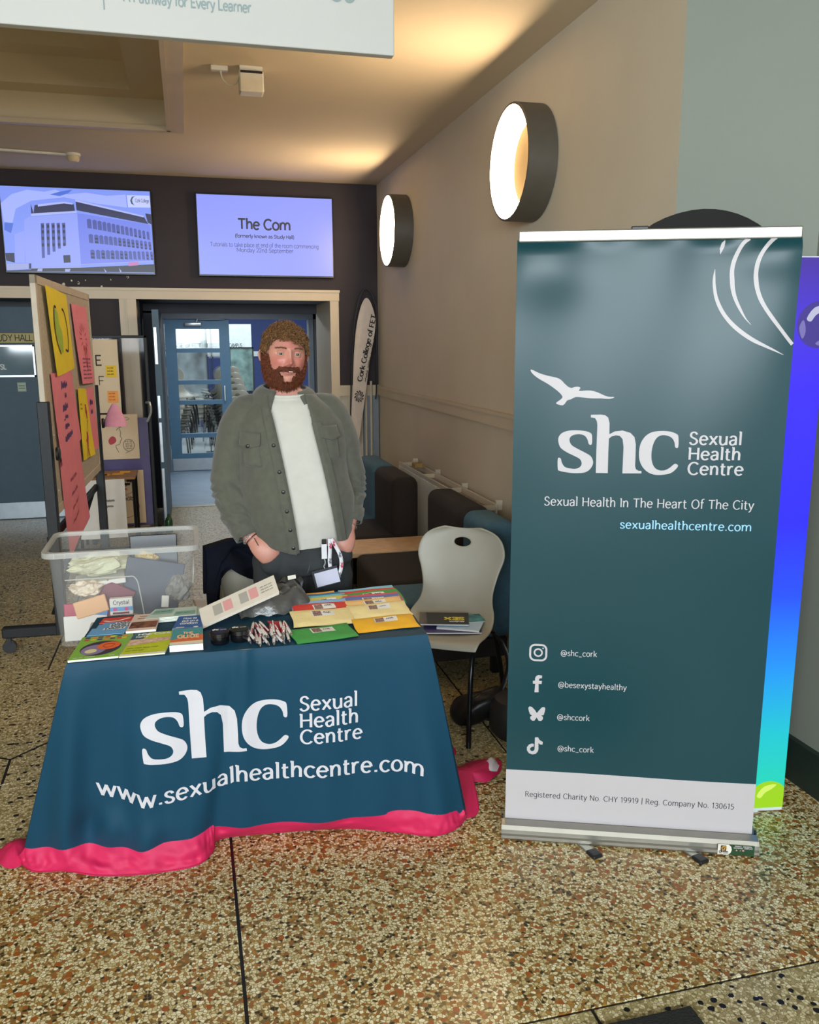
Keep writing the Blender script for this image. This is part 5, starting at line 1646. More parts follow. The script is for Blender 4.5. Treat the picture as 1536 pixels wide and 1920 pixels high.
FX = lambda x, z: Vector((x, 8.05, z))
t = thing('feather_flag', 'narrow white feather flag with black lettering leaning in the corner', 'flag', (1.55, 8.05, 0))
OL = [(1.518, .72), (1.50, 1.0), (1.515, 1.25), (1.53, 1.55), (1.555, 1.80), (1.60, 2.00), (1.64, 2.085), (1.672, 2.09), (1.705, 2.04), (1.735, 1.95), (1.745, 1.86), (1.725, 1.72), (1.70, 1.60), (1.66, 1.35), (1.625, 1.10), (1.575, .80), (1.55, .70)]
part('flag_cloth', MB().prism(crom(OL, 4, True), lambda u, v, w_: FX(u, v) + Vector((0, w_ + .006 * math.sin(v * 14), 0)), .004), mat('flag_white_cloth', '#d0c2b4', .8, var=.05), t)
part('pole', MB().tube(crom([(1.50, 8.06, .0), (1.493, 8.06, .6), (1.498, 8.06, 1.15), (1.53, 8.06, 1.75), (1.575, 8.06, 2.03), (1.63, 8.06, 2.165), (1.69, 8.06, 2.16), (1.735, 8.06, 2.06), (1.752, 8.06, 1.95), (1.75, 8.06, 1.3), (1.74, 8.06, 1.15)], 5), .007, 6), MATS['black_plastic'], t, True)
part('base', MB().rbox((1.40, 7.98, 0), (1.60, 8.14, .03), .008), MATS['black_plastic'], t)
ang = math.atan2(.42, .10)
fu, fv = Vector((math.cos(ang), 0, math.sin(ang))), Vector((-math.sin(ang), 0, math.cos(ang)))
fo = Vector((1.585, 8.040, 1.30))
lt = lambda u, v: fo + fu * u + fv * v
part('lettering', scribble(text(MB(), 'Cork College of FET', lt, .02, -.012, .045, .66, .16, 1.6), lt, .03, -.052, .02, .56, 4, .16, 4), mat('flag_ink', '#231c1a', .7), t)
em = MB()
for k in range(10):
    a = k * 2 * PI / 10
    em.ribbon([(1.575 + (.012 + .008 * j) * math.cos(a + .22 * j), 1.18 + (.012 + .011 * j) * math.sin(a + .22 * j), .004 + .0022 * j) for j in range(5)], lambda u, v: Vector((u, 8.040, v)))
part('swirl_emblem', em, MATS['flag_ink'], t)
# ================================================================== NOTICE BOARD ON CASTORS
M_POST = mat('post_black_steel', '#1d1f22', .5, .3, var=.2, scale=30)
M_FRAME = mat('board_frame_cream', '#c4b9a6', .6)
NB0, NB1 = Vector((-.742, 4.85, 0)), Vector((-.672, 6.72, 0))
nd = (NB1 - NB0)
NL = nd.length
nf = frame(NB0, nd, (0, 0, 1))          # w points towards +x (the viewer side)
t = thing('notice_board', 'wheeled notice board with black steel posts covered in posters', 'notice board', tuple((NB0 + NB1) / 2))
bp = lambda p: nf(p.x, p.y, p.z)
part('board', MB().box((.03, .78, -.012), (NL - .03, 2.0, .0)) if False else MB().rbox((.03, .78, -.012), (NL - .03, 2.0, .0), .002, 1, bp), mat('board_cork_grey', '#b9b1a0', .8, var=.15, scale=60), t)
fr = MB()
for lo, hi in (((0, 1.985), (NL, 2.03)), ((0, .75), (NL, .80)), ((0, .75), (.05, 2.03)), ((NL - .04, .75), (NL, 2.03))):
    part('frame_rail', MB().rbox((lo[0], lo[1], -.022), (hi[0], hi[1], .006), .002, 1, bp), M_FRAME, t)
for u in (.02, NL - .02):
    part('post', MB().rbox((u - (.05 if u < 1 else .015), .10, -.034), (u + (.015 if u < 1 else .05), 1.38, .022), .003, 1, bp), M_POST, t)
    ft_ = part('foot_bar', MB().rbox((u - .025, .09, -.32), (u + .025, .15, .32), .006, 1, bp), M_POST, t)
    for s_ in (-.29, .29):
        c = nf(u, .038, s_)
        part('castor', MB().tube([c + Vector((0, -.014, 0)), c + Vector((0, .014, 0))], .036, 16).box(tuple(c + Vector((-.012, -.02, .02))), tuple(c + Vector((.012, .02, .055)))), MATS['black_plastic'], ft_, True)
    kb = nf(u, 1.10, .035)
    part('clamp_knob', MB().lathe([(.0001, 0), (.035, 0), (.038, .012), (.03, .02), (.0001, .022)], lambda p: kb + Vector((p.z, p.x, p.y)), 18), MATS['black_plastic'], t, True)
part('cross_brace', MB().rbox((.02, .60, -.05), (NL - .02, .645, -.025), .003, 1, bp), M_POST, t)
part('cross_brace', MB().tube([nf(.05, .20, -.05), nf(NL - .05, .62, -.05)], .018, 6, flat=.4), M_POST, t)
for v in (.25, .55, .9, 1.2):
    c = nf(.02, v, .031)
    part('bolt', MB().lathe([(.0001, 0), (.007, 0), (.006, .004), (.0001, .005)], lambda p: c + Vector((p.z, p.x, p.y)), 8), MATS['steel_light'], t)


def sheet(name, label, cat, pts, m_, w0=.008, curl=.010, group=None, ph=0, sub=10):
    """paper pinned to the board; pts = (u,v) corners bl, br, tr, tl along the board"""
    a, b, c, d = [Vector((p[0], p[1], 0)) for p in pts]

    def f(u, v, e=0):
        q = a.lerp(b, u).lerp(d.lerp(c, u), v)
        wv = curl * math.sin(PI * u) * math.sin(2.6 * v + ph) + curl * .7 * (1 - v) ** 2 * (1 + math.sin(5 * u + ph))
        return nf(q.x, q.y, w0 + abs(wv) + e)
    o = f(.5, 0)
    t = thing(name, label, cat, tuple(o), group=group)
    part('sheet', MB().grid(f, sub, sub * 2).grid(lambda u, v: f(u, v, -.001), 2, 4), m_, t, 'all')
    return t, lambda u, v: f(u, v, .0012), lambda u, v: f(u, v, .0020)


def on_board(x, y):
    """board coordinates for a photo sighting were measured once; kept as metres"""
    return x, y


PK = mat('paper_pink', '#f28ea0', .75, var=.04, scale=8)
YE = mat('paper_yellow', '#f4de28', .75, var=.04, scale=8)
INKR = pr('ink_red', '#c8321f')
INKV = pr('ink_violet', '#5f3a78')
INKG = pr('ink_green', '#a6c832')
POST = 'posters on the notice board'
t, g1, g2 = sheet('poster', 'yellow poster with a green cucumber drawing at top of the board', 'poster', ((.30, 1.50), (.92, 1.53), (.82, 1.97), (.18, 1.99)), YE, .020, .006, POST)
part('drawing', MB().poly(crom([(.30, .28), (.20, .45), (.20, .65), (.27, .76), (.36, .72), (.38, .58), (.46, .50), (.44, .35), (.40, .25)], 3, True), g1, .0), INKG, t)
part('outline', MB().ribbon([(a, b, .03) for a, b in crom([(.28, .24), (.17, .40), (.16, .60), (.24, .78), (.32, .78)], 4)], g2).ribbon([(a, b, .03) for a, b in crom([(.55, .28), (.70, .26), (.78, .42), (.78, .62), (.70, .76), (.60, .78)], 4)], g2), INKD, t)
t, g1, g2 = sheet('poster', 'pink poster with a red sun drawing at the far top of the board', 'poster', ((1.18, 1.42), (1.78, 1.40), (1.66, 1.93), (1.04, 1.93)), PK, .010, .010, POST, 1)
dr = MB()
for k in range(14):
    a = k * 2 * PI / 14
    dr.ribbon([(.5 + .13 * math.cos(a), .58 + .11 * math.sin(a), .02), (.5 + .26 * math.cos(a), .58 + .20 * math.sin(a), .012)], g1)
dr.ribbon([(a, b, .03) for a, b in crom([(.45, .5), (.42, .35), (.48, .2), (.55, .35), (.6, .5)], 4)], g1)
part('drawing', dr, INKR, t)
lt = MB()
for k in range(6):
    scribble(lt, g1, .1 + .02 * k, .06 + .05 * k, .03, .85, k, .14, 3)
part('lettering', lt, INKV, t)
t, g1, g2 = sheet('poster', 'pink poster with dark violet lettering below the cucumber poster', 'poster', ((.25, 1.00), (.98, 1.08), (.88, 1.52), (.20, 1.52)), PK, .008, .010, POST, 2)
lt = MB()
for s_, u0, v0, u1, c in ((1, .34, .80, .66, .10), (2, .46, .68, .55, .07), (3, .34, .53, .62, .10), (4, .36, .42, .60, .07), (5, .36, .31, .60, .07), (6, .28, .18, .72, .08)):
    scribble(lt, g1, u0, v0, c, u1, s_, .26, 1)
part('lettering', lt, INKV, t)
t, g1, g2 = sheet('poster', 'lowest pink poster hanging off the bottom of the board', 'poster', ((.30, .44), (1.06, .55), (.98, 1.07), (.26, 1.02)), PK, .006, .012, POST, 3)
lt = MB()
for k in range(4):
    scribble(lt, g1, .3, .7 - .15 * k, .05, .62, 20 + k, .12, 2)
part('lettering', lt, pr('ink_pink_dark', '#b8465c'), t)
t, g1, g2 = sheet('poster', 'curling yellow poster with two red figures in the middle of the board', 'poster', ((1.02, .93), (1.46, .92), (1.36, 1.38), (1.02, 1.40)), YE, .014, .016, POST, 4)
for cx, cy, s_ in ((.62, .66, .8), (.45, .26, 1.0)):
    q = []
    for k in range(18):
        a = k * 2 * PI / 18
        r_ = (.17 if k % 3 else .26) * s_
        q.append((cx + r_ * .75 * math.cos(a), cy + r_ * .62 * math.sin(a)))
    dd = part('drawing', MB().poly(q, g1), INKR, t)
    part('legs', MB().ribbon([(cx - .05, cy - .12, .05), (cx - .12, cy - .24, .03)], g1).ribbon([(cx + .05, cy - .12, .05), (cx + .14, cy - .25, .03)], g1), INKR, dd)
part('lettering', scribble(scribble(MB(), g1, .1, .76, .04, .3, 1, .14, 1), g1, .1, .70, .04, .3, 2, .14, 1), pr('ink_olive', '#a08a1a'), t)
t, g1, g2 = sheet('poster', 'narrow pink poster with violet marks beside the curling yellow one', 'poster', ((1.44, .93), (1.82, .93), (1.74, 1.38), (1.38, 1.38)), PK, .006, .008, POST, 5)
part('lettering', scribble(scribble(MB(), g1, .3, .72, .10, .75, 5, .2, 1), g1, .35, .58, .08, .65, 6, .2, 1), INKV, t)
# pink paper cone at the far end
cn = MB()
cb = nf(1.90, 1.17, .085)
cn.lathe([(.015, .17), (.045, .12), (.075, .05), (.085, .0)], lambda p: cb + Vector((p.x + .04, p.y * .6, p.z - .10)), 20)
solo('paper_cone', cn, mat('tissue_pink', '#e8a6bc', .8, var=.08), 'pale pink paper cone hanging at the end of the notice board', 'paper cone', smooth='all')

# ================================================================== CLEAR SCREEN WITH SHEETS
YC = 7.72
fx = lambda u, v, e=0: Vector((u, YC - e, v))
t = thing('clear_screen', 'clear plastic screen with black frame standing behind the notice board', 'screen', (-.55, YC, 0))
for lo, hi in (((-.84, .05), (-.812, 1.75)), ((-.352, .05), (-.325, 1.75)), ((-.84, 1.725), (-.325, 1.75)), ((-.84, .05), (-.325, .075))):
    part('frame', MB().rbox((lo[0], YC, lo[1]), (hi[0], YC + .03, hi[1]), .004), M_POST, t)
part('pane', MB().box((-.812, YC + .012, .075), (-.352, YC + .018, 1.725)), mat('acrylic_clear', '#e8eef2', .05, var=0, trans=1, alpha=.18), t)
part('foot', MB().rbox((-.86, YC - .22, 0), (-.82, YC + .25, .05), .006), M_POST, t)
part('foot', MB().rbox((-.345, YC - .22, 0), (-.305, YC + .25, .05), .006), M_POST, t)
part('pull_handle', MB().tube(crom([(-.36, YC - .01, 1.18), (-.33, YC - .06, 1.18), (-.325, YC - .06, 1.10), (-.36, YC - .06, 1.02)], 4), .010, 8), MATS['steel_light'], t, True)
part('violet_print', MB().box((-.80, YC + .02, .10), (-.36, YC + .024, 1.05)), mat('print_violet', '#4a3a78', .35, var=.3, scale=4), t)
M_CARD = mat('card_cream', '#d9c6a8', .7, var=.02)


def card(name, label, x0, x1, z0, z1, e=.02, m_=None, lean=0):
    t = thing(name, label, 'paper sheet', ((x0 + x1) / 2, YC - e, z0), group='sheets on the clear screen')
    part('sheet', MB().rbox((x0, YC - e, z0), (x1, YC - e + .006, z1), .001, 1), m_ or M_CARD, t)
    return t, (lambda u, v: Vector((u, YC - e - .0012, v))), (lambda u, v: Vector((u, YC - e - .0024, v)))


t, g1, g2 = card('large_sheet', 'tall cream sheet with letters and two sticky notes', -.80, -.565, 1.10, 1.715)
part('letter', text(MB(), 'E', g1, -.752, 1.50, .085, -.695, .09), INKD, t)
part('letter', text(MB(), 'F', g1, -.738, 1.335, .075, -.685, .06), INKD, t)
for z, c, lb in ((1.40, '#e8c02a', 'yellow'), (1.185, '#eda14a', 'orange')):
    s_ = thing('sticky_note', lb + ' sticky note on the tall cream sheet', 'sticky note', (-.63, YC - .022, z), group='sticky notes on the sheet')
    part('note', MB().box((-.672, YC - .024, z), (-.585, YC - .0215, z + .10)), mat('note_' + lb, c, .7), s_)
    lt = MB()
    for k in range(3):
        scribble(lt, lambda u, v: Vector((u, YC - .0250, v)), -.66, z + .072 - .026 * k, .014, -.605, k, .14, 2)
    part('lettering', lt, INKD if lb == 'yellow' else INKR, s_)
t, g1, g2 = card('large_sheet', "cream sheet with face drawing and IT'S OKAY TO NOT BE OKAY bubble", -.79, -.44, .70, 1.085, .03)
part('drawing', MB().ribbon([(a, b, .004) for a, b in crom([(-.62, .95), (-.60, .97), (-.585, .93), (-.59, .90), (-.578, .875), (-.59, .86), (-.60, .83), (-.63, .82), (-.625, .79), (-.61, .76)], 4)], g1)
     .ribbon([(a, b, .003) for a, b in crom([(-.66, 1.04), (-.62, 1.06), (-.57, 1.05), (-.53, 1.06), (-.51, 1.045), (-.54, 1.035), (-.60, 1.03), (-.66, 1.035)], 4)], g1)
     .ribbon([(-.63, .985, .003), (-.56, .99, .003)], g1), INKD, t)
part('speech_bubble', MB().ribbon([(a, b, .004) for a, b in circ(-.525, .82, .045, 24, .052) + [(-.48, .82)]], g1).ribbon([(-.535, .77, .003), (-.555, .75, .003), (-.515, .768, .003)], g1), INKD, t)
lt = MB()
for k, s_ in enumerate(("IT'S", 'OKAY TO', 'NOT BE', 'OKAY')):
    text(lt, s_, g1, -.553, .845 - .02 * k, .012, -.497, .11)
part('lettering', lt, INKD, t)
for k in range(3):
    part('chain_link', MB().ribbon([(a, b, .005) for a, b in circ(-.645 + .018 * k + .02, 1.0 - .008 * k, .009, 12)] + [(-.616 + .018 * k, 1.0 - .008 * k, .005)], g1), INKD, t)
part('flower_drawing', MB().poly(crom([(-.68, .83), (-.69, .86), (-.675, .89), (-.65, .90), (-.63, .885), (-.625, .86), (-.64, .84), (-.66, .83)], 2, True), g1), pr('flower_red', '#b03340'), t)
t, g1, g2 = card('large_sheet', 'low sheet with SELF CARE WORDS lettering behind the desk', -.80, -.42, .13, .60, .03)
lt = MB()
text(lt, 'SELF CARE WORDS', g1, -.72, .335, .028, -.50, .12)
text(lt, '"get stronger"', g1, -.70, .47, .026, -.53, .11)
part('lettering', lt, INKD, t)
lt = MB()
for k in range(4):
    scribble(lt, g1, -.70, .295 - .036 * k, .022, -.60, 30 + k, .14, 1)
scribble(lt, g1, -.70, .425, .024, -.55, 40, .14, 2)
scribble(lt, g1, -.70, .575, .018, -.56, 41, .14, 1)
part('lettering', lt, INKR, t)
part('circle_outline', MB().ribbon([(a, b, .004) for a, b in circ(-.60, .45, .10, 24, .065) + [(-.50, .45)]], g1).ribbon([(a, b, .004) for a, b in circ(-.60, .28, .13, 24, .10) + [(-.47, .28)]], g1), pr('outline_mauve', '#8a5560'), t)

# school desk in front of the clear screen
t = thing('school_desk', 'small wooden school desk with black legs before the clear screen', 'desk', (-.65, 7.32, 0))
part('desk_top', MB().rbox((-.93, 7.14, .60), (-.455, 7.55, .625), .008), mat('wood_desk_brown', '#8a6238', .5, var=.2, scale=14), t)
for x in (-.90, -.475):
    for y in (7.17, 7.52):
        part('leg', MB().tube(crom([(x - .05 * (1 if x > -.7 else -1), y, .59), (x, y, .585), (x, y, .55), (x, y, .0)], 4), .012, 8), M_LEGB, t, True)
part('rail', MB().tube([(-.88, 7.17, .56), (-.50, 7.17, .56)], .009, 8), M_LEGB, t, True)
for k, (x, y, w_, c) in enumerate(((-.60, 7.33, .09, '#eda52a'), (-.55, 7.42, .08, '#f0b83a'), (-.72, 7.30, .12, '#e89a28'), (-.80, 7.40, .09, '#e8d03a'))):
    solo('paper_note', MB().box((x - w_ / 2, y - .04, .6255), (x + w_ / 2, y + .04, .628)), mat('note_pad%d' % k, c, .7), ['orange note near the right edge of the school desk', 'amber note at the back right of the school desk', 'long orange note in the middle of the school desk', 'yellow note at the back left of the school desk'][k], 'note', 'notes on the school desk')
solo('pencil', MB().tube([(-.80, 7.22, .632), (-.68, 7.26, .632)], .005, 6), M_STRIP, 'black pencil lying on the school desk', 'pencil')
t = thing('hanging_sheet', 'white sheet with faint lettering hanging off the desk front', 'paper sheet', (-.72, 7.12, .16))
part('sheet', MB().grid(lambda u, v: Vector((-.90 + .40 * u * .9, 7.128 - .01 * math.sin(u * 5), .13 + .48 * v)), 8, 8), PAPER, t, 'all')
part('lettering', scribble(scribble(MB(), lambda u, v: Vector((u, 7.112, v)), -.73, .43, .022, -.60, 50, .12, 1), lambda u, v: Vector((u, 7.112, v)), -.70, .385, .022, -.62, 51, .12, 1), INKD, t)
solo('green_bottle', MB().lathe([(.0001, 0), (.032, 0), (.034, .01), (.034, .10), (.026, .125), (.012, .14), (.012, .165), (.0001, .166)], lambda p: Vector((-.235 + p.x, 7.86 + p.y, p.z)), 16), mat('bottle_green', '#2f5e3a', .2, trans=.3), 'small green bottle on the floor by the open door leaf', 'bottle', smooth=True)

# ================================================================== STACKS OF CHAIRS IN THE HALL
hc0 = copy_tree(ch)
hc0.name = 'stacking_chair'
for c in list(hc0.children):
    if c.name.startswith('contour'):
        D.objects.remove(c)
hc0['group'] = 'stacked chairs in the hall'
first = True
ORD = ['bottom', 'second', 'third', 'fourth', 'fifth', 'sixth', 'seventh', 'top']
for (x, y, rz, n, where) in ((-.30, 13.0, 25, 7, 'left stack seen through the door glass'), (.62, 12.95, 205, 7, 'stack beside the door edge'), (.10, 14.9, 20, 5, 'small far stack behind the glass')):
    for k in range(n):
        o = hc0 if first else copy_tree(hc0)
        first = False
        d_ = Vector((math.sin(math.radians(rz)), -math.cos(math.radians(rz)), 0)) * (.065 * k)
        o.location = (x + d_.x, y + d_.y, .085 * k)
        o.rotation_euler = (0, 0, math.radians(rz))
        o['label'] = '%s chair of the %s' % (ORD[k] if k < n - 1 else 'top', where)
        o['category'] = 'chair'

# ================================================================== PLASTIC TUB AND WHAT IS IN IT
TX0, TX1, TY0, TY1, TB, TT = -.580, -.012, 3.52, 3.90, .469, .868
t = thing('storage_tub', 'clear plastic storage tub full of papers left of the man', 'storage box', (-.3, 3.68, TB))
M_TUB = mat('tub_clear_plastic', '#e4e6e6', .18, var=0, trans=.0, alpha=.14, spec=.6)
mbx = MB()
wl = MB()


def tub(u, v, g=0):
    """u round the wall 0..1, v 0 bottom..1 rim; slight taper"""
    k = .93 + .07 * v
    cx, cy = (TX0 + TX1) / 2, (TY0 + TY1) / 2
    hx, hy = (TX1 - TX0) / 2 * k - g, (TY1 - TY0) / 2 * k - g
    pts = rrect(-hx, -hy, hx, hy, .045, 5)
    i = int(round(u * len(pts))) % len(pts)
    return Vector((cx + pts[i][0], cy + pts[i][1], TB + (TT - TB) * v))


NP = 24
wl.grid(lambda u, v: tub(u, v), NP, 6)
wl.add([tub(i / NP, 0) for i in range(NP)], [tuple(range(NP))[::-1]])
part('tub_wall', wl, M_TUB, t, 'all')
M_RIM = mat('tub_rim_plastic', '#dcdcd6', .3, var=0, alpha=.5)
rm = MB()
rp_ = rrect(TX0 - .022, TY0 - .022, TX1 + .022, TY1 + .022, .05, 6)
ri = rrect(TX0 - .002, TY0 - .002, TX1 + .002, TY1 + .002, .045, 6)
n = len(rp_)
vs = [(a, b, TT) for a, b in rp_] + [(a, b, TT) for a, b in ri] + [(a, b, TT - .022) for a, b in rp_] + [(a, b, TT - .010) for a, b in ri]
fs = []
for i in range(n):
    j = (i + 1) % n
    fs += [(i, j, n + j, n + i), (i, 2 * n + i, 2 * n + j, j), (n + i, n + j, 3 * n + j, 3 * n + i)]
part('rim', rm.add(vs, fs), M_RIM, t)
for i in range(12):
    x = TX0 + .03 + i * .041
    part('rim_rib', MB().box((x, TY0 - .0235, TT - .022), (x + .003, TY0 - .0215, TT)), M_RIM, t)
part('side_panel_line', MB().tube(crom([(TX0 + .06, TY0 + .006, .75), (TX0 + .28, TY0 + .006, .75), (TX0 + .33, TY0 + .007, .74), (TX0 + .345, TY0 + .012, .67), (TX0 + .36, TY0 + .018, .53)], 6), .0025, 6), M_RIM, t, True)
part('end_handle', MB().tube(crom([(TX1 - .012, TY0 + .09, .68), (TX1 - .006, TY0 + .10, .75), (TX1 - .004, TY0 + .18, .775), (TX1 - .006, TY0 + .26, .75), (TX1 - .012, TY0 + .27, .68)], 5), .004, 6), M_RIM, t, True)


def slab(name, label, cat, c, s, rot, m_, group='contents of the tub'):
    mb = MB().rbox(tuple(-x / 2 for x in s), tuple(x / 2 for x in s), .003, 1)
    from mathutils import Euler
    R = Euler([math.radians(a) for a in rot]).to_matrix()
    mb.v = [R @ p + Vector(c) for p in mb.v]
    return solo(name, mb, m_, label, cat, group)


slab('paper_pad', 'white paper pad at the front left bottom of the tub', 'paper', (-.475, 3.555, .478), (.17, .006, .105), (-4, 0, 0), PAPER)
slab('folder', 'crimson folder standing at the bottom left of the tub', 'folder', (-.465, 3.585, .500), (.19, .006, .15), (-5, 0, 0), mat('folder_crimson', '#b0304e', .5))
slab('folder', 'dark grey document folder standing in the tub', 'folder', (-.21, 3.66, .60), (.24, .008, .24), (-6, 12, 0), mat('folder_slate', '#4b4f5c', .5))
slab('folder', 'black folder sticking up at the back of the tub', 'folder', (-.20, 3.80, .715), (.20, .02, .17), (-10, 0, 0), mat('folder_black', '#222428', .35))
slab('paper_stack', 'stack of white leaflets lying across the tub', 'paper', (-.42, 3.70, .642), (.20, .16, .022), (0, -4, 6), PAPER)
slab('folder', 'maroon booklet leaning in the tub under the leaflets', 'booklet', (-.36, 3.62, .575), (.13, .006, .12), (-8, 30, 0), mat('folder_maroon', '#7a2a3c', .5))
slab('envelope', 'tan envelope folded in the tub left side', 'envelope', (-.45, 3.56, .565), (.13, .008, .07), (-15, -14, 0), mat('envelope_tan', '#e0aa78', .6))
slab('card', 'blue card in the tub under the tan envelope', 'card', (-.42, 3.555, .545), (.07, .004, .03), (-12, 8, 0), mat('card_blue', '#3c78b8', .5))
bx = thing('carton', 'small white carton printed Crystal in the tub', 'box', (-.335, 3.535, .53), group='contents of the tub')
part('carton', MB().rbox((-.375, 3.535, .528), (-.285, 3.56, .598), .002, 1), PAPER, bx)
part('colour_band', MB().box((-.375, 3.5335, .545), (-.285, 3.535, .562)), pr('band_blue', '#6aa8dc'), bx)
for x in (-.355, -.31):
    part('dot', MB().poly(circ(x, .553, .008, 12), lambda u, v: Vector((u, 3.5328, v))), pr('dot_magenta', '#d83c8c'), bx)
part('lettering', text(MB(), 'Crystal', lambda u, v: Vector((u, 3.5340, v)), -.362, .573, .017, -.298, .09), INKD, bx)
part('lower_print', MB().box((-.365, 3.5335, .532), (-.30, 3.535, .540)), pr('maroon', '#7a1f34'), bx)
slab('card', 'small pale card at the right front of the tub', 'card', (-.155, 3.54, .57), (.03, .004, .05), (-5, 6, 0), PAPER)
for k, (cx, cy, cz, s_, c, lab) in enumerate(((-.42, 3.72, .705, (.12, .075, .045), '#d3d3b4', 'crumpled pale clear bag on top of the leaflets in the tub'), (-.235, 3.77, .70, (.05, .05, .035), '#e2cf9a', 'yellowish crumpled paper in the tub'), (-.10, 3.66, .59, (.05, .05, .06), '#8f8c86', 'crumpled grey paper at the right of the tub'), (-.47, 3.60, .635, (.06, .05, .03), '#e5d6c0', 'crumpled cream paper at the left of the tub'))):
    def blob(u, v, cx=cx, cy=cy, cz=cz, s_=s_, k=k):
        a, b = u * 2 * PI, v * PI
        d_ = Vector((math.sin(b) * math.cos(a), math.sin(b) * math.sin(a), -math.cos(b)))
        r_ = 1 + .35 * noise.noise(d_ * 2.2 + Vector((k * 9, 0, 0))) + .16 * noise.noise(d_ * 6)
        return Vector((cx + d_.x * s_[0] * r_, cy + d_.y * s_[1] * r_, cz + d_.z * s_[2] * r_))
    solo('crumpled_paper', MB().grid(blob, 28, 16), mat('crumple%d' % k, c, .6, var=.1, bump=.3, bscale=40), lab, 'paper', 'contents of the tub')

for o in COL.objects:
    if o.get('group') == 'contents of the tub':
        o.location.z += .052
        o.location.x += .015
        o.location.y += .022
# ================================================================== THE MAN BEHIND THE TABLE
MO = Vector((.40, 3.40, 0))
man = thing('person', 'bearded man in an olive overshirt and white T-shirt, hands in pockets', 'person', tuple(MO))


def baked(name, mb, m_, voxel, smooth_it, parent=man, wrinkle=None, keep=None):
    """union overlapping closed pieces into one skin with a voxel remesh, smooth, then wrinkle"""
    me = D.meshes.new(name + '_src')
    me.from_pydata([tuple(p) for p in mb.v], [], mb.f)
    o = D.objects.new(name + '_src', me)
    COL.objects.link(o)
    r = o.modifiers.new('r', 'REMESH')
    r.mode = 'VOXEL'
    r.voxel_size = voxel
    s = o.modifiers.new('s', 'SMOOTH')
    s.iterations = smooth_it
    s.factor = .5
    dg = bpy.context.evaluated_depsgraph_get()
    me2 = D.meshes.new_from_object(o.evaluated_get(dg))
    D.objects.remove(o)
    D.meshes.remove(me)
    n = len(me2.vertices)
    co = np.empty(n * 3)
    me2.vertices.foreach_get('co', co)
    co = co.reshape(-1, 3)
    no = np.empty(n * 3)
    me2.vertex_normals.foreach_get('vector', no)
    no = no.reshape(-1, 3)
    out = MB()
    P = [Vector(c) for c in co]
    if wrinkle:
        P = [p + Vector(q) * wrinkle(p) for p, q in zip(P, no)]
    F = [tuple(f.vertices) for f in me2.polygons]
    D.meshes.remove(me2)
    out.v, out.f = [p + MO for p in P], F
    if keep:
        out.add([p + MO for p in keep.v], keep.f)
    return part(name, out, m_, parent, 'all')


def loft(rings, n=40, cap=True, e=2.3):
    """rings: (z, cx, cy, rx, ry) superellipse sections"""
    mb = MB()
    vs = []
    for z, cx, cy, rx, ry in rings:
        for k in range(n):
            a = 2 * PI * k / n
            c, s_ = math.sin(a), -math.cos(a)
            vs.append((cx + rx * math.copysign(abs(c) ** (2 / e), c), cy + ry * math.copysign(abs(s_) ** (2 / e), s_), z))
    m = len(rings)
    fs = [(i * n + k, i * n + (k + 1) % n, (i + 1) * n + (k + 1) % n, (i + 1) * n + k) for i in range(m - 1) for k in range(n)]
    if cap:
        fs += [tuple(range(n))[::-1], tuple((m - 1) * n + k for k in range(n))]
    return mb.add(vs, fs)


def limb(pts, k=5, seg=20, flat=1.0, up=None):
    c = crom(pts, k)
    return MB().tube([p[:3] for p in c], [p[3] for p in c], seg, flat=flat, up=up)


TR = [(.84, .015, 0, .176, .132), (.92, .015, -.004, .188, .146), (1.0, .008, -.010, .196, .158), (1.1, 0, -.012, .197, .158), (1.2, -.010, -.004, .196, .150), (1.3, -.016, .004, .194, .138), (1.38, -.020, .010, .184, .124), (1.43, -.024, .014, .155, .106), (1.47, -.028, .018, .112, .090), (1.50, -.030, .018, .084, .080)]


def ringat(z):
    t = []
    for i in range(1, 5):
        t.append(interp(z, [(r[0], r[i]) for r in TR]))
    return t


def surf(th, z, off=0, e=2.3):
    """torso surface: th = 0 front, + to the viewer's right"""
    cx, cy, rx, ry = ringat(z)
    c, s_ = math.sin(th), -math.cos(th)
    p = Vector((cx + (rx + off) * math.copysign(abs(c) ** (2 / e), c), cy + (ry + off) * math.copysign(abs(s_) ** (2 / e), s_), z))
    return p


# ---- skin: torso core, arms and hands in one surface, head joined on
sk = loft([(z, cx, cy, rx * .90, ry * .90) for z, cx, cy, rx, ry in TR])
sk.merge(loft([(1.44, -.028, .02, .062, .062), (1.50, -.03, .012, .060, .062), (1.56, -.031, .004, .060, .064), (1.62, -.032, .0, .055, .06)]))
SL = [(-.140, .014, 1.425, .045), (-.182, .016, 1.395, .052), (-.216, .016, 1.33, .052), (-.250, .012, 1.22, .048), (-.260, .000, 1.12, .045), (-.243, -.035, 1.035, .042), (-.213, -.070, .960, .035), (-.185, -.092, .925, .030)]
SR = [(.095, .014, 1.425, .045), (.136, .016, 1.395, .052), (.172, .022, 1.33, .052), (.205, .020, 1.22, .048), (.218, .015, 1.11, .045), (.220, -.010, 1.04, .042), (.210, -.048, .985, .035), (.196, -.075, .945, .030)]
sk.merge(limb(SL)).merge(limb(SR))
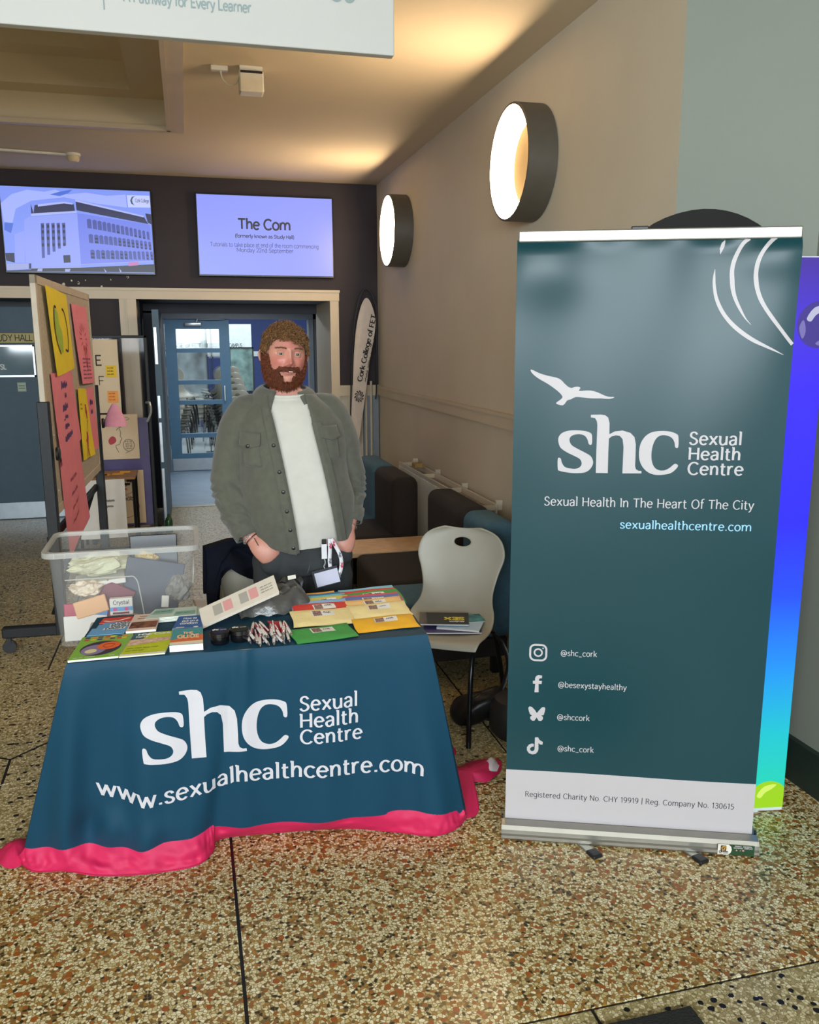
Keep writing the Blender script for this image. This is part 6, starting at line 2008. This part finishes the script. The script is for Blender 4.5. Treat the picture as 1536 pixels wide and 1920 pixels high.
for hand in (((-.185, -.092, .925), (-.160, -.114, .898), (-.128, -.122, .868), (-.092, -.110, .825), 1), ((.196, -.075, .945), (.186, -.092, .915), (.172, -.098, .880), (.152, -.090, .835), -1)):
    w0, p1, p2, p3, sg = [Vector(q) if isinstance(q, tuple) else q for q in hand]
    sk.merge(limb([tuple(w0) + (.029,), tuple(p1) + (.041,), tuple(p2) + (.046,), tuple(p2.lerp(p3, .4)) + (.040,)], 5, 20, .52, (0, 1, 0)))
    ax = (p3 - p2).normalized()
    acr = Vector((sg * .35, -.2, .75)).normalized()
    acr = (acr - ax * acr.dot(ax)).normalized()
    for k, L_ in zip((-1.5, -.5, .5, 1.5), (.060, .075, .080, .070)):
        b0 = p2 + acr * k * .019
        b1 = b0 + ax * L_ * .5 + Vector((0, .006, 0))
        b2 = b0 + ax * L_ + Vector((0, .022, 0))
        sk.merge(limb([tuple(b0) + (.0105,), tuple(b1) + (.0098,), tuple(b2) + (.008,)], 4, 10))
    # thumb leaves the side of the palm and lies along the pocket edge
    t0 = p1 + acr * .028
    t1 = t0 + ax * .030 + acr * .014
    t2 = t1 + ax * .034 - acr * .004 + Vector((0, .004, 0))
    sk.merge(limb([tuple(t0) + (.014,), tuple(t1) + (.0125,), tuple(t2) + (.0095,)], 4, 12))

# ---- head: a sphere grid shaped by face features
HC = Vector((-.032, -.022, 1.637))
yaw = math.radians(7)
RH = Matrix.Rotation(yaw, 3, 'Z') @ Matrix.Rotation(math.radians(3.5), 3, 'Y')
FE = [(.032, .003, .019, .012, -.013), (.030, .023, .022, .007, .006), (0, .000, .008, .022, .010), (0, -.026, .0125, .013, .017), (0, -.033, .0105, .008, .014), (.0145, -.0375, .0065, .0055, .010), (.0075, -.0425, .004, .0025, -.004),
      (.046, -.028, .020, .020, .008), (0, -.058, .022, .004, .006), (0, -.0695, .018, .0045, .007), (0, -.0638, .024, .0020, -.007), (0, -.108, .024, .016, .012), (0, -.081, .016, .006, -.004), (0, .060, .05, .03, .004), (.028, -.062, .006, .010, -.003)]


def headp(az, el, lift=0):
    d = Vector((math.cos(el) * math.sin(az), -math.cos(el) * math.cos(az), math.sin(el)))
    z = d.z
    wx = .079 * (1 - .10 * max(0, z) ** 2) * (1 - .16 * max(0, -z - .25) ** 1.5)
    p = Vector((d.x * wx, d.y * (.094 if d.y < 0 else .108), d.z * (.106 if z > 0 else .126)))
    p.x *= 1 + .07 * math.exp(-((z + .45) / .35) ** 2) + .13 * math.exp(-((z + .75) / .18) ** 2)         # full jaw
    if d.y < 0:
        k = min(1, -d.y * 2.2)
        dy = 0
        for x0, z0, sx_, sz_, h in FE:
            g = math.exp(-((p.x - x0) / sx_) ** 2 - ((p.z - z0) / sz_) ** 2)
            if x0:
                g += math.exp(-((p.x + x0) / sx_) ** 2 - ((p.z - z0) / sz_) ** 2)
            dy += h * g
        p.y -= dy * k
    return p + (p.normalized() * lift if lift else Vector())


hm = MB()
NA, NE = 150, 120
hm.grid(lambda u, v: RH @ headp((u - .5) * 2 * PI, (v - .5) * PI * .998) + HC, NA, NE)
for sg in (-1, 1):   # ears
    ec = HC + RH @ Vector((sg * .076, .014, -.006))
    ear = MB()
    ear.grid(lambda u, v: Vector((sg * (.010 * math.sin(PI * v) + .008), .015 * math.sin(PI * v) * math.cos(2 * PI * u) * (1 + .2 * math.sin(2 * PI * u)), .026 * -math.cos(PI * v))) + Vector((sg * .006 * math.sin(2 * PI * u) * math.sin(PI * v), 0, 0)), 18, 14)
    hm.merge(ear, lambda p: ec + RH @ (Matrix.Rotation(sg * .35, 3, 'Z') @ p))
    hm.merge(MB().tube([ec + RH @ Vector((sg * .014, -.012 + .022 * (1 - math.cos(a)) * .5 + .010 * math.sin(a), + .021 * math.cos(a))) for a in [i * PI / 10 for i in range(11)]], .0035, 6))

# skin material with the ruddy areas of the face held in a colour attribute
mS = D.materials.new('skin_fair_ruddy')
mS.use_nodes = True
nt = mS.node_tree
b = nt.nodes['Principled BSDF']
at = nt.nodes.new('ShaderNodeAttribute')
at.attribute_name = 'tone'
nz = nt.nodes.new('ShaderNodeTexNoise')
nz.inputs['Scale'].default_value = 90
mxx = nt.nodes.new('ShaderNodeMix')
mxx.data_type = 'RGBA'
mxx.blend_type = 'MULTIPLY'
mxx.inputs[0].default_value = .18
nt.links.new(at.outputs['Color'], mxx.inputs[6])
nt.links.new(nz.outputs['Fac'], mxx.inputs[7])
nt.links.new(mxx.outputs[2], b.inputs['Base Color'])
b.inputs['Roughness'].default_value = .48
b.inputs['Subsurface Weight'].default_value = .12
b.inputs['Subsurface Radius'].default_value = (.012, .004, .002)
body = baked('body', sk, mS, .0045, 3, keep=hm)
at_ = body.data.color_attributes.new('tone', 'FLOAT_COLOR', 'POINT')
RHi = RH.inverted()
cols = []
SKB, SKR, LIP = Vector((.60, .275, .205)), Vector((.58, .185, .15)), Vector((.44, .15, .13))
for v in body.data.vertices:
    p = RHi @ (Vector(v.co) - HC)
    c = SKB.copy()
    if p.z > -.16 and abs(p.x) < .1 and p.y < .02 and v.co.z > 1.49:
        g = 0
        for x0, z0, s_ in ((.045, -.028, .024), (-.045, -.028, .024), (0, -.03, .016), (0, .055, .035)):
            g += math.exp(-((p.x - x0) / s_) ** 2 - ((p.z - z0) / s_) ** 2)
        c = c.lerp(SKR, min(1, g))
        l = math.exp(-(p.x / .024) ** 4 - ((p.z + .0635) / .0085) ** 4)
        c = c.lerp(LIP, min(1, l))
    cols += [c.x, c.y, c.z, 1]
at_.data.foreach_set('color', cols)

# eyes, lids and brows
for sg in (-1, 1):
    ec = Vector((sg * .0325, -.0745, .0025))
    sph = lambda r: (lambda u, v: Vector((r * math.sin(PI * v) * math.cos(2 * PI * u), -r * math.cos(PI * v), r * math.sin(PI * v) * math.sin(2 * PI * u))))
    W = lambda p: MO + HC + RH @ (ec + p)
    ey = part('eye', MB().grid(lambda u, v: W(sph(.0125)(u, v)), 16, 12), mat('eye_white', '#a8a09a', .2, var=0), man, 'all')
    part('iris', MB().grid(lambda u, v: W(Matrix.Rotation(-.17, 3, 'Z') @ sph(.0128)(u, v * .16)), 14, 3), mat('iris_dark', '#2e2a26', .15, var=0), ey, 'all')
    part('upper_eyelid', MB().grid(lambda u, v: W(Matrix.Rotation(.0, 3, 'X') @ Vector((.0150 * math.sin((u - .5) * 2.3), -.0150 * math.cos((u - .5) * 2.3) * math.cos(.24 + v * .9), .0150 * math.sin(.24 + v * .9) * math.cos((u - .5) * 1.7)))), 10, 5), mat('eyelid_skin', '#b98572', .5), man, 'all')
    part('lower_eyelid', MB().grid(lambda u, v: W(Vector((.0148 * math.sin((u - .5) * 2.3), -.0148 * math.cos((u - .5) * 2.3) * math.cos(.30 + v * .9), -.0148 * math.sin(.30 + v * .9) * math.cos((u - .5) * 1.7)))), 10, 5), MATS['eyelid_skin'], man, 'all')
    eb = MB()
    random.seed(40 + sg)
    for k in range(70):
        u = random.random()
        x = sg * (.014 + .036 * u)
        z = .0225 + .0035 * math.sin(u * 2.6) - .003 * u + random.uniform(-.0025, .0025)
        az, el = math.asin(max(-1, min(1, x / .079))), z / .106
        a = headp(az, el, .0015)
        bb = a + Vector((sg * .008, -.001, .0018))
        eb.tube([MO + HC + RH @ a, MO + HC + RH @ bb], [.0011, .0004], 4)
    part('eyebrow', eb, mat('brow_brown', '#6e4a32', .8), man, kind='stuff')
part('teeth', MB().grid(lambda u, v: MO + HC + RH @ Vector(((u - .5) * .015 + .005, -.0955 + .006 * abs(u - .5) ** 2, -.0650 + .0026 * v)), 6, 2), mat('teeth_white', '#e6ded6', .3), man)


def hairs(name, samples, m_, curl, seed, parent=man):
    random.seed(seed)
    mb = MB()
    for (p, n_, L_, dn) in samples:
        if curl:
            r_ = random.uniform(.004, .010)
            turns = random.uniform(.9, 1.6)
            ax = (n_ * .7 + Vector((random.uniform(-.7, .7), random.uniform(-.7, .3), random.uniform(-.5, .5)))).normalized()
            u_ = ax.orthogonal().normalized()
            v_ = ax.cross(u_)
            a0 = random.uniform(0, 6.28)
            pts = []
            for k in range(12):
                s_ = k / 11
                a = a0 + turns * 2 * PI * s_
                pts.append(p + ax * L_ * s_ + (u_ * math.cos(a) + v_ * math.sin(a)) * r_ * (.4 + .6 * s_) + dn * s_ * s_ * .006)
            mb.tube(pts, [.0013] * 8 + [.0012, .0011, .0009, .0004], 4)
        else:
            d = (n_ * .55 + dn * .8 + Vector((random.uniform(-.35, .35), random.uniform(-.35, .35), random.uniform(-.35, .35)))).normalized()
            q = p + d * L_ * .5 + n_ * .002
            mb.tube([p, q, p + d * L_ + Vector((random.uniform(-.004, .004), 0, random.uniform(-.003, .003)))], [.0013, .0011, .0003], 3)
    return part(name, mb, m_, parent, 'all', kind='stuff')


def hnorm(az, el):
    a = headp(az + .02, el) - headp(az - .02, el)
    c = headp(az, el + .02) - headp(az, el - .02)
    n_ = a.cross(c)
    p = headp(az, el)
    return (n_ if n_.dot(p) > 0 else -n_).normalized()


hair_m = mat('hair_golden_brown', '#775433', .55, var=.5, scale=70, spec=.35)
beard_m = mat('beard_auburn', '#6b3820', .6, var=.35, scale=80, spec=.3)


def hairline(az):
    """lowest elevation (rad) of scalp hair for an azimuth"""
    a = abs(az)
    return interp(a, [(0, .62), (.35, .60), (.70, .56), (.95, .42), (1.2, .10), (1.45, -.02), (1.62, .14), (1.9, .12), (2.2, -.35), (3.2, -.55)])


cap = MB()
cap.grid(lambda u, v: MO + HC + RH @ (lambda az: headp(az, hairline(az) + (PI / 2 * .998 - hairline(az)) * v, .010 * min(1, v * 9) + .003 * noise.noise(Vector((az * 5, v * 9, 0)))))((u - .5) * 2 * PI), 90, 30)
hair = part('hair', cap, mat('hair_under_brown', '#4f3822', .8, var=.3, scale=60), man, 'all')
smp = []
random.seed(77)
while len(smp) < 2300:
    az, z = random.uniform(-PI, PI), random.uniform(-.6, 1)
    el = math.asin(z)
    if el < hairline(az) + random.uniform(-.02, .03):
        continue
    if abs(az) > 2.4 and random.random() < .6:
        continue
    p = headp(az, el, .006)
    n_ = hnorm(az, el)
    L_ = random.uniform(.008, .024) * (1.15 if z > .45 else .65)
    smp.append((MO + HC + RH @ p, RH @ n_, L_, RH @ Vector((0, -.7, -.4))))
for k in range(60):  # fringe curls falling on the forehead, more on the viewer's right
    az = random.uniform(.05, .95) if k > 16 else random.uniform(-.6, .1)
    el = hairline(az) - random.uniform(.0, .22 if .25 < az < .8 else .10)
    smp.append((MO + HC + RH @ headp(az, el, .006), RH @ hnorm(az, el), .012, RH @ Vector((0, -.5, -.8))))
hairs('hair_curls', smp, hair_m, True, 5, hair)


def beard_zone(x, z, y):
    ax_ = abs(x)
    if y > .030 or z > .004:
        return False
    if ax_ < .040 and -.0575 < z < -.0435 and y < -.06:
        return True                                   # moustache
    if ax_ < .029 and -.078 < z < -.0575 and y < -.05:
        return False                                  # lips
    if ax_ < .017 and -.100 < z < -.0575 and y < -.05:
        return False
    lim = interp(ax_, [(0, -.084), (.017, -.084), (.030, -.070), (.040, -.050), (.050, -.058), (.060, -.050), (.066, -.030), (.070, .002), (.09, .004)])
    return z < lim


smp = []
tries = 0
while len(smp) < 3600 and tries < 200000:
    tries += 1
    az, z = random.uniform(-1.9, 1.9), random.uniform(-1, .06)
    el = math.asin(z)
    p = headp(az, el)
    if not beard_zone(p.x, p.z, p.y):
        continue
    n_ = hnorm(az, el)
    mous = p.z > -.060 and abs(p.x) < .04 and p.y < -.05
    L_ = .011 if mous else interp(-p.z, [(0, .008), (.04, .014), (.08, .022), (.126, .030)])
    dn = Vector((p.x * 12 if mous else p.x * 3, -.1, -.9))
    smp.append((MO + HC + RH @ (p - n_ * .001), RH @ n_, L_ * random.uniform(.7, 1.1), RH @ dn.normalized()))
for k in range(420):
    x = random.uniform(-.040, .040)
    z = random.uniform(-.058, -.0435) - .006 * (abs(x) / .04) ** 2
    az = math.asin(max(-.95, min(.95, x / .080)))
    el = math.asin(max(-.99, z / .126)) if z < 0 else 0
    p = headp(az, el)
    n_ = hnorm(az, el)
    smp.append((MO + HC + RH @ (p - n_ * .001), RH @ n_, random.uniform(.007, .012), RH @ Vector((p.x * 14, -.25, -.9)).normalized()))
bc = MB()
gv = {}
na, ne = 90, 60
for i in range(na + 1):
    for j in range(ne + 1):
        az, el = -1.9 + 3.8 * i / na, -PI / 2 * .995 + (PI / 2 + .05) * j / ne
        p = headp(az, el)
        gv[i, j] = (p, beard_zone(p.x, p.z, p.y), az, el)
vid = {}
for i in range(na):
    for j in range(ne):
        q = [(i, j), (i + 1, j), (i + 1, j + 1), (i, j + 1)]
        if all(gv[k][1] for k in q):
            for k in q:
                if k not in vid:
                    vid[k] = len(bc.v)
                    p, _, az, el = gv[k]
                    lift = interp(-p.z, [(0, .003), (.05, .006), (.09, .012), (.126, .018)])
                    bc.v.append(MO + HC + RH @ headp(az, el, lift + .0015 * noise.noise(p * 300)))
            bc.f.append(tuple(vid[k] for k in q))
beard = part('beard', bc, mat('beard_under_auburn', '#4a2414', .8, var=.3, scale=60), man, 'all')
hairs('beard_strands', smp, beard_m, False, 9, beard)

# ---- T-shirt
M_TEE = mat('cotton_white', '#c4c1b8', .85, var=.03, scale=25, bump=.12, bscale=500)


def tee(u, v):
    th = (u - .5) * 2 * PI
    z = .892 + (1.492 - .892) * v
    p = surf(th, z, .004)
    k = math.sin(PI * min(1, v * 1.2))
    f = noise.noise(Vector((p.x * 9, p.z * 5, 1.3)))
    p.y -= (.006 * f + .004 * math.sin(p.x * 40 + p.z * 14)) * k
    p.z -= .02 * math.cos(th) * (1 - v) * .3 - .012 * (p.x - .05) * (1 - v) * 5
    if v > .93:
        p.z -= .018 * max(0, math.cos(th)) * (v - .93) / .07
    return MO + p


part('t_shirt', MB().grid(tee, 72, 60), M_TEE, man, 'all')
part('neck_rib', MB().tube([tee(i / 48, 1.0) + Vector((0, 0, .002)) for i in range(48)], .007, 8, closed=True), M_TEE, man, 'all')

# ---- overshirt: open shell and sleeves joined into one cloth
XL_ = [(.84, -.015), (.9, -.022), (1.2, -.066), (1.45, -.106), (1.55, -.11)]
XR_ = [(.84, .150), (.9, .146), (1.2, .092), (1.45, .042), (1.55, .04)]
JO = .020


def jedge(z, left):
    cx, cy, rx, ry = ringat(z)
    x = interp(z, XL_ if left else XR_)
    s_ = max(-.98, min(.98, (x - cx) / (rx + JO)))
    s_ = math.copysign(abs(s_) ** (2.3 / 2), s_)
    return math.asin(s_)


def jack(u, v, off):
    """u 0..1 from the viewer's-right front edge round the back to the left edge; v hem to collar"""
    zb_ = None
    zt = 1.485
    # hem lifts at the sides where wrists push it back
    d0, d1 = u, 1 - u
    zb_ = interp(u, [(0, .905), (.07, .905), (.16, .935), (.26, .93), (.5, .86), (.74, .91), (.84, .925), (.92, .885), (1, .862)])
    z = zb_ + (zt - zb_) * v
    a, b_ = jedge(z, False), jedge(z, True) + 2 * PI
    th = a + (b_ - a) * u
    o = JO + off
    if z > 1.38:
        o -= .006 * (z - 1.38) / .1
    p = surf(th, z, o)
    wv = noise.noise(Vector((p.x * 7, p.y * 7, p.z * 4 + 5))) * .008 + .004 * math.sin(p.z * 22 + p.x * 15)
    n_ = Vector((p.x - ringat(z)[0], p.y, 0)).normalized()
    k = 1 - .8 * math.exp(-(min(d0, d1) / .03) ** 2)
    return p + n_ * wv * k


jm = MB()
nu, nv = 90, 60
a_ = MB().grid(lambda u, v: jack(u, v, .009), nu, nv)
b_ = MB().grid(lambda u, v: jack(u, v, -.006), nu, nv)
n0 = len(a_.v)
jm.add(a_.v, a_.f)
jm.add(b_.v, [f[::-1] for f in b_.f])
ix = lambda i, j: j * (nu + 1) + i
bd = [ix(i, 0) for i in range(nu)] + [ix(nu, j) for j in range(nv)] + [ix(i, nv) for i in range(nu, 0, -1)] + [ix(0, j) for j in range(nv, 0, -1)]
for q in range(len(bd)):
    r_ = bd[(q + 1) % len(bd)]
    jm.f.append((bd[q], n0 + bd[q], n0 + r_, r_))
JL = [(-.125, .012, 1.462, .030), (-.150, .014, 1.440, .058), (-.182, .016, 1.405, .076), (-.216, .016, 1.34, .079), (-.250, .012, 1.22, .074), (-.260, .000, 1.12, .071), (-.243, -.035, 1.035, .064), (-.215, -.068, .965, .056), (-.203, -.080, .940, .050)]
JR = [(.075, .012, 1.462, .030), (.100, .014, 1.440, .058), (.136, .016, 1.405, .076), (.172, .022, 1.34, .079), (.205, .020, 1.22, .074), (.218, .015, 1.11, .071), (.220, -.010, 1.04, .064), (.212, -.042, .995, .057), (.207, -.052, .975, .053)]
M_JK = mat('overshirt_olive_wool', '#55554a', .9, var=.10, scale=40, bump=.25, bscale=420, sheen=.25)


def jwr(p, arm=0.0):
    z = p.z
    # creases bunch at the elbow and above the cuff
    e = math.exp(-((z - 1.10) / .06) ** 2) + .7 * math.exp(-((z - 1.0) / .035) ** 2)
    d = math.sin(z * 150 + p.x * 60 + 9 * noise.noise(Vector((p.x * 14, p.y * 14, z * 9)))) * .0075 * e * arm
    d += noise.noise(Vector((p.x * 14, p.y * 14, z * 9))) * .0045
    d += abs(noise.noise(Vector((p.x * 6 + 4, p.y * 6, z * 11)))) * -.006
    return d


jk = baked('overshirt', jm, M_JK, .0055, 3, wrinkle=jwr)
for nm_, pts in (('l', JL), ('r', JR)):
    c = crom(pts, 14)
    tb_ = MB().tube([q[:3] for q in c], [q[3] for q in c], 44)
    nring = len(c)
    vv = []
    for i in range(nring):
        cc = Vector(c[i][:3])
        for k in range(44):
            p = tb_.v[i * 44 + k]
            n_ = (p - cc).normalized()
            vv.append(MO + p + n_ * jwr(p, 1.0) * min(1, i / 20))
    tb_.v = vv
    part('sleeve', tb_, M_JK, jk, 'all')
JS = lambda th, z, off: MO + surf(th, z, JO + .014 + off)
# seams, pocket flaps, buttons
M_BTN = mat('button_dark', '#1c1b18', .35)


def pocket(th0, th1, z0, z1, zf):
    def pt(u, v, o):
        th = th0 + (th1 - th0) * u
        return JS(th, z0 + (z1 - z0) * v, o + .004 * math.sin(PI * u))
    pk = part('chest_pocket', MB().grid(lambda u, v: pt(u, v, .001 - .012 * (1 - min(1, min(u, 1 - u) * 14)) - .012 * (1 - min(1, v * 14))), 18, 18), M_JK, jk, 'all')

    def fl(u, v):
        z = zf + (z1 + .012 - zf) * v
        zz = z - (1 - v) * .012 * (1 - abs(2 * u - 1))
        th = th0 - .02 + (th1 - th0 + .04) * u
        return JS(th, zz, .010 - .006 * v + .003 * math.sin(PI * u))
    fo_ = part('pocket_flap', MB().grid(fl, 16, 6), M_JK, jk, 'all')
    so = fo_.modifiers.new('thickness', 'SOLIDIFY')
    so.thickness = .006
    return fl


def button(c, n_, parent=jk, r_=.0075):
    n_ = n_.normalized()
    u_ = n_.orthogonal().normalized()
    v_ = n_.cross(u_)
    part('button', MB().lathe([(.0001, .003), (r_ * .7, .003), (r_, .0015), (r_, -.002)], lambda p: c + u_ * p.x + v_ * p.y + n_ * p.z, 14), M_BTN, parent, True)


fl = pocket(-1.02, -.56, 1.215, 1.335, 1.300)
button(fl(.5, .15) + Vector((0, -.004, 0)), Vector((-.3, -1, 0)))
fl = pocket(.42, .82, 1.235, 1.355, 1.325)
for z in (.90, .975, 1.05, 1.125, 1.20, 1.30):
    th = jedge(z, True) - .05
    button(JS(th, z, .004), Vector((math.sin(th) * .6, -1, 0)))
# front placket bands
for left in (True, False):
    sg = -1 if left else 1
    pb = part('placket', MB().grid(lambda u, v: JS(jedge(.875 + (.035 if not left else 0) + (.47 if not left else .565) * v, left) + sg * (-.035 + .20 * u), .875 + (.035 if not left else 0) + (.47 if not left else .565) * v, .0045 - .014 * (1 if u > .9 else 0) - .012 * (1 if u < .05 else 0)), 6, 40), M_JK, jk, 'all')


def collar(u, v, sg):
    """half collar: u from the back of the neck to the front tip, v fold to edge"""
    th = PI - u * (PI - .50)
    r0 = .076 + .006 * math.sin(v * PI) + .044 * v * (1 - .15 * u)
    tip = .028 * max(0, u - .70) / .30 * v
    z = 1.528 - .046 * v + .006 * math.sin(v * PI) - .034 * u ** 1.4 - tip * 1.9
    x = sg * (r0 + tip * .6) * math.sin(th) * (1.05 + .10 * u)
    y = -(r0 + .3 * tip) * math.cos(th) * .92 - .012 * u
    return MO + Vector((-.030 + x, .016 + y, z))


for sg in (-1, 1):
    c_ = part('collar', MB().grid(lambda u, v: collar(u, v, sg), 24, 8), M_JK, jk, 'all')
    so = c_.modifiers.new('thickness', 'SOLIDIFY')
    so.thickness = .007
for pts, sgn in ((JL, -1), (JR, 1)):
    a, b2 = Vector(pts[-2][:3]), Vector(pts[-1][:3])
    d_ = (b2 - a).normalized()
    cf = part('cuff', MB().tube([MO + b2 - d_ * .050, MO + b2 - d_ * .02, MO + b2 + d_ * .008], [.0585, .056, .054], 24, caps=False), M_JK, jk, 'all')
    so = cf.modifiers.new('thickness', 'SOLIDIFY')
    so.thickness = .008
    button(MO + b2 + Vector((sgn * .030, -.050, -.004)), Vector((sgn * .3, -1, 0)), jk, .006)

# ---- jeans and shoes
M_JEAN = mat('denim_black_faded', '#2e3133', .85, var=.22, scale=12, bump=.25, bscale=300)
jn = loft([(.945, .015, 0, .180, .138), (.90, .015, 0, .186, .142), (.85, .016, .002, .192, .146), (.80, .018, .004, .196, .146), (.765, .018, .006, .188, .136)])
jn.merge(limb([(-.072, 0, .82, .112), (-.080, -.002, .70, .104), (-.088, -.004, .58, .092), (-.094, 0, .46, .078), (-.098, .012, .30, .072), (-.10, .018, .14, .066), (-.10, .018, .06, .064)], 4, 24))
jn.merge(limb([(.112, 0, .82, .112), (.118, -.002, .70, .104), (.124, -.004, .58, .092), (.128, 0, .46, .078), (.132, .012, .30, .072), (.134, .018, .14, .066), (.134, .018, .06, .064)], 4, 24))
for a_, b_ in (((-.128, -.112, .858), (-.080, -.098, .790)), ((.172, -.090, .868), (.146, -.082, .800))):
    a_, b_ = Vector(a_), Vector(b_)
    jn.merge(limb([tuple(a_) + (.046,), tuple(a_.lerp(b_, .5)) + (.054,), tuple(b_) + (.036,)], 5, 20, .62, (0, 1, 0)))
tr = baked('trousers', jn, M_JEAN, .007, 5, wrinkle=lambda p: noise.noise(Vector((p.x * 13, p.y * 13, p.z * 16))) * .005 + .003 * math.sin(p.z * 70 + p.x * 30) * math.exp(-((p.z - .77) / .05) ** 2))
part('fly_seam', MB().tube(crom([MO + Vector((.030, -.138, .885)), MO + Vector((.030, -.141, .85)), MO + Vector((.028, -.142, .81)), MO + Vector((.020, -.138, .785))], 5), .0022, 5), mat('denim_seam', '#4c5052', .8), tr, True)
part('waistband', MB().tube([MO + Vector((.015 + .186 * math.sin(a), -.144 * math.cos(a), .925)) for a in [i * 2 * PI / 48 for i in range(48)]], .010, 6, closed=True, flat=1.8), M_JEAN, tr, 'all')
for sx in (-.10, .134):
    sh = MB()
    sh.grid(lambda u, v: MO + Vector((sx + (.046 - .012 * abs(v - .4)) * math.cos(2 * PI * u) * math.sin(PI * min(.98, v + .02)) ** .4, .075 - .27 * v, max(.002, .045 + (.045 - .03 * v) * math.sin(2 * PI * u) * math.sin(PI * min(.98, v + .02)) ** .4))), 20, 16)
    part('shoe', sh, mat('shoe_dark', '#24211f', .5), man, 'all')

# ---- wrist things
br = MB()
wc, wd = Vector((-.194, -.086, .932)), Vector((.030, -.024, -.030)).normalized()
u_ = wd.orthogonal().normalized()
v_ = wd.cross(u_)
for k in range(22):
    a = k * 2 * PI / 22
    c = MO + wc + (u_ * math.cos(a) * .033 + v_ * math.sin(a) * .033)
    br.grid(lambda u, v: c + Vector((math.sin(PI * v) * math.cos(2 * PI * u), math.sin(PI * v) * math.sin(2 * PI * u), math.cos(PI * v))) * .0046, 8, 5)
part('bead_bracelet', br, mat('beads_grey_stone', '#8a8680', .3, var=.5, scale=60), man, 'all')
part('cord_bracelet', MB().tube([MO + wc + wd * .014 + (u_ * math.cos(a) + v_ * math.sin(a)) * .034 for a in [i * 2 * PI / 24 for i in range(24)]], .002, 5, closed=True).tube([MO + wc + Vector((.012, -.036, .004)), MO + wc + Vector((.020, -.044, -.012)), MO + wc + Vector((.026, -.050, -.024))], .0015, 5), M_BTN, man, True)
wc = Vector((.199, -.070, .952))
wd = Vector((-.017, -.030, -.04)).normalized()
u_ = wd.orthogonal().normalized()
v_ = wd.cross(u_)
part('watch_band', MB().tube([MO + wc + (u_ * math.cos(a) + v_ * math.sin(a)) * .034 for a in [i * 2 * PI / 24 for i in range(24)]], .004, 6, closed=True, flat=.5), mat('watch_silver', '#b8b6b0', .25, .8), man, True)

# ---- lanyard with card holder hanging from the pocket
ly = thing('lanyard', 'white shc lanyard with card holder hanging from the jeans pocket', 'lanyard', (.50, 3.23, .78))
LW = mat('lanyard_white', '#dcdce0', .7)
q = lambda x, z, y=3.235: Vector((x, y, z))
for pts in ([(.508, .925), (.508, .88), (.506, .83), (.512, .79), (.525, .768)], [(.512, .925), (.530, .895), (.548, .855), (.552, .82), (.545, .785), (.528, .768)]):
    c = crom([(a, b_) for a, b_ in pts], 5)
    st = part('strap', MB().ribbon([(a, b_, .015) for a, b_ in c], lambda u, v: q(u, v, 3.236 if pts[1][0] < .52 else 3.231)), LW, ly, 'all')
    so = st.modifiers.new('thickness', 'SOLIDIFY')
    so.thickness = .0015
    for k, (a, b_) in enumerate(c[3::6]):
        part('strap_lettering', text(MB(), 'shc', lambda u, v: q(a + .005 - v, b_ - .014 + u, 3.2285), 0, 0, .009, .022, .2), pr('lanyard_red', '#c0284a') if k % 2 == 0 else pr('lanyard_grey', '#6a6c78'), st)
part('buckle', MB().rbox((.476, 3.230, .905), (.494, 3.240, .925), .003), M_BTN, ly)
part('id_tab', MB().rbox((.474, 3.232, .845), (.496, 3.237, .905), .002), LW, ly)
part('hook', MB().tube(crom([q(.485, .845), q(.488, .832), q(.486, .822), q(.482, .815), q(.486, .806)], 4), .0028, 6), MATS['steel_light'], ly, True)
ca, sa = math.cos(.22), math.sin(.22)
hf = lambda u, v, w_=0: Vector((.490 + u * ca - v * sa, 3.232 - w_, .772 + u * sa * .9 + v * ca))
hd = part('card_holder', MB().add([hf(u, v, w_) for w_ in (0, .004) for u, v in ((-.052, -.036), (.052, -.036), (.052, .036), (-.052, .036))], [(3, 2, 1, 0), (4, 5, 6, 7), (0, 1, 5, 4), (1, 2, 6, 5), (2, 3, 7, 6), (3, 0, 4, 7)]), mat('holder_dark', '#3a3b40', .3), ly)
part('card', MB().add([hf(u, v, .0046) for u, v in ((-.044, -.032), (.050, -.032), (.050, .026), (-.044, .026))], [(0, 1, 2, 3)]), mat('card_lilac_white', '#c9c9dc', .4), hd)
